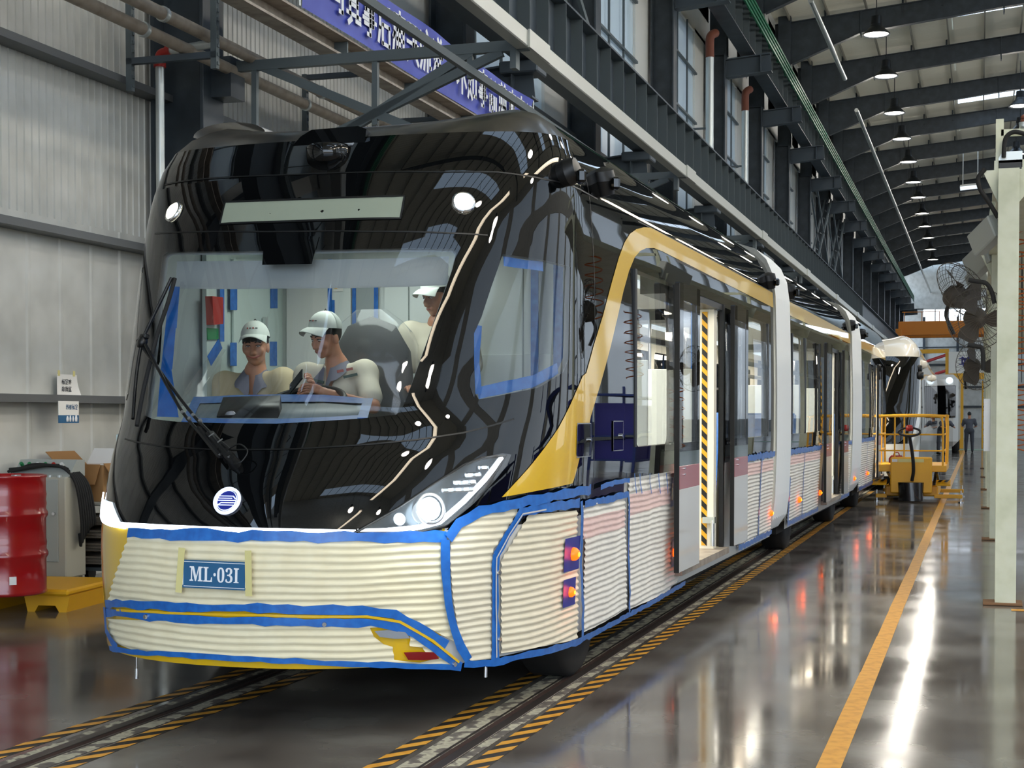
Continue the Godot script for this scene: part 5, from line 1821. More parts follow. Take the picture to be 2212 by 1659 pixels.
# ---------------------------------------------------------------- smooth-union bodies meshed as surface nets
# prims: ["c", a, b, ra, rb] tapered capsule or ["e", centre, radii, basis] ellipsoid
func nets(st: SurfaceTool, prims: Array, cell: float, k: float) -> void:
	var lo := Vector3.ONE * 1e6
	var hi := -lo
	var bb := []
	for p in prims:
		var a: Vector3
		var b: Vector3
		if p[0] == "-":
			bb.append([p[1] - p[2], p[1] + p[2]])
			continue
		if p[0] == "c":
			var r := maxf(p[3], p[4])
			a = (p[1] as Vector3).min(p[2]) - Vector3.ONE * r
			b = (p[1] as Vector3).max(p[2]) + Vector3.ONE * r
		else:
			var r := maxf(p[2].x, maxf(p[2].y, p[2].z))
			a = p[1] - Vector3.ONE * r
			b = p[1] + Vector3.ONE * r
		bb.append([a, b])
		lo = lo.min(a)
		hi = hi.max(b)
	var pad := k + cell * 2.5
	lo -= Vector3.ONE * pad
	hi += Vector3.ONE * pad
	var nx := int((hi.x - lo.x) / cell) + 2
	var ny := int((hi.y - lo.y) / cell) + 2
	var nz := int((hi.z - lo.z) / cell) + 2
	var f := PackedFloat32Array()
	f.resize(nx * ny * nz)
	f.fill(1.0)
	for pi in prims.size():
		var p: Array = prims[pi]
		var a: Vector3 = (bb[pi][0] - Vector3.ONE * pad - lo) / cell
		var b: Vector3 = (bb[pi][1] + Vector3.ONE * pad - lo) / cell
		var cap: bool = p[0] == "c"
		var pa: Vector3 = p[1]
		var ba := Vector3.ZERO
		var bl := 1.0
		var iv := Basis()
		if cap:
			ba = p[2] - pa
			bl = maxf(ba.length_squared(), 1e-9)
		else: iv = (p[3] as Basis).transposed() if p.size() > 3 else Basis()
		for z in range(maxi(0, int(a.z)), mini(nz, int(b.z) + 1)):
			for y in range(maxi(0, int(a.y)), mini(ny, int(b.y) + 1)):
				var o := (z * ny + y) * nx
				for x in range(maxi(0, int(a.x)), mini(nx, int(b.x) + 1)):
					var q := lo + Vector3(x, y, z) * cell
					var d: float
					if cap:
						var h := clampf((q - pa).dot(ba) / bl, 0.0, 1.0)
						d = q.distance_to(pa + ba * h) - lerpf(p[3], p[4], h)
					else:
						var w := iv * (q - pa)
						var k0: float = (w / p[2]).length()
						var k1: float = (w / (p[2] * p[2])).length()
						d = k0 * (k0 - 1.0) / maxf(k1, 1e-6)
					var e := f[o + x]
					if p[0] == "-":
						f[o + x] = maxf(e, -d)
						continue
					var hh := maxf(k - absf(d - e), 0.0) / k
					f[o + x] = minf(d, e) - hh * hh * k * 0.25
	var sx := 1
	var sy := nx
	var sz := nx * ny
	var vid := {}
	var vp := []
	var vn := []
	for z in nz - 1:
		for y in ny - 1:
			for x in nx - 1:
				var i := z * sz + y * sy + x
				var v0 := f[i]
				var c := 0
				var m := Vector3.ZERO
				var vals := [v0, f[i + 1], f[i + sy], f[i + sy + 1], f[i + sz], f[i + sz + 1], f[i + sz + sy], f[i + sz + sy + 1]]
				var neg := 0
				for t in 8:
					if vals[t] < 0.0: neg += 1
				if neg == 0 or neg == 8: continue
				for t in 8:
					for ax in [1, 2, 4]:
						if t & ax: continue
						var A: float = vals[t]
						var B: float = vals[t | ax]
						if (A < 0.0) != (B < 0.0):
							var u := A / (A - B)
							m += Vector3((t & 1), (t >> 1) & 1, (t >> 2) & 1) + (Vector3(1, 0, 0) if ax == 1 else Vector3(0, 1, 0) if ax == 2 else Vector3(0, 0, 1)) * u
							c += 1
				vid[i] = vp.size()
				vp.append(lo + (Vector3(x, y, z) + m / c) * cell)
				vn.append(Vector3(vals[1] + vals[3] + vals[5] + vals[7] - vals[0] - vals[2] - vals[4] - vals[6], vals[2] + vals[3] + vals[6] + vals[7] - vals[0] - vals[1] - vals[4] - vals[5], vals[4] + vals[5] + vals[6] + vals[7] - vals[0] - vals[1] - vals[2] - vals[3]).normalized())
	for i in vid:
		for ax in [[sx, sy, sz], [sy, sz, sx], [sz, sx, sy]]:
			var j: int = i + ax[0]
			if j >= f.size() or (f[i] < 0.0) == (f[j] < 0.0): continue
			var q := [i, i - ax[1], i - ax[1] - ax[2], i - ax[2]]
			var okq := true
			for t in q:
				if not vid.has(t): okq = false
			if not okq: continue
			var g := []
			for t in q: g.append(vid[t])
			var tr := [0, 1, 2, 0, 2, 3]
			var nn: Vector3 = vn[g[0]] + vn[g[1]] + vn[g[2]] + vn[g[3]]
			for t in [0, 3]:
				var A: int = g[tr[t]]
				var B: int = g[tr[t + 1]]
				var C: int = g[tr[t + 2]]
				if ((vp[B] - vp[A]) as Vector3).cross(vp[C] - vp[A]).dot(nn) > 0.0:
					var s := B; B = C; C = s
				for v in [A, B, C]:
					st.set_normal(vn[v])
					st.add_vertex(vp[v])
# part of an ellipsoid: polar angle from the top, limit given by a function of azimuth (0 = front)
func cap_shell(st: SurfaceTool, o: Transform3D, r: Vector3, t0: float, front: float, back: float, n := 24, a0 := 0.0, a1 := TAU) -> void:
	st.set_smooth_group(1)
	for i in n:
		for j in 10:
			var g := func(ii: int, jj: int) -> Vector3:
				var a := lerpf(a0, a1, float(ii) / n)
				var lim := lerpf(front, back, smoothstep(-0.5, 0.6, -cos(a)))
				var t := lerpf(t0, lim, jj / 10.0)
				return o * Vector3(r.x * sin(t) * sin(a), r.y * cos(t), r.z * sin(t) * cos(a))
			quad(st, g.call(i, j), g.call(i + 1, j), g.call(i + 1, j + 1), g.call(i, j + 1), (g.call(i, j) as Vector3) - o.origin)

func hand(prims: Array, w: Vector3, dir: Vector3, up: Vector3, side: float, curl: float) -> void:
	# palm and five separate fingers
	dir = dir.normalized()
	var x := dir.cross(up).normalized() * side
	up = x.cross(dir).normalized() * side
	var pc := w + dir * 0.045
	prims.append(["e", pc, Vector3(0.04, 0.017, 0.05), Basis(x, up, dir)])
	prims.append(["c", w, pc, 0.024, 0.024])
	for k in 4:
		var base := pc + dir * 0.04 + x * (0.03 - k * 0.02)
		var l: float = [0.034, 0.04, 0.037, 0.029][k]
		var p := base
		var d := dir
		for j in 3:
			d = d.rotated(x * side, -curl)
			var q: Vector3 = p + d * l * [1.0, 0.65, 0.5][j]
			prims.append(["c", p, q, 0.0092 - j * 0.0006, 0.0088 - j * 0.0008])
			p = q
	var tb := pc + x * 0.034 - dir * 0.015
	var td := (x * 0.8 + dir * 0.7 - up * 0.2 * side).normalized()
	prims.append(["c", w + x * 0.012 + dir * 0.02, tb, 0.016, 0.013])
	prims.append(["c", tb, tb + td * 0.033, 0.012, 0.0105])
	prims.append(["c", tb + td * 0.033, tb + td * 0.033 + (td * 0.5 + dir).normalized() * 0.026, 0.0105, 0.0085])

# J: joints in the frame of the thing; H: head transform
func person(label: String, at: Transform3D, J: Dictionary, H: Transform3D, opt: Dictionary) -> Node3D:
	var t := thing("person", label, "person")
	t.transform = at
	var skin: Material = M.skin
	var near: bool = opt.get("near", true)
	var st := stn()
	var b := []
	var limb := func(to: Array, a: String, c: String, ra: float, rb: float) -> void:
		if J.has(a) and J.has(c): to.append(["c", J[a], J[c], ra, rb])
	b.append(["c", J.neck, J.chest, 0.07, 0.1])
	b.append(["c", J.chest, J.pelvis, 0.105, 0.11])
	for s in ["l", "r"]:
		limb.call(b, "chest", "sh" + s, 0.08, 0.05)
		limb.call(b, "sh" + s, "el" + s, 0.046, 0.037)
		limb.call(b, "el" + s, "ha" + s, 0.037, 0.025)
		limb.call(b, "pelvis", "hip" + s, 0.1, 0.085)
		limb.call(b, "hip" + s, "kn" + s, 0.078, 0.052)
		limb.call(b, "kn" + s, "an" + s, 0.05, 0.034)
	var nk := H * Vector3(0, -0.09, -0.03)
	b.append(["c", nk, J.neck, 0.05, 0.056])
	nets(st, b, 0.014 if near else 0.03, 0.03)
	if near:
		var hd := []
		var e := func(c: Vector3, r: Vector3) -> void: hd.append(["e", H * c, r, H.basis])
		var cc := func(a: Vector3, c: Vector3, ra: float, rb: float) -> void: hd.append(["c", H * a, H * c, ra, rb])
		e.call(Vector3(0, 0.03, -0.012), Vector3(0.073, 0.09, 0.09))
		e.call(Vector3(0, -0.03, 0.02), Vector3(0.062, 0.075, 0.068))
		e.call(Vector3(0, -0.075, 0.035), Vector3(0.044, 0.034, 0.044))
		for s in [-1.0, 1.0]:
			e.call(Vector3(s * 0.042, -0.028, 0.06), Vector3(0.02, 0.022, 0.018))
			e.call(Vector3(s * 0.073, -0.012, -0.012), Vector3(0.011, 0.032, 0.019))
			cc.call(Vector3(s * 0.012, 0.022, 0.082), Vector3(s * 0.045, 0.018, 0.068), 0.01, 0.009)
			e.call(Vector3(s * 0.011, -0.04, 0.092), Vector3(0.008, 0.007, 0.01))
		cc.call(Vector3(0, 0.008, 0.084), Vector3(0, -0.034, 0.1), 0.009, 0.0125)
		cc.call(Vector3(-0.018, -0.066, 0.078), Vector3(0.018, -0.066, 0.078), 0.008, 0.008)
		e.call(Vector3(0, -0.095, 0.06), Vector3(0.02, 0.016, 0.016))
		cc.call(Vector3(0, -0.05, -0.02), Vector3(0, -0.1, -0.03), 0.052, 0.05)
		nets(st, hd, 0.0045, 0.014)
		for s in ["l", "r"]:
			if opt.has("hand" + s):
				var hp := []
				var hh: Array = opt["hand" + s]
				hand(hp, J["ha" + s], hh[0], hh[1], hh[2], hh[3])
				nets(st, hp, 0.0045, 0.007)
	else:
		var hd := [["e", H * Vector3(0, 0, 0), Vector3(0.075, 0.11, 0.09), H.basis], ["c", H * Vector3(0, -0.05, 0), nk, 0.05, 0.05]]
		nets(st, hd, 0.02, 0.02)
	put(st, "body", skin, t, false)
	# clothes
	st = stn()
	b = [["c", J.neck + Vector3(0, -0.07, 0), J.chest, 0.085, 0.13], ["c", J.chest, J.pelvis, 0.14, 0.15]]
	for s in ["l", "r"]:
		limb.call(b, "chest", "sh" + s, 0.11, 0.07)
		if J.has("sh" + s): b.append(["c", J.neck + Vector3(0, -0.06, -0.02), J["sh" + s] + Vector3(0, 0.0, 0), 0.062, 0.062])
		if J.has("el" + s):
			var el: Vector3 = (J["sh" + s] as Vector3).lerp(J["el" + s], opt.get("sleeve", 0.72))
			b.append(["c", J["sh" + s], el, 0.066, 0.07])
	if opt.get("collar", true) and near:
		var tb: Basis = opt.get("turn", Basis())
		b.append(["-", J.neck + tb * Vector3(0, -0.05, 0.11), Vector3(0.042, 0.11, 0.075), tb])
	nets(st, b, 0.014 if near else 0.03, 0.05)
	var sh := put(st, "shirt", opt.get("shirt", M.shirt), t, false)
	if J.has("hipl"):
		st = stn()
		b = [["c", J.pelvis, J.pelvis + Vector3(0, 0.05, 0), 0.145, 0.14]]
		for s in ["l", "r"]:
			limb.call(b, "pelvis", "hip" + s, 0.13, 0.105)
			limb.call(b, "hip" + s, "kn" + s, 0.1, 0.075)
			limb.call(b, "kn" + s, "an" + s, 0.072, 0.06)
		nets(st, b, 0.018 if near else 0.03, 0.04)
		put(st, "trousers", opt.get("trousers", M.trousers), t, false)
		for s in ["l", "r"]:
			st = stn()
			var fd: Vector3 = opt.get("toe", Vector3(0, 0, 1))
			nets(st, [["c", J["an" + s] + Vector3(0, -0.05, 0) - fd * 0.04, J["an" + s] + Vector3(0, -0.065, 0) + fd * 0.14, 0.042, 0.035]], 0.012, 0.01)
			put(st, "shoe", M.rubber, t, false)
	# hair, brows, eyes, mouth
	st = stn()
	cap_shell(st, H * Transform3D(Basis(), Vector3(0, 0.032, -0.014)), Vector3(0.081, 0.097, 0.1), 0.0, 1.58, 2.35)
	put(st, "hair", M.hair, t)
	if near:
		for s in [-1.0, 1.0]:
			st = stn()
			tube(st, smooth_path([H * Vector3(s * 0.013, 0.026, 0.0925), H * Vector3(s * 0.03, 0.031, 0.0875), H * Vector3(s * 0.047, 0.025, 0.073)], 4), 0.0035, 6)
			put(st, "eyebrow", M.hair, t)
			st = stn()
			lathe(st, H * Vector3(s * 0.03, 0.004, 0.0735), [Vector2(0.0, -0.0045), Vector2(0.011, -0.002), Vector2(0.012, 0.001), Vector2(0.0, 0.0045)], 12, H.basis * Basis.from_scale(Vector3(1.1, 1, 1)))
			put(st, "eye", M.eye_white, t)
			st = stn()
			lathe(st, H * Vector3(s * 0.03, 0.0 if opt.get("down", false) else 0.003, 0.0835), [Vector2(0.0, -0.004), Vector2(0.005, 0.0), Vector2(0.0, 0.004)], 10, H.basis)
			put(st, "iris", M.hair, t)
			st = stn()
			tube(st, smooth_path([H * Vector3(s * 0.016, 0.007, 0.0835), H * Vector3(s * 0.03, 0.011, 0.0845), H * Vector3(s * 0.045, 0.006, 0.075)], 4), 0.0022, 6)
			put(st, "eyelid", M.hair, t)
		st = stn()
		var sm: float = opt.get("smile", 0.0)
		tube(st, smooth_path([H * Vector3(-0.026 - sm, -0.062 + sm * 0.7, 0.079), H * Vector3(0, -0.067, 0.0885), H * Vector3(0.026 + sm, -0.062 + sm * 0.7, 0.079)], 5), 0.0042, 6)
		put(st, "lips", M.lips, t)
	if opt.get("cap", true):
		var cp := Node3D.new()
		cp.name = "cap"
		t.add_child(cp, true)
		cp.set_meta("label", "pale worker's cap with a small printed logo")
		var C := H * Transform3D(Basis(Vector3.RIGHT, opt.get("cap_tilt", -0.12)), Vector3(0, 0.06, -0.01))
		st = stn()
		cap_shell(st, C, Vector3(0.089, 0.098, 0.108), 0.0, 1.62, 1.62, 28)
		put(st, "crown", M.cap_cloth, cp)
		st = stn()
		cap_shell(st, C, Vector3(0.0905, 0.0995, 0.1095), 0.2, 1.6, 1.6, 16, 1.7, 4.6)
		put(st, "mesh_back", M.cap_mesh, cp)
		st = stn()
		st.set_smooth_group(1)
		for i in 14:
			for j in 5:
				for o in [0.0, -0.004]:
					var g := func(ii: int, jj: int) -> Vector3:
						var a := lerpf(-1.15, 1.15, ii / 14.0)
						var f := jj / 5.0
						return C * Vector3(sin(a) * (0.088 + 0.006 * f), -0.004 - 0.028 * f * f - 0.03 * sin(a) * sin(a) * f + o, cos(a) * 0.106 + f * 0.075 * cos(a * 0.75))
					quad(st, g.call(i, j), g.call(i + 1, j), g.call(i + 1, j + 1), g.call(i, j + 1), Vector3.UP if o == 0.0 else Vector3.DOWN)
		put(st, "brim", M.cap_cloth, cp)
		if near:
			for q in [[-0.034, 0.008, 0.009, M.lips], [-0.014, 0.013, 0.005, M.ink], [0.008, 0.009, 0.009, M.lips], [0.03, 0.015, 0.005, M.ink]]:
				st = stn()
				var a: float = q[0] / 0.1
				box(st, C * Vector3(sin(a) * 0.087, 0.034, cos(a) * 0.103), Vector3(q[1], q[2], 0.003), C.basis * Basis(Vector3.UP, a) * Basis(Vector3.RIGHT, -0.28))
				put(st, "cap_print", q[3], cp)
			st = stn()
			tube(st, smooth_path([C * Vector3(-0.01, 0.094, 0), C * Vector3(0, 0.108, 0), C * Vector3(0.01, 0.094, 0)], 4), 0.0025, 6)
			put(st, "cap_loop", M.hair, cp)
	# grey collar with two points
	if opt.get("collar", true) and near:
		for s in [-1.0, 1.0]:
			st = stn()
			st.set_smooth_group(1)
			var n0: Vector3 = J.neck
			var f: Basis = opt.get("turn", Basis())
			var pts3 := []
			for k in 11:
				var a := PI * k / 10.0 * 0.93
				var fr := smoothstep(1.5, 2.9, a)
				pts3.append([n0 + f * Vector3(s * (sin(a) * 0.066 + 0.006 * fr), 0.03 - 0.045 * fr, -cos(a) * 0.07 + 0.02 * fr), n0 + f * Vector3(s * (sin(a) * 0.105 + 0.05 * fr), -0.022 - 0.075 * fr, -cos(a) * 0.105 + 0.045 * fr)])
			for k in 10: quad(st, pts3[k][0], pts3[k + 1][0], pts3[k + 1][1], pts3[k][1], (pts3[k][1] as Vector3) - n0 + Vector3.UP * 0.05)
			quad(st, pts3[10][0], pts3[10][1], pts3[10][1] + f * Vector3(-s * 0.055, -0.06, -0.012), pts3[10][0] + f * Vector3(-s * 0.01, -0.09, 0.03), f * Vector3(0, 0.2, 1))
			put(st, "collar", M.collar, sh)
	return t

func people() -> void:
	mat("skin", "b98468", 0.5).subsurf_scatter_enabled = true
	M.skin.subsurf_scatter_strength = 0.12
	mat("shirt", "cfc8b4", 0.8)
	mat("shirt_beige", "c4b593", 0.8)
	mat("shirt_green", "4d5f58", 0.8)
	mat("shirt_dark", "4c4f58", 0.8)
	mat("trousers", "3b3f47", 0.8)
	mat("hair", "14110f", 0.6)
	mat("eye_white", "d8d4cf", 0.3)
	mat("lips", "a4534a", 0.5)
	mat("cap_cloth", "d3dad3", 0.75)
	mat("cap_mesh", "aab2ad", 0.85)
	mat("collar", "6b6b78", 0.8)
	# driver looking down at a phone
	var hc := tz(704, 729, -1.9)
	var HB := Basis(Vector3.UP, -0.42) * Basis(Vector3.RIGHT, 0.3) * Basis(Vector3.BACK, -0.05)
	var nk := tz(728, 790, -2.0)
	var J := {"neck": nk, "chest": nk + Vector3(0.01, -0.2, -0.03), "pelvis": Vector3(nk.x + 0.03, 1.28, -2.12), "shl": tz(788, 806, -2.0), "shr": tz(664, 812, -1.96), "ell": tz(806, 878, -1.85), "elr": tz(640, 888, -1.86), "hal": tz(700, 846, -1.62), "har": tz(672, 846, -1.7),
		"hipl": Vector3(nk.x + 0.12, 1.22, -2.0), "hipr": Vector3(nk.x - 0.1, 1.22, -2.0), "knl": Vector3(nk.x + 0.16, 1.18, -1.62), "knr": Vector3(nk.x - 0.14, 1.18, -1.62), "anl": Vector3(nk.x + 0.15, 0.76, -1.6), "anr": Vector3(nk.x - 0.14, 0.76, -1.6)}
	person("seated driver in a pale short-sleeved shirt and cap looking down at a phone", TT, J, Transform3D(HB, hc), {"down": true, "handl": [Vector3(-0.9, 0.25, 0.1), Vector3(0.1, 0.6, -0.7), 1.0, 0.5], "handr": [Vector3(0.35, 0.55, 0.5), Vector3(0.3, -0.2, -0.8), -1.0, 0.45], "turn": Basis(Vector3.UP, -0.25), "cap_tilt": -0.3})
	var drv := get_node("person/shirt")
	for e in [[742, 815, 772, 808, M.shirt_green], [668, 819, 700, 826, M.shirt_green], [728, 803, 742, 800, M.lips], [748, 799, 762, 796, M.lips]]:
		var s3 := stn()
		bar(s3, tz(e[0], e[1], -1.85), tz(e[2], e[3], -1.87), 0.006, 0.016)
		put(s3, "shirt_print", e[4], drv)
	var ph := thing("mobile_phone", "dark mobile phone held up in the driver's hand", "phone")
	ph.transform = TT
	var pc := tz(640, 824, -1.6)
	var st := stn()
	var PB := Basis(Vector3.UP, -0.5) * Basis(Vector3.BACK, 0.62) * Basis(Vector3.RIGHT, -0.4)
	box(st, pc, Vector3(0.155, 0.075, 0.009), PB, 0.003)
	put(st, "phone_case", M.black_plastic, ph)
	st = stn()
	box(st, pc - PB.z * 0.0052, Vector3(0.148, 0.068, 0.001), PB)
	put(st, "phone_screen", M.display_panel, ph)
	st = stn()
	for k in 2: cyl(st, pc + PB * Vector3(-0.06, 0.022 - k * 0.02, 0.0045), pc + PB * Vector3(-0.06, 0.022 - k * 0.02, 0.0065), 0.006)
	put(st, "phone_camera", M.lens_grey, ph)
	# second man, smiling
	hc = tz(552, 748, -2.05)
	nk = tz(552, 806, -2.1)
	J = {"neck": nk, "chest": nk + Vector3(0, -0.2, -0.02), "pelvis": Vector3(nk.x + 0.03, 1.24, -2.22), "shl": tz(612, 822, -2.08), "shr": tz(486, 830, -2.08), "ell": tz(628, 900, -2.0), "elr": tz(474, 905, -2.0), "hal": tz(600, 940, -1.8), "har": tz(500, 940, -1.8),
		"hipl": Vector3(nk.x + 0.12, 1.18, -2.1), "hipr": Vector3(nk.x - 0.08, 1.18, -2.1), "knl": Vector3(nk.x + 0.16, 1.14, -1.72), "knr": Vector3(nk.x - 0.05, 1.14, -1.72), "anl": Vector3(nk.x + 0.15, 0.72, -1.72), "anr": Vector3(nk.x - 0.05, 0.72, -1.72)}
	person("smiling man in a beige shirt and cap beside the driver", TT, J, Transform3D(Basis(Vector3.UP, 0.3) * Basis(Vector3.RIGHT, 0.1) * Basis(Vector3.BACK, 0.03), hc), {"smile": 0.012, "shirt": M.shirt_beige, "handl": [Vector3(-0.4, -0.2, 0.9), Vector3.UP, 1.0, 0.3], "handr": [Vector3(0.4, -0.2, 0.9), Vector3.UP, -1.0, 0.3], "turn": Basis(Vector3.UP, 0.25), "cap_tilt": -0.22})
	# stool under him
	var so := thing("stool", "round grey stool under the smiling man in the cab", "stool")
	so.transform = TT
	st = stn()
	lathe(st, Vector3(nk.x + 0.02, 0, -2.16), [Vector2(0.0, 1.1), Vector2(0.17, 1.1), Vector2(0.18, 1.06), Vector2(0.16, 1.02), Vector2(0.0, 1.02)], 20)
	put(st, "stool_seat", M.cab_grey, so)
	st = stn()
	cyl(st, Vector3(nk.x + 0.02, 0.45, -2.16), Vector3(nk.x + 0.02, 1.03, -2.16), 0.035)
	put(st, "stool_post", M.chrome, so)
	# third man mostly hidden by the pillar
	hc = tz(944, 640, -2.55)
	nk = hc + Vector3(0.0, -0.17, -0.03)
	J = {"neck": nk, "chest": nk + Vector3(0, -0.2, -0.02), "pelvis": nk + Vector3(0, -0.55, 0), "shl": nk + Vector3(0.19, -0.06, 0), "shr": nk + Vector3(-0.19, -0.06, 0), "ell": nk + Vector3(0.25, -0.34, 0.05), "elr": nk + Vector3(-0.22, -0.34, 0.08), "hal": nk + Vector3(0.18, -0.5, 0.2), "har": nk + Vector3(-0.1, -0.42, 0.25),
		"hipl": nk + Vector3(0.1, -0.62, 0), "hipr": nk + Vector3(-0.1, -0.62, 0), "knl": Vector3(nk.x + 0.11, 0.95, -2.52), "knr": Vector3(nk.x - 0.11, 0.95, -2.52), "anl": Vector3(nk.x + 0.11, 0.56, -2.56), "anr": Vector3(nk.x - 0.11, 0.56, -2.56)}
	person("man in a white cap standing behind the cab pillar", TT, J, Transform3D(Basis(Vector3.UP, -0.5) * Basis(Vector3.RIGHT, 0.25), hc), {"collar": false, "handl": [Vector3(-0.5, 0.2, 0.8), Vector3.UP, 1.0, 0.4], "handr": [Vector3(0.5, 0.2, 0.8), Vector3.UP, -1.0, 0.4]})
	# workers far down the aisle
	for w in [[2033, 960, -62.0, "worker in dark clothes bending over work beside the far vehicle", 0.35, 0.6], [2094, 967, -66.0, "worker in dark grey seen from behind beside the yellow frame", 0.05, PI]]:
		var p := wz(w[0], 900, w[2])
		p.y = 0.0
		var l: float = w[4]
		J = {"neck": Vector3(0, 1.42 - l * 0.3, l), "chest": Vector3(0, 1.22 - l * 0.15, l * 0.7), "pelvis": Vector3(0, 0.95, 0), "shl": Vector3(0.2, 1.36 - l * 0.3, l * 0.9), "shr": Vector3(-0.2, 1.36 - l * 0.3, l * 0.9), "ell": Vector3(0.28, 1.1, l + 0.1), "elr": Vector3(-0.28, 1.1, l + 0.1), "hal": Vector3(0.18, 1.05, l + 0.35), "har": Vector3(-0.18, 1.05, l + 0.35),
			"hipl": Vector3(0.1, 0.9, 0), "hipr": Vector3(-0.1, 0.9, 0), "knl": Vector3(0.12, 0.5, 0.04), "knr": Vector3(-0.12, 0.5, 0.02), "anl": Vector3(0.13, 0.1, 0), "anr": Vector3(-0.13, 0.1, 0)}
		person(w[3], Transform3D(Basis(Vector3.UP, w[5]), p), J, Transform3D(Basis(Vector3.RIGHT, l), Vector3(0, 1.6 - l * 0.35, l * 1.15)), {"near": false, "cap": false, "collar": false, "shirt": M.shirt_dark, "trousers": M.trousers})

func left_props() -> void:
	mat("hose_orange", "c9641e", 0.4)
	mat("rack_blue", "27408f", 0.5)
	mat("crate_violet", "3a3a9c", 0.5)
	mat("fan_dust", "5b544b", 0.8)
	mat("fan_blade", "4f473f", 0.7)
	mat("red_pole", "c8434a", 0.5)
	# red drum on a yellow spill pallet
	var pc := wy(20, 1318, 0.0) + Vector3(0, 0, -0.35)
	var t := thing("spill_pallet", "yellow plastic spill pallet under the red drum", "pallet", Vector3(pc.x, 0, pc.z), 0.12)
	var st := stn()
	mat("pallet_yellow", "e0a512", 0.45)
	box(st, Vector3(0, 0.155, 0), Vector3(1.0, 0.05, 0.9), Basis(), 0.015)
	put(st, "deck", M.pallet_yellow, t)
	for x in [-0.3, 0.3]:
		st = stn()
		prism(st, pts([-0.16, 0.0, -0.1, 0.0, -0.07, 0.05, 0.07, 0.05, 0.1, 0.0, 0.16, 0.0, 0.19, 0.13, -0.19, 0.13]), Vector3(x, 0, -0.4), Vector3.RIGHT, Vector3.UP, 0.8)
		put(st, "foot", M.pallet_yellow, t)
	var dp := wx(14, 1160, -6.93)
	t = thing("oil_drum", "glossy red steel drum standing on the yellow spill pallet", "drum", Vector3(dp.x, 0.18, dp.z))
	coat(mat("drum_red", "9e0f14", 0.3), 0.7, 0.06)
	st = stn()
	var pr := [Vector2(0.0, 0.01), Vector2(0.275, 0.0), Vector2(0.292, 0.012)]
	for r in [[0.03, 0.285], [0.16, 0.285], [0.26, 0.285], [0.285, 0.299], [0.305, 0.299], [0.33, 0.285], [0.38, 0.29], [0.41, 0.285], [0.56, 0.285], [0.585, 0.299], [0.605, 0.299], [0.63, 0.285], [0.67, 0.29], [0.7, 0.285], [0.74, 0.29], [0.77, 0.285], [0.86, 0.285]]: pr.append(Vector2(r[1], r[0]))
	pr.append_array([Vector2(0.294, 0.872), Vector2(0.294, 0.885), Vector2(0.282, 0.887), Vector2(0.278, 0.868), Vector2(0.0, 0.868)])
	lathe(st, Vector3.ZERO, pr, 48)
	put(st, "barrel", M.drum_red, t)
	st = stn()
	cyl(st, Vector3(0.16, 0.868, 0.1), Vector3(0.16, 0.892, 0.1), 0.035)
	put(st, "bung", M.galv, t)
	st = stn()
	box(st, Vector3(0.2, 0.12, 0.205), Vector3(0.05, 0.06, 0.002), Basis(Vector3.UP, 0.78))
	put(st, "drum_label", M.paper, t)
	# grey rolling control cabinet with cables on top
	mat("cabinet_paint", "b7b3a4", 0.5)
	mat("cabinet_front", "a7aba6", 0.5)
	t = thing("control_cabinet", "pale grey rolling control cabinet with a control panel and black cables on top", "cabinet", Vector3(-7.64, 0, -11.15), 0.0)
	st = stn()
	box(st, Vector3(0, 0.56, 0), Vector3(0.56, 0.86, 0.3), Basis(), 0.01)
	put(st, "body", M.cabinet_paint, t)
	st = stn()
	box(st, Vector3(-0.02, 0.62, 0.155), Vector3(0.46, 0.7, 0.014), Basis(), 0.004)
	var dr := put(st, "door", M.cabinet_front, t)
	st = stn()
	cyl(st, Vector3(0.18, 0.68, 0.16), Vector3(0.18, 0.68, 0.185), 0.014)
	put(st, "door_knob", M.chrome, dr)
	st = stn()
	prism(st, pts([0, 0, 0.24, 0, 0.24, 0.14, 0.12, 0.14]), Vector3(-0.28, 0.99, 0.1), Vector3(0, 0, -1), Vector3.UP, 0.56)
	put(st, "console", M.cabinet_front, t)
	for k in 6:
		st = stn()
		cyl(st, Vector3(-0.23 + k * 0.08, 1.08, 0.02), Vector3(-0.23 + k * 0.08, 1.1, 0.045), 0.016)
		put(st, "button", [M.green_sign, M.green_sign, M.white_paint, M.green_sign, M.red_paint, M.white_paint][k], t)
	for k in 6:
		st = stn()
		cyl(st, Vector3(-0.24 + k * 0.09, 0.985, 0.13), Vector3(-0.24 + k * 0.09, 1.005, 0.13), 0.022)
		put(st, "gland_cap", M.galv, t)
	for e in [[-0.22, 0.11], [0.22, 0.11], [-0.22, -0.11], [0.22, -0.11]]:
		st = stn()
		cyl(st, Vector3(e[0] - 0.02, 0.055, e[1]), Vector3(e[0] + 0.02, 0.055, e[1]), 0.055, -1.0, 20)
		var w := put(st, "caster", M.rubber, t)
		st = stn()
		cyl(st, Vector3(e[0] - 0.024, 0.055, e[1]), Vector3(e[0] + 0.024, 0.055, e[1]), 0.028, -1.0, 16)
		box(st, Vector3(e[0], 0.11, e[1]), Vector3(0.06, 0.03, 0.06))
		put(st, "caster_hub", M.chrome, w)
	for k in 7:
		st = stn()
		var o := k * 0.022
		var path := [Vector3(-0.3, 1.02 + rng.randf() * 0.03, 0.13 - o), Vector3(-0.1, 1.05 + rng.randf() * 0.04, 0.12 - o * 0.8), Vector3(0.12, 1.06 + rng.randf() * 0.03, 0.1 - o), Vector3(0.25, 1.04, 0.08 - o), Vector3(0.33 + k * 0.006, 0.9, 0.06 - o), Vector3(0.36 + k * 0.008, 0.6, 0.04 - o), Vector3(0.34, 0.4 + k * 0.03, 0.02 - o), Vector3(0.3, 0.5, -0.02 - o)]
		tube(st, smooth_path(path, 6), 0.012, 8)
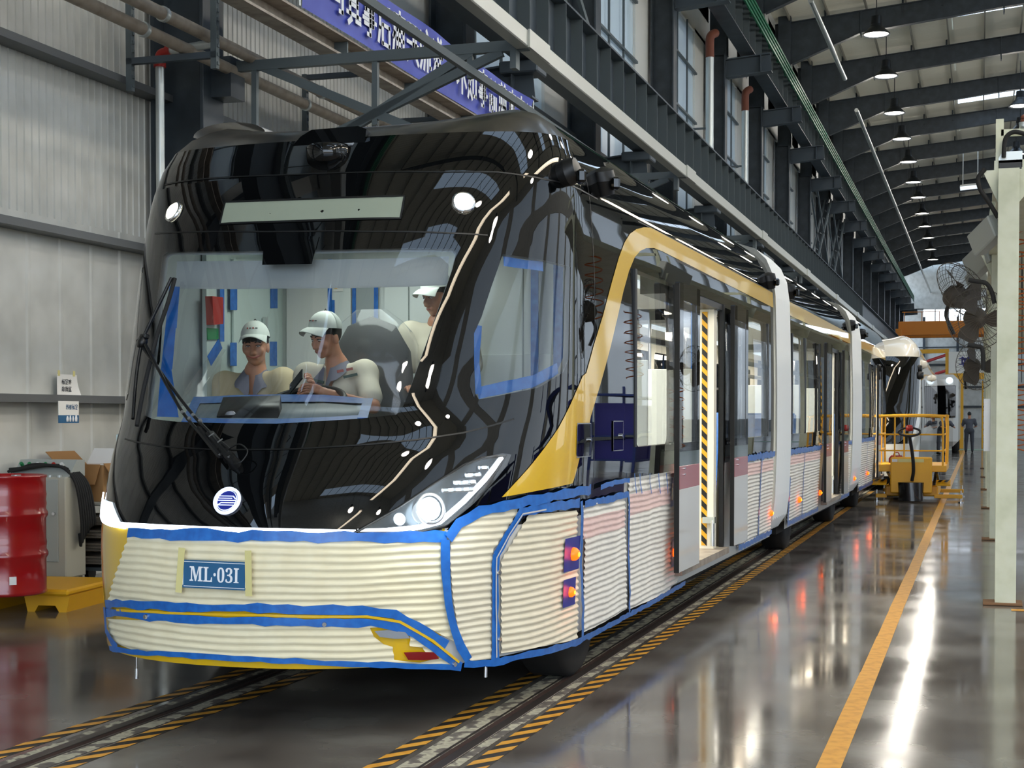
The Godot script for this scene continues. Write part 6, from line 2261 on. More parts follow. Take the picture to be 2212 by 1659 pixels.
		put(st, "cable", M.rubber, t)
	# table with an open cardboard carton; folded tarpaulins beneath
	t = thing("work_table", "grey steel table against the wall carrying the cardboard carton", "table", Vector3(-7.5, 0, -11.78))
	st = stn()
	box(st, Vector3(0.1, 0.735, 0), Vector3(1.0, 0.035, 0.62), Basis(), 0.008)
	put(st, "tabletop", M.steel_rail, t)
	for e in [[-0.3, 0.26], [0.52, 0.26], [-0.3, -0.26], [0.52, -0.26]]:
		st = stn()
		box(st, Vector3(e[0], 0.43, e[1]), Vector3(0.05, 0.6, 0.05))
		var lg := put(st, "leg", M.steel_rail, t)
		st = stn()
		cyl(st, Vector3(e[0] - 0.02, 0.065, e[1]), Vector3(e[0] + 0.02, 0.065, e[1]), 0.065, -1.0, 16)
		put(st, "caster", M.rubber, lg)
	st = stn()
	box(st, Vector3(0.1, 0.16, 0), Vector3(0.9, 0.03, 0.52))
	put(st, "lower_shelf", M.steel_grey, t)
	mat("carton_brown", "b08657", 0.8)
	mat("carton_dark", "9b7144", 0.85)
	t = thing("cardboard_carton", "open brown cardboard carton standing on the grey table", "carton", Vector3(-7.56, 0.754, -11.75), -0.1)
	for e in [[0, 0.16, 0.2, 0.5, 0.32, 0.006, 0], [0, 0.16, -0.2, 0.5, 0.32, 0.006, 0], [-0.25, 0.16, 0, 0.006, 0.32, 0.4, 0], [0.25, 0.16, 0, 0.006, 0.32, 0.4, 0], [0, 0.003, 0, 0.5, 0.006, 0.4, 0]]:
		st = stn()
		box(st, Vector3(e[0], e[1], e[2]), Vector3(e[3], e[4], e[5]))
		put(st, "carton_wall", M.carton_brown, t)
	for e in [[Vector3(0, 0.24, 0.27), Vector3(0.49, 0.006, 0.19), Basis(Vector3.RIGHT, 1.15), M.carton_dark], [Vector3(0, 0.38, -0.25), Vector3(0.49, 0.006, 0.19), Basis(Vector3.RIGHT, 0.9), M.paper], [Vector3(-0.31, 0.37, 0), Vector3(0.19, 0.006, 0.39), Basis(Vector3.BACK, -0.7), M.carton_dark], [Vector3(0.31, 0.26, 0), Vector3(0.19, 0.006, 0.39), Basis(Vector3.BACK, -0.9), M.carton_dark]]:
		st = stn()
		box(st, e[0], e[1], e[2])
		put(st, "carton_flap", e[3], t)
	st = stn()
	box(st, Vector3(-0.12, 0.12, 0.204), Vector3(0.06, 0.03, 0.002))
	put(st, "carton_label", M.paper, t)
	mat("tarp_grey", "7d7468", 0.85)
	for k in 4:
		var f := thing("folded_tarpaulin", ["grey folded tarpaulin lowest on the table's lower shelf", "grey folded tarpaulin second from the bottom of the pile", "grey folded tarpaulin third in the pile under the table", "grey folded tarpaulin on top of the pile under the table"][k], "tarpaulin", Vector3(-7.38 + [0.0, 0.03, -0.02, 0.06][k], 0.178 + k * 0.115, -11.76), [0.05, -0.04, 0.1, -0.12][k])
		st = stn()
		st.set_smooth_group(1)
		var sx: float = [0.86, 0.8, 0.74, 0.62][k]
		for i in 20:
			for j in 14:
				var g := func(a: int, b: int) -> Vector3:
					var u := a / 20.0
					var v := TAU * b / 14.0
					var hh := 0.055 * (1.0 + 0.4 * noise.get_noise_2d(u * 6.0 + k * 9.0, v * 1.3))
					return Vector3((u - 0.5) * sx, 0.058 + hh * sin(v) * (0.4 if u == 0.0 or u == 1.0 else 1.0), 0.29 * cos(v) + 0.03 * noise.get_noise_2d(u * 9.0, k * 5.0))
				quad(st, g.call(i, j), g.call(i + 1, j), g.call(i + 1, j + 1), g.call(i, j + 1), Vector3(0, sin(TAU * (j + 0.5) / 14.0), cos(TAU * (j + 0.5) / 14.0)))
		put(st, "cloth", M.tarp_grey, f)
		st = stn()
		for e in [0.02, 0.05, 0.08]:
			box(st, Vector3(0, 0.02 + e * 0.9, 0.292), Vector3(sx * 0.85, 0.006, 0.02), Basis(Vector3.RIGHT, 0.3))
		put(st, "fold_edge", M.tarp_grey, f)
	# notices taped to the wall
	t = thing("wall_notice", "white paper notice with two lines of characters taped to the wall, one corner curling", "notice")
	var a := wx(122, 808, -7.99)
	var b := wx(165, 856, -7.99)
	st = stn()
	st.set_smooth_group(1)
	for i in 8:
		for j in 8:
			var g := func(u: int, v: int) -> Vector3:
				var fu := u / 8.0
				var fv := v / 8.0
				return Vector3(-7.985 + 0.05 * pow(maxf(0.0, fu + fv - 1.2), 2.0), lerpf(a.y, b.y, fv), lerpf(a.z, b.z, fu) - 0.03 * fv * fu)
			quad(st, g.call(i, j), g.call(i + 1, j), g.call(i + 1, j + 1), g.call(i, j + 1), Vector3.RIGHT)
	put(st, "sheet", M.paper, t)
	for r in 2:
		for i in 3:
			st = stn()
			glyph(st, ["标定布", "存放区"][r][i], Vector3(-7.978, lerpf(a.y, b.y, 0.45 + r * 0.33), lerpf(a.z, b.z, 0.22 + i * 0.17)), Vector3(0, 0, -1), Vector3.UP, 0.04, 0.045, 0.006)
			put(st, "character", M.ink, t)
	for e in [0.08, 0.85]:
		st = stn()
		box(st, Vector3(-7.982, a.y + 0.01, lerpf(a.z, b.z, e)), Vector3(0.002, 0.05, 0.035))
		put(st, "tape_tab", M.masking_tape, t)
	t = thing("wall_sign", "white and blue card with characters hanging below the wall rail", "sign")
	a = wx(126, 866, -7.8)
	b = wx(170, 914, -7.8)
	st = stn()
	box(st, Vector3(-7.8, lerpf(a.y, b.y, 0.32), (a.z + b.z) / 2.0), Vector3(0.006, absf(b.y - a.y) * 0.64, absf(b.z - a.z)))
	put(st, "upper_card", M.paper, t)
	st = stn()
	box(st, Vector3(-7.8, lerpf(a.y, b.y, 0.82), (a.z + b.z) / 2.0), Vector3(0.006, absf(b.y - a.y) * 0.36, absf(b.z - a.z)))
	put(st, "lower_card", M.blue_print, t)
	for i in 4:
		st = stn()
		glyph(st, "环视标定"[i], Vector3(-7.795, lerpf(a.y, b.y, 0.38), lerpf(a.z, b.z, 0.36 + i * 0.15)), Vector3(0, 0, -1), Vector3.UP, 0.036, 0.045, 0.006)
		put(st, "character", M.blue_print, t)
	for e in [[0.42, 0.05, 0.05], [0.56, 0.04, 0.055], [0.7, 0.035, 0.05], [0.85, 0.05, 0.06]]:
		st = stn()
		lathe(st, Vector3(-7.795, lerpf(a.y, b.y, 0.93), lerpf(a.z, b.z, e[0])), [Vector2(0.0, 0.0), Vector2(e[1] * 0.35, 0.0), Vector2(e[1] * 0.4, e[2] * 0.5), Vector2(e[1] * 0.2, e[2]), Vector2(0.0, e[2])], 10, Basis.from_scale(Vector3(0.1, 1, 1)))
		put(st, "icon", M.banner_white, t)
	st = stn()
	for e in [0.25, 0.75]: cyl(st, Vector3(-7.8, a.y, lerpf(a.z, b.z, e)), Vector3(-7.83, 1.64, lerpf(a.z, b.z, e)), 0.002, -1.0, 5)
	put(st, "cord", M.ink, t)

func post_row() -> void:
	# pale steel posts of the platform along the aisle
	var first: Node3D
	var labels := ["tall pale green post with a rusty base carrying the platform and the junction boxes", "pale green platform post just behind the post with the junction boxes", "pale green platform post third along the aisle", "pale green platform post fourth along the aisle", "pale green platform post fifth along the aisle", "pale green platform post sixth along the aisle"]
	for k in 6:
		var at := Vector3(0.21, 0, -12.7 - k * 6.6)
		if k == 0:
			first = thing("platform_post", labels[0], "post", at, 0.0, "pale green platform posts")
			var st := stn()
			box(st, Vector3(0, 1.74, 0), Vector3(0.16, 3.44, 0.012))
			box(st, Vector3(0, 1.74, 0.15), Vector3(0.16, 3.44, 0.012), Basis(), 0.002)
			box(st, Vector3(0, 1.74, 0.075), Vector3(0.012, 3.44, 0.14))
			put(st, "h_section", M.post_paint, first)
			st = stn()
			box(st, Vector3(-0.02, 0.012, 0.07), Vector3(0.3, 0.02, 0.26), Basis(), 0.004)
			put(st, "base_plate", M.base_rust, first)
			st = stn()
			prism(st, pts([-0.2, 3.46, 0.3, 3.46, 0.08, 3.2, -0.08, 3.2]), Vector3(0, 0, 0.07), Vector3.RIGHT, Vector3.UP, 0.012)
			put(st, "head_gusset", M.post_paint, first)
		else: copy(first, at, 0.0, labels[k])
	var t := thing("platform", "pale platform edge beam with a low guard rail on the post heads", "platform")
	var st := stn()
	box(st, Vector3(0.95, 3.5, -31.25), Vector3(1.7, 0.08, 37.2))
	put(st, "deck", M.post_paint, t)
	for k in 5:
		st = stn()
		box(st, Vector3(0.14, 3.7, -12.68 - k * 6.6), Vector3(0.06, 0.34, 0.05))
		put(st, "rail_post", M.post_paint, t)
	for k in 5:
		st = stn()
		box(st, Vector3(0.65, 3.76, -12.68 - k * 6.6), Vector3(1.0, 0.05, 0.05))
		put(st, "cross_rail", M.post_paint, t)
	t = thing("floodlight", "small grey floodlight housing standing on the platform edge", "floodlight", wz(2182, 372, -12.75))
	st = stn()
	prism(st, pts([-0.09, 0.02, 0.09, 0.02, 0.09, 0.15, -0.06, 0.15, -0.09, 0.1]), Vector3(0, 0, -0.1), Vector3.RIGHT, Vector3.UP, 0.2)
	put(st, "housing", M.galv, t)
	st = stn()
	box(st, Vector3(0, 0.03, 0.105), Vector3(0.17, 0.06, 0.01))
	put(st, "lens", M.black_plastic, t)
	t = thing("rag_can", "open can stuffed with brown rags on the platform rail", "can", Vector3(0.32, 3.786, -12.68))
	st = stn()
	lathe(st, Vector3.ZERO, [Vector2(0.0, 0.0), Vector2(0.035, 0.0), Vector2(0.038, 0.05), Vector2(0.034, 0.05), Vector2(0.03, 0.01)], 14)
	put(st, "can", M.galv, t)
	st = stn()
	for k in 6: lathe(st, Vector3(rng.randf_range(-0.02, 0.02), 0.055 + rng.randf() * 0.03, rng.randf_range(-0.02, 0.02)), [Vector2(0.0, -0.02), Vector2(0.02, -0.01), Vector2(0.024, 0.01), Vector2(0.0, 0.025)], 7, Basis(Vector3(1, 0.3, 0.2).normalized(), k * 1.3))
	put(st, "rag", M.rust_pipe, t)
	# flexible black conduits on the near post
	for e in [[[2128, 365], [2113, 385], [2118, 410], [2135, 435], [2156, 470]], [[2215, 290], [2190, 285], [2172, 300], [2168, 340]], [[2092, 605], [2110, 608], [2130, 612], [2142, 630], [2148, 655]], [[2090, 745], [2110, 748], [2122, 755], [2124, 800]]]:
		t = thing("flexible_conduit", "black flexible conduit looping beside the platform posts", "conduit", Vector3.ZERO, 0.0, "black conduits on the platform posts")
		st = stn()
		var p := []
		for q in e: p.append(wz(q[0], q[1], -12.6))
		tube(st, smooth_path(p, 6), 0.018, 10)
		put(st, "hose", M.rubber, t)
	# tilted grey junction boxes fixed along the posts
	for e in [[2132, 508, -12.85, 0.6, "upper tilted grey junction box with a black knob on the pale post"], [2120, 560, -19.45, 0.88, "second tilted grey junction box behind the upper one"], [2120, 598, -26.05, 1.03, "third tilted grey junction box furthest down the row"]]:
		var c := wz(e[0], e[1], e[2])
		var sc: float = e[3]
		t = thing("junction_box", e[4], "box", c, 0.55)
		st = stn()
		var bb := Basis(Vector3.BACK, 0.2) * Basis(Vector3.RIGHT, -0.35)
		box(st, Vector3.ZERO, Vector3(0.2 * sc, 0.32 * sc, 0.62 * sc), bb, 0.01)
		put(st, "casing", M.cabinet_front, t)
		st = stn()
		lathe(st, bb * Vector3(0, 0.16 * sc, 0.02), [Vector2(0.03, 0.0), Vector2(0.03, 0.02), Vector2(0.0, 0.025)], 8, bb, false)
		put(st, "knob", M.black_plastic, t)
		st = stn()
		bar(st, Vector3(0.02, 0.1 * sc, 0), Vector3(0.12, 0.3 * sc + 0.1, -0.1), 0.03, 0.03)
		put(st, "bracket", M.post_paint, t)
	# fluorescent tube fixed under the platform
	t = thing("tube_lamp", "lit white fluorescent tube hanging from a far rafter beside the post", "lamp")
	st = stn()
	cyl(st, wz(2074, 407, -97.0), wz(2118, 402, -97.0), 0.13, -1.0, 12)
	put(st, "tube", M.led_soft, t)
	st = stn()
	bar(st, wz(2074, 402, -97.0), wz(2118, 397, -97.0), 0.2, 0.12)
	for px in [2080, 2112]: cyl(st, wz(px, 400, -97.0), wz(px, 400, -97.0) + Vector3(0, 2.35, 0), 0.03, -1.0, 6)
	put(st, "fitting", M.white_paint, t)
	# wire-caged wall fans
	for e in [[2078, 628, -14.4, 0.3, 0.9, -0.5, "upper dusty wire-caged fan on the pale post, turned to the aisle"], [2112, 688, -14.0, 0.27, 0.25, 0.1, "lower dusty wire-caged fan on the pale post"], [2110, 790, -19.5, 0.3, 0.6, 0.0, "third wire-caged fan beside the sign board"]]:
		fan(wz(e[0], e[1], e[2]), e[3], e[4], e[5], e[6])
	# notice cover and cable tray on the second post
	t = thing("document_sleeve", "tall clear plastic sleeve of papers on the pale post beside the aisle", "sleeve", wz(2140, 918, -19.18))
	st = stn()
	box(st, Vector3(0, 0, 0), Vector3(0.155, 0.63, 0.01))
	put(st, "sheets", M.paper, t)
	st = stn()
	box(st, Vector3(0, 0, 0.008), Vector3(0.16, 0.64, 0.003))
	put(st, "cover", M.plastic_film, t)
	# orange coiled air hoses beyond the posts
	for e in [[2206, 560, -17.0], [2206, 720, -19.0], [2206, 900, -21.0]]:
		t = thing("coiled_hose", "orange coiled air hose hanging beyond the pale posts", "hose", wz(e[0], e[1], e[2]), 0.0, "orange coiled hoses beyond the posts")
		st = stn()
		var p := []
		for k in 90: p.append(Vector3(0.11 * cos(k * 0.5), 0.45 - k * 0.0105, 0.11 * sin(k * 0.5)))
		tube(st, p, 0.008, 6)
		put(st, "coil", M.hose_orange, t)
		st = stn()
		cyl(st, Vector3(0, 0.45, 0), Vector3(0, maxf(0.6, 3.57 - t.position.y), 0), 0.006, -1.0, 6)
		put(st, "feed", M.black_plastic, t)
	# unseen blue racks, added so the tram side has something to mirror
	for k in 5:
		t = thing("added_rack", ["open blue rack added out of view beyond the posts to be mirrored in the tram", "second blue rack added out of view beyond the posts", "third blue rack added out of view beyond the posts", "fourth blue rack added out of view beyond the posts", "fifth blue rack added out of view beyond the posts"][k], "rack", Vector3(4.2 + (k % 2) * 0.8, 0, -9.0 - k * 6.0))
		for x in [-0.5, 0.5]:
			for z in [-1.4, 1.4]:
				st = stn()
				box(st, Vector3(x, 1.1, z), Vector3(0.06, 2.2, 0.06))
				put(st, "upright", M.rack_blue, t)
		for y in [0.3, 1.1, 1.95]:
			st = stn()
			box(st, Vector3(0, y, 0), Vector3(1.05, 0.05, 2.9))
			put(st, "shelf", M.rack_blue, t)
		for y in [0.325, 1.125]:
			for z in [-0.68, 0.68]:  # crates added out of view to give the tram paint a violet reflection
				var cr := thing("added_crate", "unseen violet-blue crate added on a rack shelf for its reflection in the tram", "crate", t.position + Vector3(0, y, z), 0.0, "added violet-blue crates on the unseen racks")
				st = stn()
				for e in [[0, 0.02, 0, 0.9, 0.04, 1.2], [0.44, 0.33, 0, 0.03, 0.62, 1.2], [-0.44, 0.33, 0, 0.03, 0.62, 1.2], [0, 0.33, 0.59, 0.9, 0.62, 0.03], [0, 0.33, -0.59, 0.9, 0.62, 0.03]]: box(st, Vector3(e[0], e[1], e[2]), Vector3(e[3], e[4], e[5]))
				put(st, "crate_box", M.crate_violet, cr)
				st = stn()
				for zz in [-0.606, 0.606]: box(st, Vector3(0, 0.6, zz), Vector3(0.92, 0.05, 0.01))
				put(st, "crate_rim", M.crate_violet, cr)

func fan(c: Vector3, r: float, turn: float, tilt: float, label: String) -> void:
	var t := thing("wall_fan", label, "fan", c)
	t.rotation = Vector3(tilt, turn, 0)
	var st := stn()
	for k in 30:
		var a := TAU * k / 30.0
		var p := []
		for j in 9:
			var f := j / 8.0
			p.append(Vector3(cos(a + f * 0.5) * r * sin(f * PI / 2), sin(a + f * 0.5) * r * sin(f * PI / 2), 0.13 * cos(f * PI / 2)))
		for j in 5:
			var f := 1.0 - j / 4.0 * 0.7
			p.append(Vector3(cos(a + 0.5) * r * f, sin(a + 0.5) * r * f, -0.1 * (1.0 - pow(f, 3.0))))
		tube(st, p, 0.0022, 4, false)
	put(st, "cage", M.fan_dust, t)
	for rr in [r, r * 0.72]:
		st = stn()
		var p := []
		for k in 33: p.append(Vector3(cos(TAU * k / 32.0) * rr, sin(TAU * k / 32.0) * rr, 0.0 if rr == r else 0.09))
		tube(st, p, 0.004, 6, false)
		put(st, "cage_ring", M.fan_dust, t)
	for k in 3:
		st = stn()
		st.set_smooth_group(1)
		for i in 5:
			var g := func(a: int, s: float) -> Vector3:
				var f := 0.08 + 0.78 * a / 5.0
				var w := 0.28 + 0.25 * sin(a / 5.0 * PI)
				return Vector3(cos(TAU * k / 3.0 + s * w) * r * f, sin(TAU * k / 3.0 + s * w) * r * f, 0.02 + s * 0.04)
			quad(st, g.call(i, -1.0), g.call(i + 1, -1.0), g.call(i + 1, 1.0), g.call(i, 1.0), Vector3.BACK)
		put(st, "blade", M.fan_blade, t)
	st = stn()
	lathe(st, Vector3(0, 0, -0.06), [Vector2(0.0, 0.08), Vector2(0.05, 0.07), Vector2(0.1, 0.0), Vector2(0.095, -0.08), Vector2(0.06, -0.13), Vector2(0.0, -0.14)], 18, Basis(Vector3.RIGHT, PI / 2))
	put(st, "motor", M.fan_blade, t)
	st = stn()
	tube(st, smooth_path([Vector3(0, -0.02, -0.16), Vector3(0, -0.1, -0.26), Vector3(0.05, -0.28, -0.3)], 5), 0.018, 8)
	put(st, "arm", M.black_plastic, t)

func lift_cart() -> void:
	var t := thing("lift_platform", "yellow self-propelled lift platform with guard rails and a black tiller standing on the aisle", "lift", Vector3(-1.13, 0, -27.4), 0.0)
	t.scale = Vector3.ONE * 0.95
	var st := stn()
	box(st, Vector3(0, 0.5, 0.1), Vector3(0.74, 0.66, 0.3), Basis(), 0.02)
	put(st, "drive_cover", M.yellow_paint, t)
	st = stn()
	lathe(st, Vector3(0, 0.03, 0.22), [Vector2(0.0, 0.0), Vector2(0.22, 0.0), Vector2(0.24, 0.34), Vector2(0.0, 0.36)], 20, Basis.from_scale(Vector3(1, 1, 0.6)), false)
	put(st, "wheel_shroud", coat(mat("gloss_black", "0b0b0c", 0.25), 1.0, 0.05), t)
	st = stn()
	box(st, Vector3(0.0, 0.77, 0.254), Vector3(0.46, 0.06, 0.003))
	put(st, "warning_strip", M.masking_tape, t)
	st = stn()
	box(st, Vector3(-0.29, 0.77, 0.254), Vector3(0.1, 0.05, 0.003))
	put(st, "maker_label", M.paper, t)
	# chassis and scissor
	st = stn()
	box(st, Vector3(0, 0.2, -1.1), Vector3(0.95, 0.2, 2.1), Basis(), 0.02)
	put(st, "chassis", M.yellow_paint, t)
	st = stn()
	box(st, Vector3(0, 0.62, -1.0), Vector3(1.25, 0.12, 2.3), Basis(), 0.01)
	put(st, "platform_deck", M.yellow_paint, t)
	for s in [-1.0, 1.0]:
		st = stn()
		bar(st, Vector3(s * 0.4, 0.3, -0.2), Vector3(s * 0.4, 0.56, -2.0), 0.05, 0.07)
		bar(st, Vector3(s * 0.44, 0.56, -0.2), Vector3(s * 0.44, 0.3, -2.0), 0.05, 0.07)
		put(st, "scissor_arm", M.black_plastic, t)
		st = stn()
		box(st, Vector3(s * 0.57, 0.36, 0.1), Vector3(0.26, 0.03, 0.24), Basis(Vector3.RIGHT, 0.3))
		put(st, "step_plate", M.yellow_paint, t)
		st = stn()
		for k in 2: prism(st, pts([0, 0, 0.06, 0, 0.1, 0.12, 0.04, 0.12]), Vector3(s * 0.57 - 0.1 + k * 0.11, 0.38, 0.2), Vector3.RIGHT, Vector3(0, 0.3, -1).normalized(), 0.003)
		put(st, "step_stripe", M.black_plastic, t)
		# outriggers with pads
		for z in [0.05, -2.2]:
			st = stn()
			box(st, Vector3(s * 0.66 if s > 0 else -0.54, 0.11, z), Vector3(0.5 if s > 0 else 0.2, 0.07, 0.09), Basis(), 0.008)
			var og := put(st, "outrigger", M.yellow_paint, t)
			st = stn()
			cyl(st, Vector3(0.88 if s > 0 else -0.62, 0.0, z), Vector3(0.88 if s > 0 else -0.62, 0.22, z), 0.014)
			cyl(st, Vector3(0.88 if s > 0 else -0.62, 0.0, z), Vector3(0.88 if s > 0 else -0.62, 0.02, z), 0.05)
			put(st, "jack_screw", M.chrome, og)
	# guard rails
	var rail := func(a: Array, n: String) -> void:
		var s2 := stn()
		tube(s2, smooth_path(a, 6), 0.019, 8)
		put(s2, n, M.yellow_paint, t)
	rail.call([Vector3(-0.6, 0.66, 0.12), Vector3(-0.6, 1.3, 0.12), Vector3(-0.59, 1.52, 0.12), Vector3(-0.5, 1.58, 0.12), Vector3(0.44, 1.58, 0.12), Vector3(0.54, 1.52, 0.12), Vector3(0.56, 1.3, 0.12), Vector3(0.56, 0.66, 0.12)], "guard_rail")
	for z in [-0.9, -2.1]: rail.call([Vector3(-0.6, 0.66, z), Vector3(-0.6, 1.5, z), Vector3(-0.5, 1.6, z), Vector3(0.5, 1.6, z), Vector3(0.6, 1.5, z), Vector3(0.6, 0.66, z)], "guard_rail")
	for y in [0.95, 1.25, 1.58]:
		for x in [-0.6, 0.58]:
			st = stn()
			cyl(st, Vector3(x, y, 0.12), Vector3(x, y, -2.1), 0.015)
			put(st, "mid_rail", M.yellow_paint, t)
		if y < 1.5:
			st = stn()
			cyl(st, Vector3(-0.6, y, 0.12), Vector3(0.56, y, 0.12), 0.015)
			put(st, "mid_rail", M.yellow_paint, t)
	for x in [-0.3, -0.13]:
		st = stn()
		cyl(st, Vector3(x, 0.68, 0.12), Vector3(x, 1.58, 0.12), 0.015)
		put(st, "baluster", M.yellow_paint, t)
	# tiller
	st = stn()
	tube(st, smooth_path([Vector3(0.02, 0.4, 0.3), Vector3(0.05, 0.6, 0.36), Vector3(0.03, 0.9, 0.42), Vector3(-0.02, 1.22, 0.5)], 5), 0.032, 10)
	var tl := put(st, "tiller", M.black_plastic, t)
	st = stn()
	var lp := []
	for k in 25: lp.append(Vector3(-0.02 + 0.19 * cos(TAU * k / 24.0), 1.3 + 0.075 * sin(TAU * k / 24.0), 0.52))
	tube(st, lp, 0.02, 8, false)
	put(st, "handle_loop", M.black_plastic, tl)
	st = stn()
	lathe(st, Vector3(-0.02, 1.37, 0.52), [Vector2(0.0, -0.06), Vector2(0.06, -0.05), Vector2(0.07, 0.0), Vector2(0.05, 0.05), Vector2(0.0, 0.06)], 12)
	put(st, "red_head", M.red_paint, tl)
	var tb := thing("tool_box", "small red toolbox lying on the yellow lift platform", "toolbox", Vector3(-1.4, 0.53, -27.6))
	st = stn()
	prism(st, pts([-0.13, 0.0, 0.13, 0.0, 0.13, 0.08, 0.09, 0.13, -0.09, 0.13, -0.13, 0.08]), Vector3(0, 0.15, -0.08), Vector3.RIGHT, Vector3.UP, 0.16)
	put(st, "case", M.red_paint, tb)
	st = stn()
	tube(st, smooth_path([Vector3(-0.05, 0.28, 0), Vector3(-0.03, 0.33, 0), Vector3(0.03, 0.33, 0), Vector3(0.05, 0.28, 0)], 4), 0.01, 6)
	put(st, "handle", M.red_paint, tb)

func second_tram() -> void:
	# pale vehicle parked beyond the lift, same family of body
	var save := tram
	var t := thing("parked_tram", "cream white tram with a black front parked beyond the yellow lift platform", "tram")
	t.transform = Transform3D(Basis(Vector3.UP, 0.011), Vector3(-2.42, 0, -31.0))
	tram = t
	skin("front_shell", M.tram_cream, rect(-1.0, 1.0, 0.3, 2.765), 0.0, t, 0.05, 0.1)
	skin("front_glass", M.tram_black, PackedVector2Array([Vector2(-0.8, 0.95), Vector2(0.62, 0.95), Vector2(0.8, 1.6), Vector2(0.9, 2.74), Vector2(-0.9, 2.74), Vector2(-0.9, 1.6)]), 0.006, t, 0.05, 0.1)
	nose_roof(t, M.tram_cream, M.tram_cream)
	for g in [-1.0, 1.0]: skin("side_panel", M.tram_cream, rect(minf(g, g * 24.0), maxf(g, g * 24.0), 0.3, 2.765), 0.0, t, 2.0, 0.2)
	skin("lower_side_panel", M.tram_white, rect(1.0, 24.0, 0.3, 1.1), 0.003, t, 2.0, 0.2)
	for k in 9: skin("window_pane", M.tram_black, rrect(1.5 + k * 2.45, 3.6 + k * 2.45, 1.25, 2.35, 0.05), 0.005, t, 0.6, 0.3)
	car_roof(t, ZE, ZE - 23.0, M.tram_cream)
	for q in [[-2.2, 2.6], [-14.0, 2.6]]:
		var st := stn()
		lathe(st, Vector3(1.27, q[1], q[0]), [Vector2(0.0, -0.1), Vector2(0.12, -0.05), Vector2(0.12, 0.06), Vector2(0.0, 0.12)], 12)
		put(st, "camera_pod", M.tram_cream, t)
	var st := stn()
	for q in [Vector3(1.2, 2.5, -1.45), Vector3(1.23, 2.36, -1.42)]: lathe(st, q, [Vector2(0.0, -0.1), Vector2(0.1, -0.06), Vector2(0.1, 0.06), Vector2(0.0, 0.1)], 10)
	put(st, "mirror_pod", M.black_plastic, t)
	st = stn()
	box(st, Vector3(0, 0.3, -12), Vector3(2.2, 0.12, 22))
	put(st, "underframe", M.under, t)
	for z in [-2.1, -9.0, -16.0]:
		for x in [-1.0, 1.0]:
			st = stn()
			lathe(st, Vector3(x, 0.43, z), [Vector2(0.0, -0.11), Vector2(0.4, -0.13), Vector2(0.43, -0.1), Vector2(0.43, 0.1), Vector2(0.4, 0.13), Vector2(0.0, 0.11)], 24, Basis(Vector3.BACK, PI / 2))
			put(st, "wheel", M.tyre, t)
	tram = save

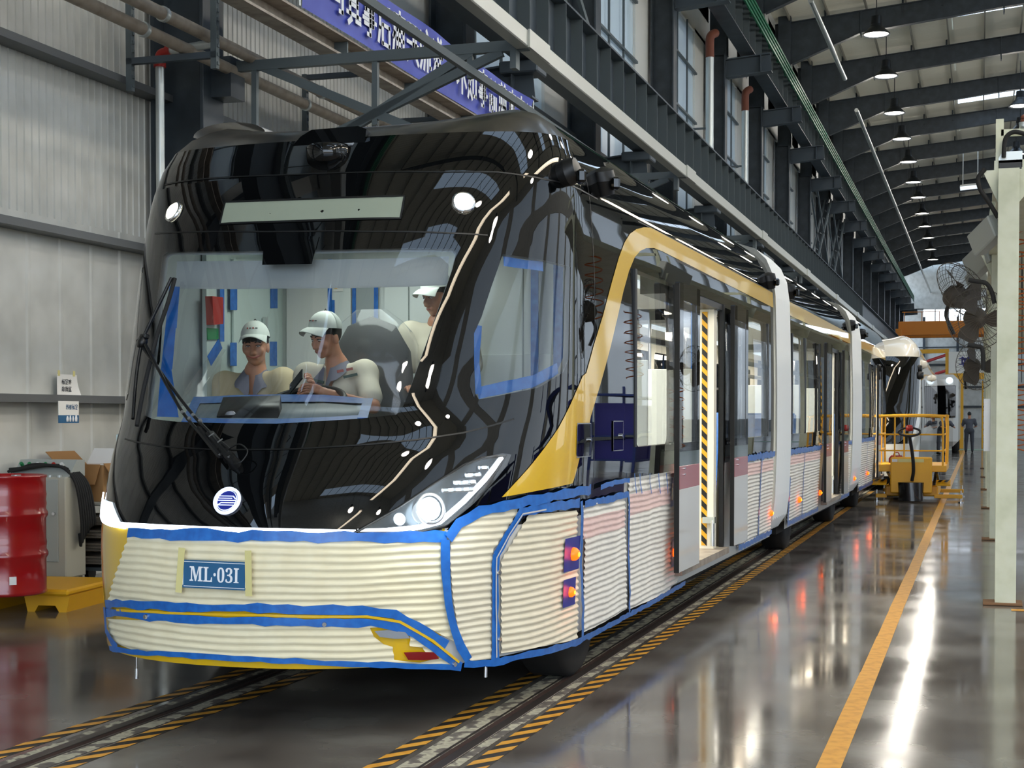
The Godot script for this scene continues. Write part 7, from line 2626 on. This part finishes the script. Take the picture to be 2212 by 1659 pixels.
func far_end() -> void:
	# overhead crane
	var t := thing("overhead_crane", "orange double-girder overhead crane far down the hall", "crane", Vector3(0, 0, -130))
	for z in [0.0, -4.5]:
		var st := stn()
		box(st, Vector3(4.5, 8.85, z), Vector3(22, 1.15, 0.5), Basis(), 0.03)
		put(st, "girder", M.orange_crane, t)
	for x in [-6.45, 15.0]:
		var st := stn()
		box(st, Vector3(x, 8.5, -2.2), Vector3(0.5, 0.6, 6.0), Basis(), 0.03)
		put(st, "end_carriage", M.orange_crane, t)
	var st := stn()
	for x in [-6.0, -4.6, -3.2]: cyl(st, Vector3(x, 9.4, 0.2), Vector3(x, 10.2, 0.2), 0.03)
	cyl(st, Vector3(-6.2, 10.2, 0.2), Vector3(-3.0, 10.2, 0.2), 0.03)
	put(st, "walkway_rail", M.orange_crane, t)
	st = stn()
	box(st, Vector3(0.5, 9.7, -2.2), Vector3(2.0, 0.8, 3.0))
	put(st, "trolley", M.orange_crane, t)
	# yellow work gantry with a white sign board
	t = thing("yellow_gantry", "yellow steel work gantry with a tall column and ladder at the far workshop", "gantry", Vector3(0, 0, -75))
	var q := func(px: float, py: float) -> Vector3: return wz(px, py, -75.0) + Vector3(0, 0, 75)
	for e in [[1968, 760, 2050, 758, 0.2, 0.2, "beam"], [2046, 760, 2046, 815, 0.16, 0.16, "post"], [2046, 814, 2130, 812, 0.3, 0.3, "beam"], [2076, 814, 2076, 968, 0.22, 0.22, "column"], [2140, 814, 2140, 968, 0.2, 0.2, "column"]]:
		st = stn()
		var a: Vector3 = q.call(e[0], e[1])
		var b: Vector3 = q.call(e[2], e[3])
		if e[3] == 968: b.y = 0.0
		bar(st, a, b, e[4], e[5])
		put(st, e[6], M.yellow_paint, t)
	for k in 9:
		st = stn()
		cyl(st, Vector3(0.15, 0.3 + k * 0.3, 0), Vector3(0.75, 0.3 + k * 0.3, 0), 0.03)
		put(st, "ladder_rung", M.yellow_paint, t)
	st = stn()
	for x in [0.15, 0.75]: cyl(st, Vector3(x, 0.0, 0), Vector3(x, 3.2, 0), 0.035)
	put(st, "ladder_stile", M.yellow_paint, t)
	for e in [[1995, 783, 2046, 766], [2020, 808, 2046, 800]]:
		st = stn()
		cyl(st, q.call(e[0], e[1]), q.call(e[2], e[3]), 0.07)
		put(st, "red_pole", M.red_pole, t)
	t = thing("sign_board", "white sign board with a dark blue character above the yellow gantry", "sign", Vector3(0, 0, -74.9))
	var q2 := func(px: float, py: float) -> Vector3: return wz(px, py, -74.9) + Vector3(0, 0, 74.9)
	var c0: Vector3 = q2.call(2049, 808)
	var c1: Vector3 = q2.call(2125, 759)
	st = stn()
	box(st, (c0 + c1) / 2.0, Vector3(c1.x - c0.x, c1.y - c0.y, 0.06))
	put(st, "board", M.paper, t)
	st = stn()
	glyph(st, "尊", (q2.call(2073, 792) as Vector3) + Vector3(0, 0, 0.05), Vector3.RIGHT, Vector3.UP, 0.52, 0.5, 0.07)
	put(st, "character", M.navy, t)
	# partition wall behind the gantry, red pole, pipes
	t = thing("rear_partition", "grey panelled partition with dark rails behind the yellow gantry", "partition", Vector3(0, 0, -112))
	st = stn()
	box(st, Vector3(-1.0, 2.75, 0), Vector3(12, 5.5, 0.2))
	put(st, "panel", M.wall_panel, t)
	st = stn()
	for y in [2.2, 3.6, 5.2]: box(st, Vector3(-1.0, y, 0.15), Vector3(12, 0.16, 0.12))
	put(st, "rail", M.steel_dark, t)
	# a further vehicle and benches in the far workshop
	t = thing("far_vehicle", "dark and white vehicle end with round lamps standing in the far workshop", "vehicle", Vector3(-1.95, 0, -63))
	st = stn()
	box(st, Vector3(0, 1.75, -4), Vector3(2.3, 2.9, 8.0), Basis(), 0.2)
	put(st, "body", M.tram_white, t)
	st = stn()
	box(st, Vector3(0.1, 2.1, 0.02), Vector3(1.9, 1.3, 0.06), Basis(), 0.02)
	put(st, "windscreen", M.tram_black, t)
	for x in [-0.8, 0.8]:
		st = stn()
		lathe(st, Vector3(x, 2.95, 0.05), [Vector2(0.14, 0.0), Vector2(0.0, 0.06)], 14, Basis(Vector3.RIGHT, PI / 2))
		put(st, "round_lamp", M.led_soft, t)
	for k in 3:
		st = stn()
		lathe(st, Vector3(1.0, 0.43, -1.2 - k * 2.6), [Vector2(0.0, -0.11), Vector2(0.4, -0.13), Vector2(0.43, 0.1), Vector2(0.0, 0.11)], 20, Basis(Vector3.BACK, PI / 2))
		put(st, "wheel", M.tyre, t)

const LAMP_E := 8.0
func _ready() -> void:
	rng.seed = 7
	noise.seed = 3
	noise.frequency = 1.0
	# camera
	var cam := Camera3D.new()
	cam.name = "camera"
	cam.projection = Camera3D.PROJECTION_FRUSTUM
	cam.near = 0.1
	cam.far = 400.0
	cam.size = 1659.0 / F * cam.near
	cam.frustum_offset = Vector2(0, (CY - 829.5) / F * cam.near)
	cam.transform = Transform3D(camB, EYE)
	add_child(cam)
	# sky: pale overcast
	var we := WorldEnvironment.new()
	we.name = "environment"
	var env := Environment.new()
	var sky := Sky.new()
	var sm := ProceduralSkyMaterial.new()
	sm.sky_top_color = Color(0.72, 0.82, 0.93)
	sm.sky_horizon_color = Color(0.9, 0.94, 0.98)
	sm.ground_bottom_color = Color(0.42, 0.41, 0.4)
	sm.ground_horizon_color = Color(0.7, 0.72, 0.73)
	sm.sun_angle_max = 0.0
	sky.sky_material = sm
	env.background_mode = Environment.BG_SKY
	env.sky = sky
	env.background_energy_multiplier = 7.0
	env.tonemap_mode = Environment.TONE_MAPPER_LINEAR
	env.tonemap_exposure = 0.78
	env.sdfgi_enabled = true
	env.ssao_enabled = true
	env.ssil_enabled = true
	we.environment = env
	add_child(we)
	# tram frame: its nose on the floor, heading away and a touch to the right
	var B := Basis(Vector3.UP, -PHI)
	TT = Transform3D(B, B * Vector3(-3.475, 0, -6.255))
	TI = TT.affine_inverse()
	materials()
	glow("lamp_tube", Color(1, 0.94, 0.84), 9.0)
	floor_and_tracks()
	walls()
	roof()
	column_set()
	rafters()
	crane_runways()
	wall_services()
	pendant_lamps()
	batten_rows()
	build_tram()
	people()
	left_props()
	post_row()
	lift_cart()
	second_tram()
	far_end()
	#PARTS
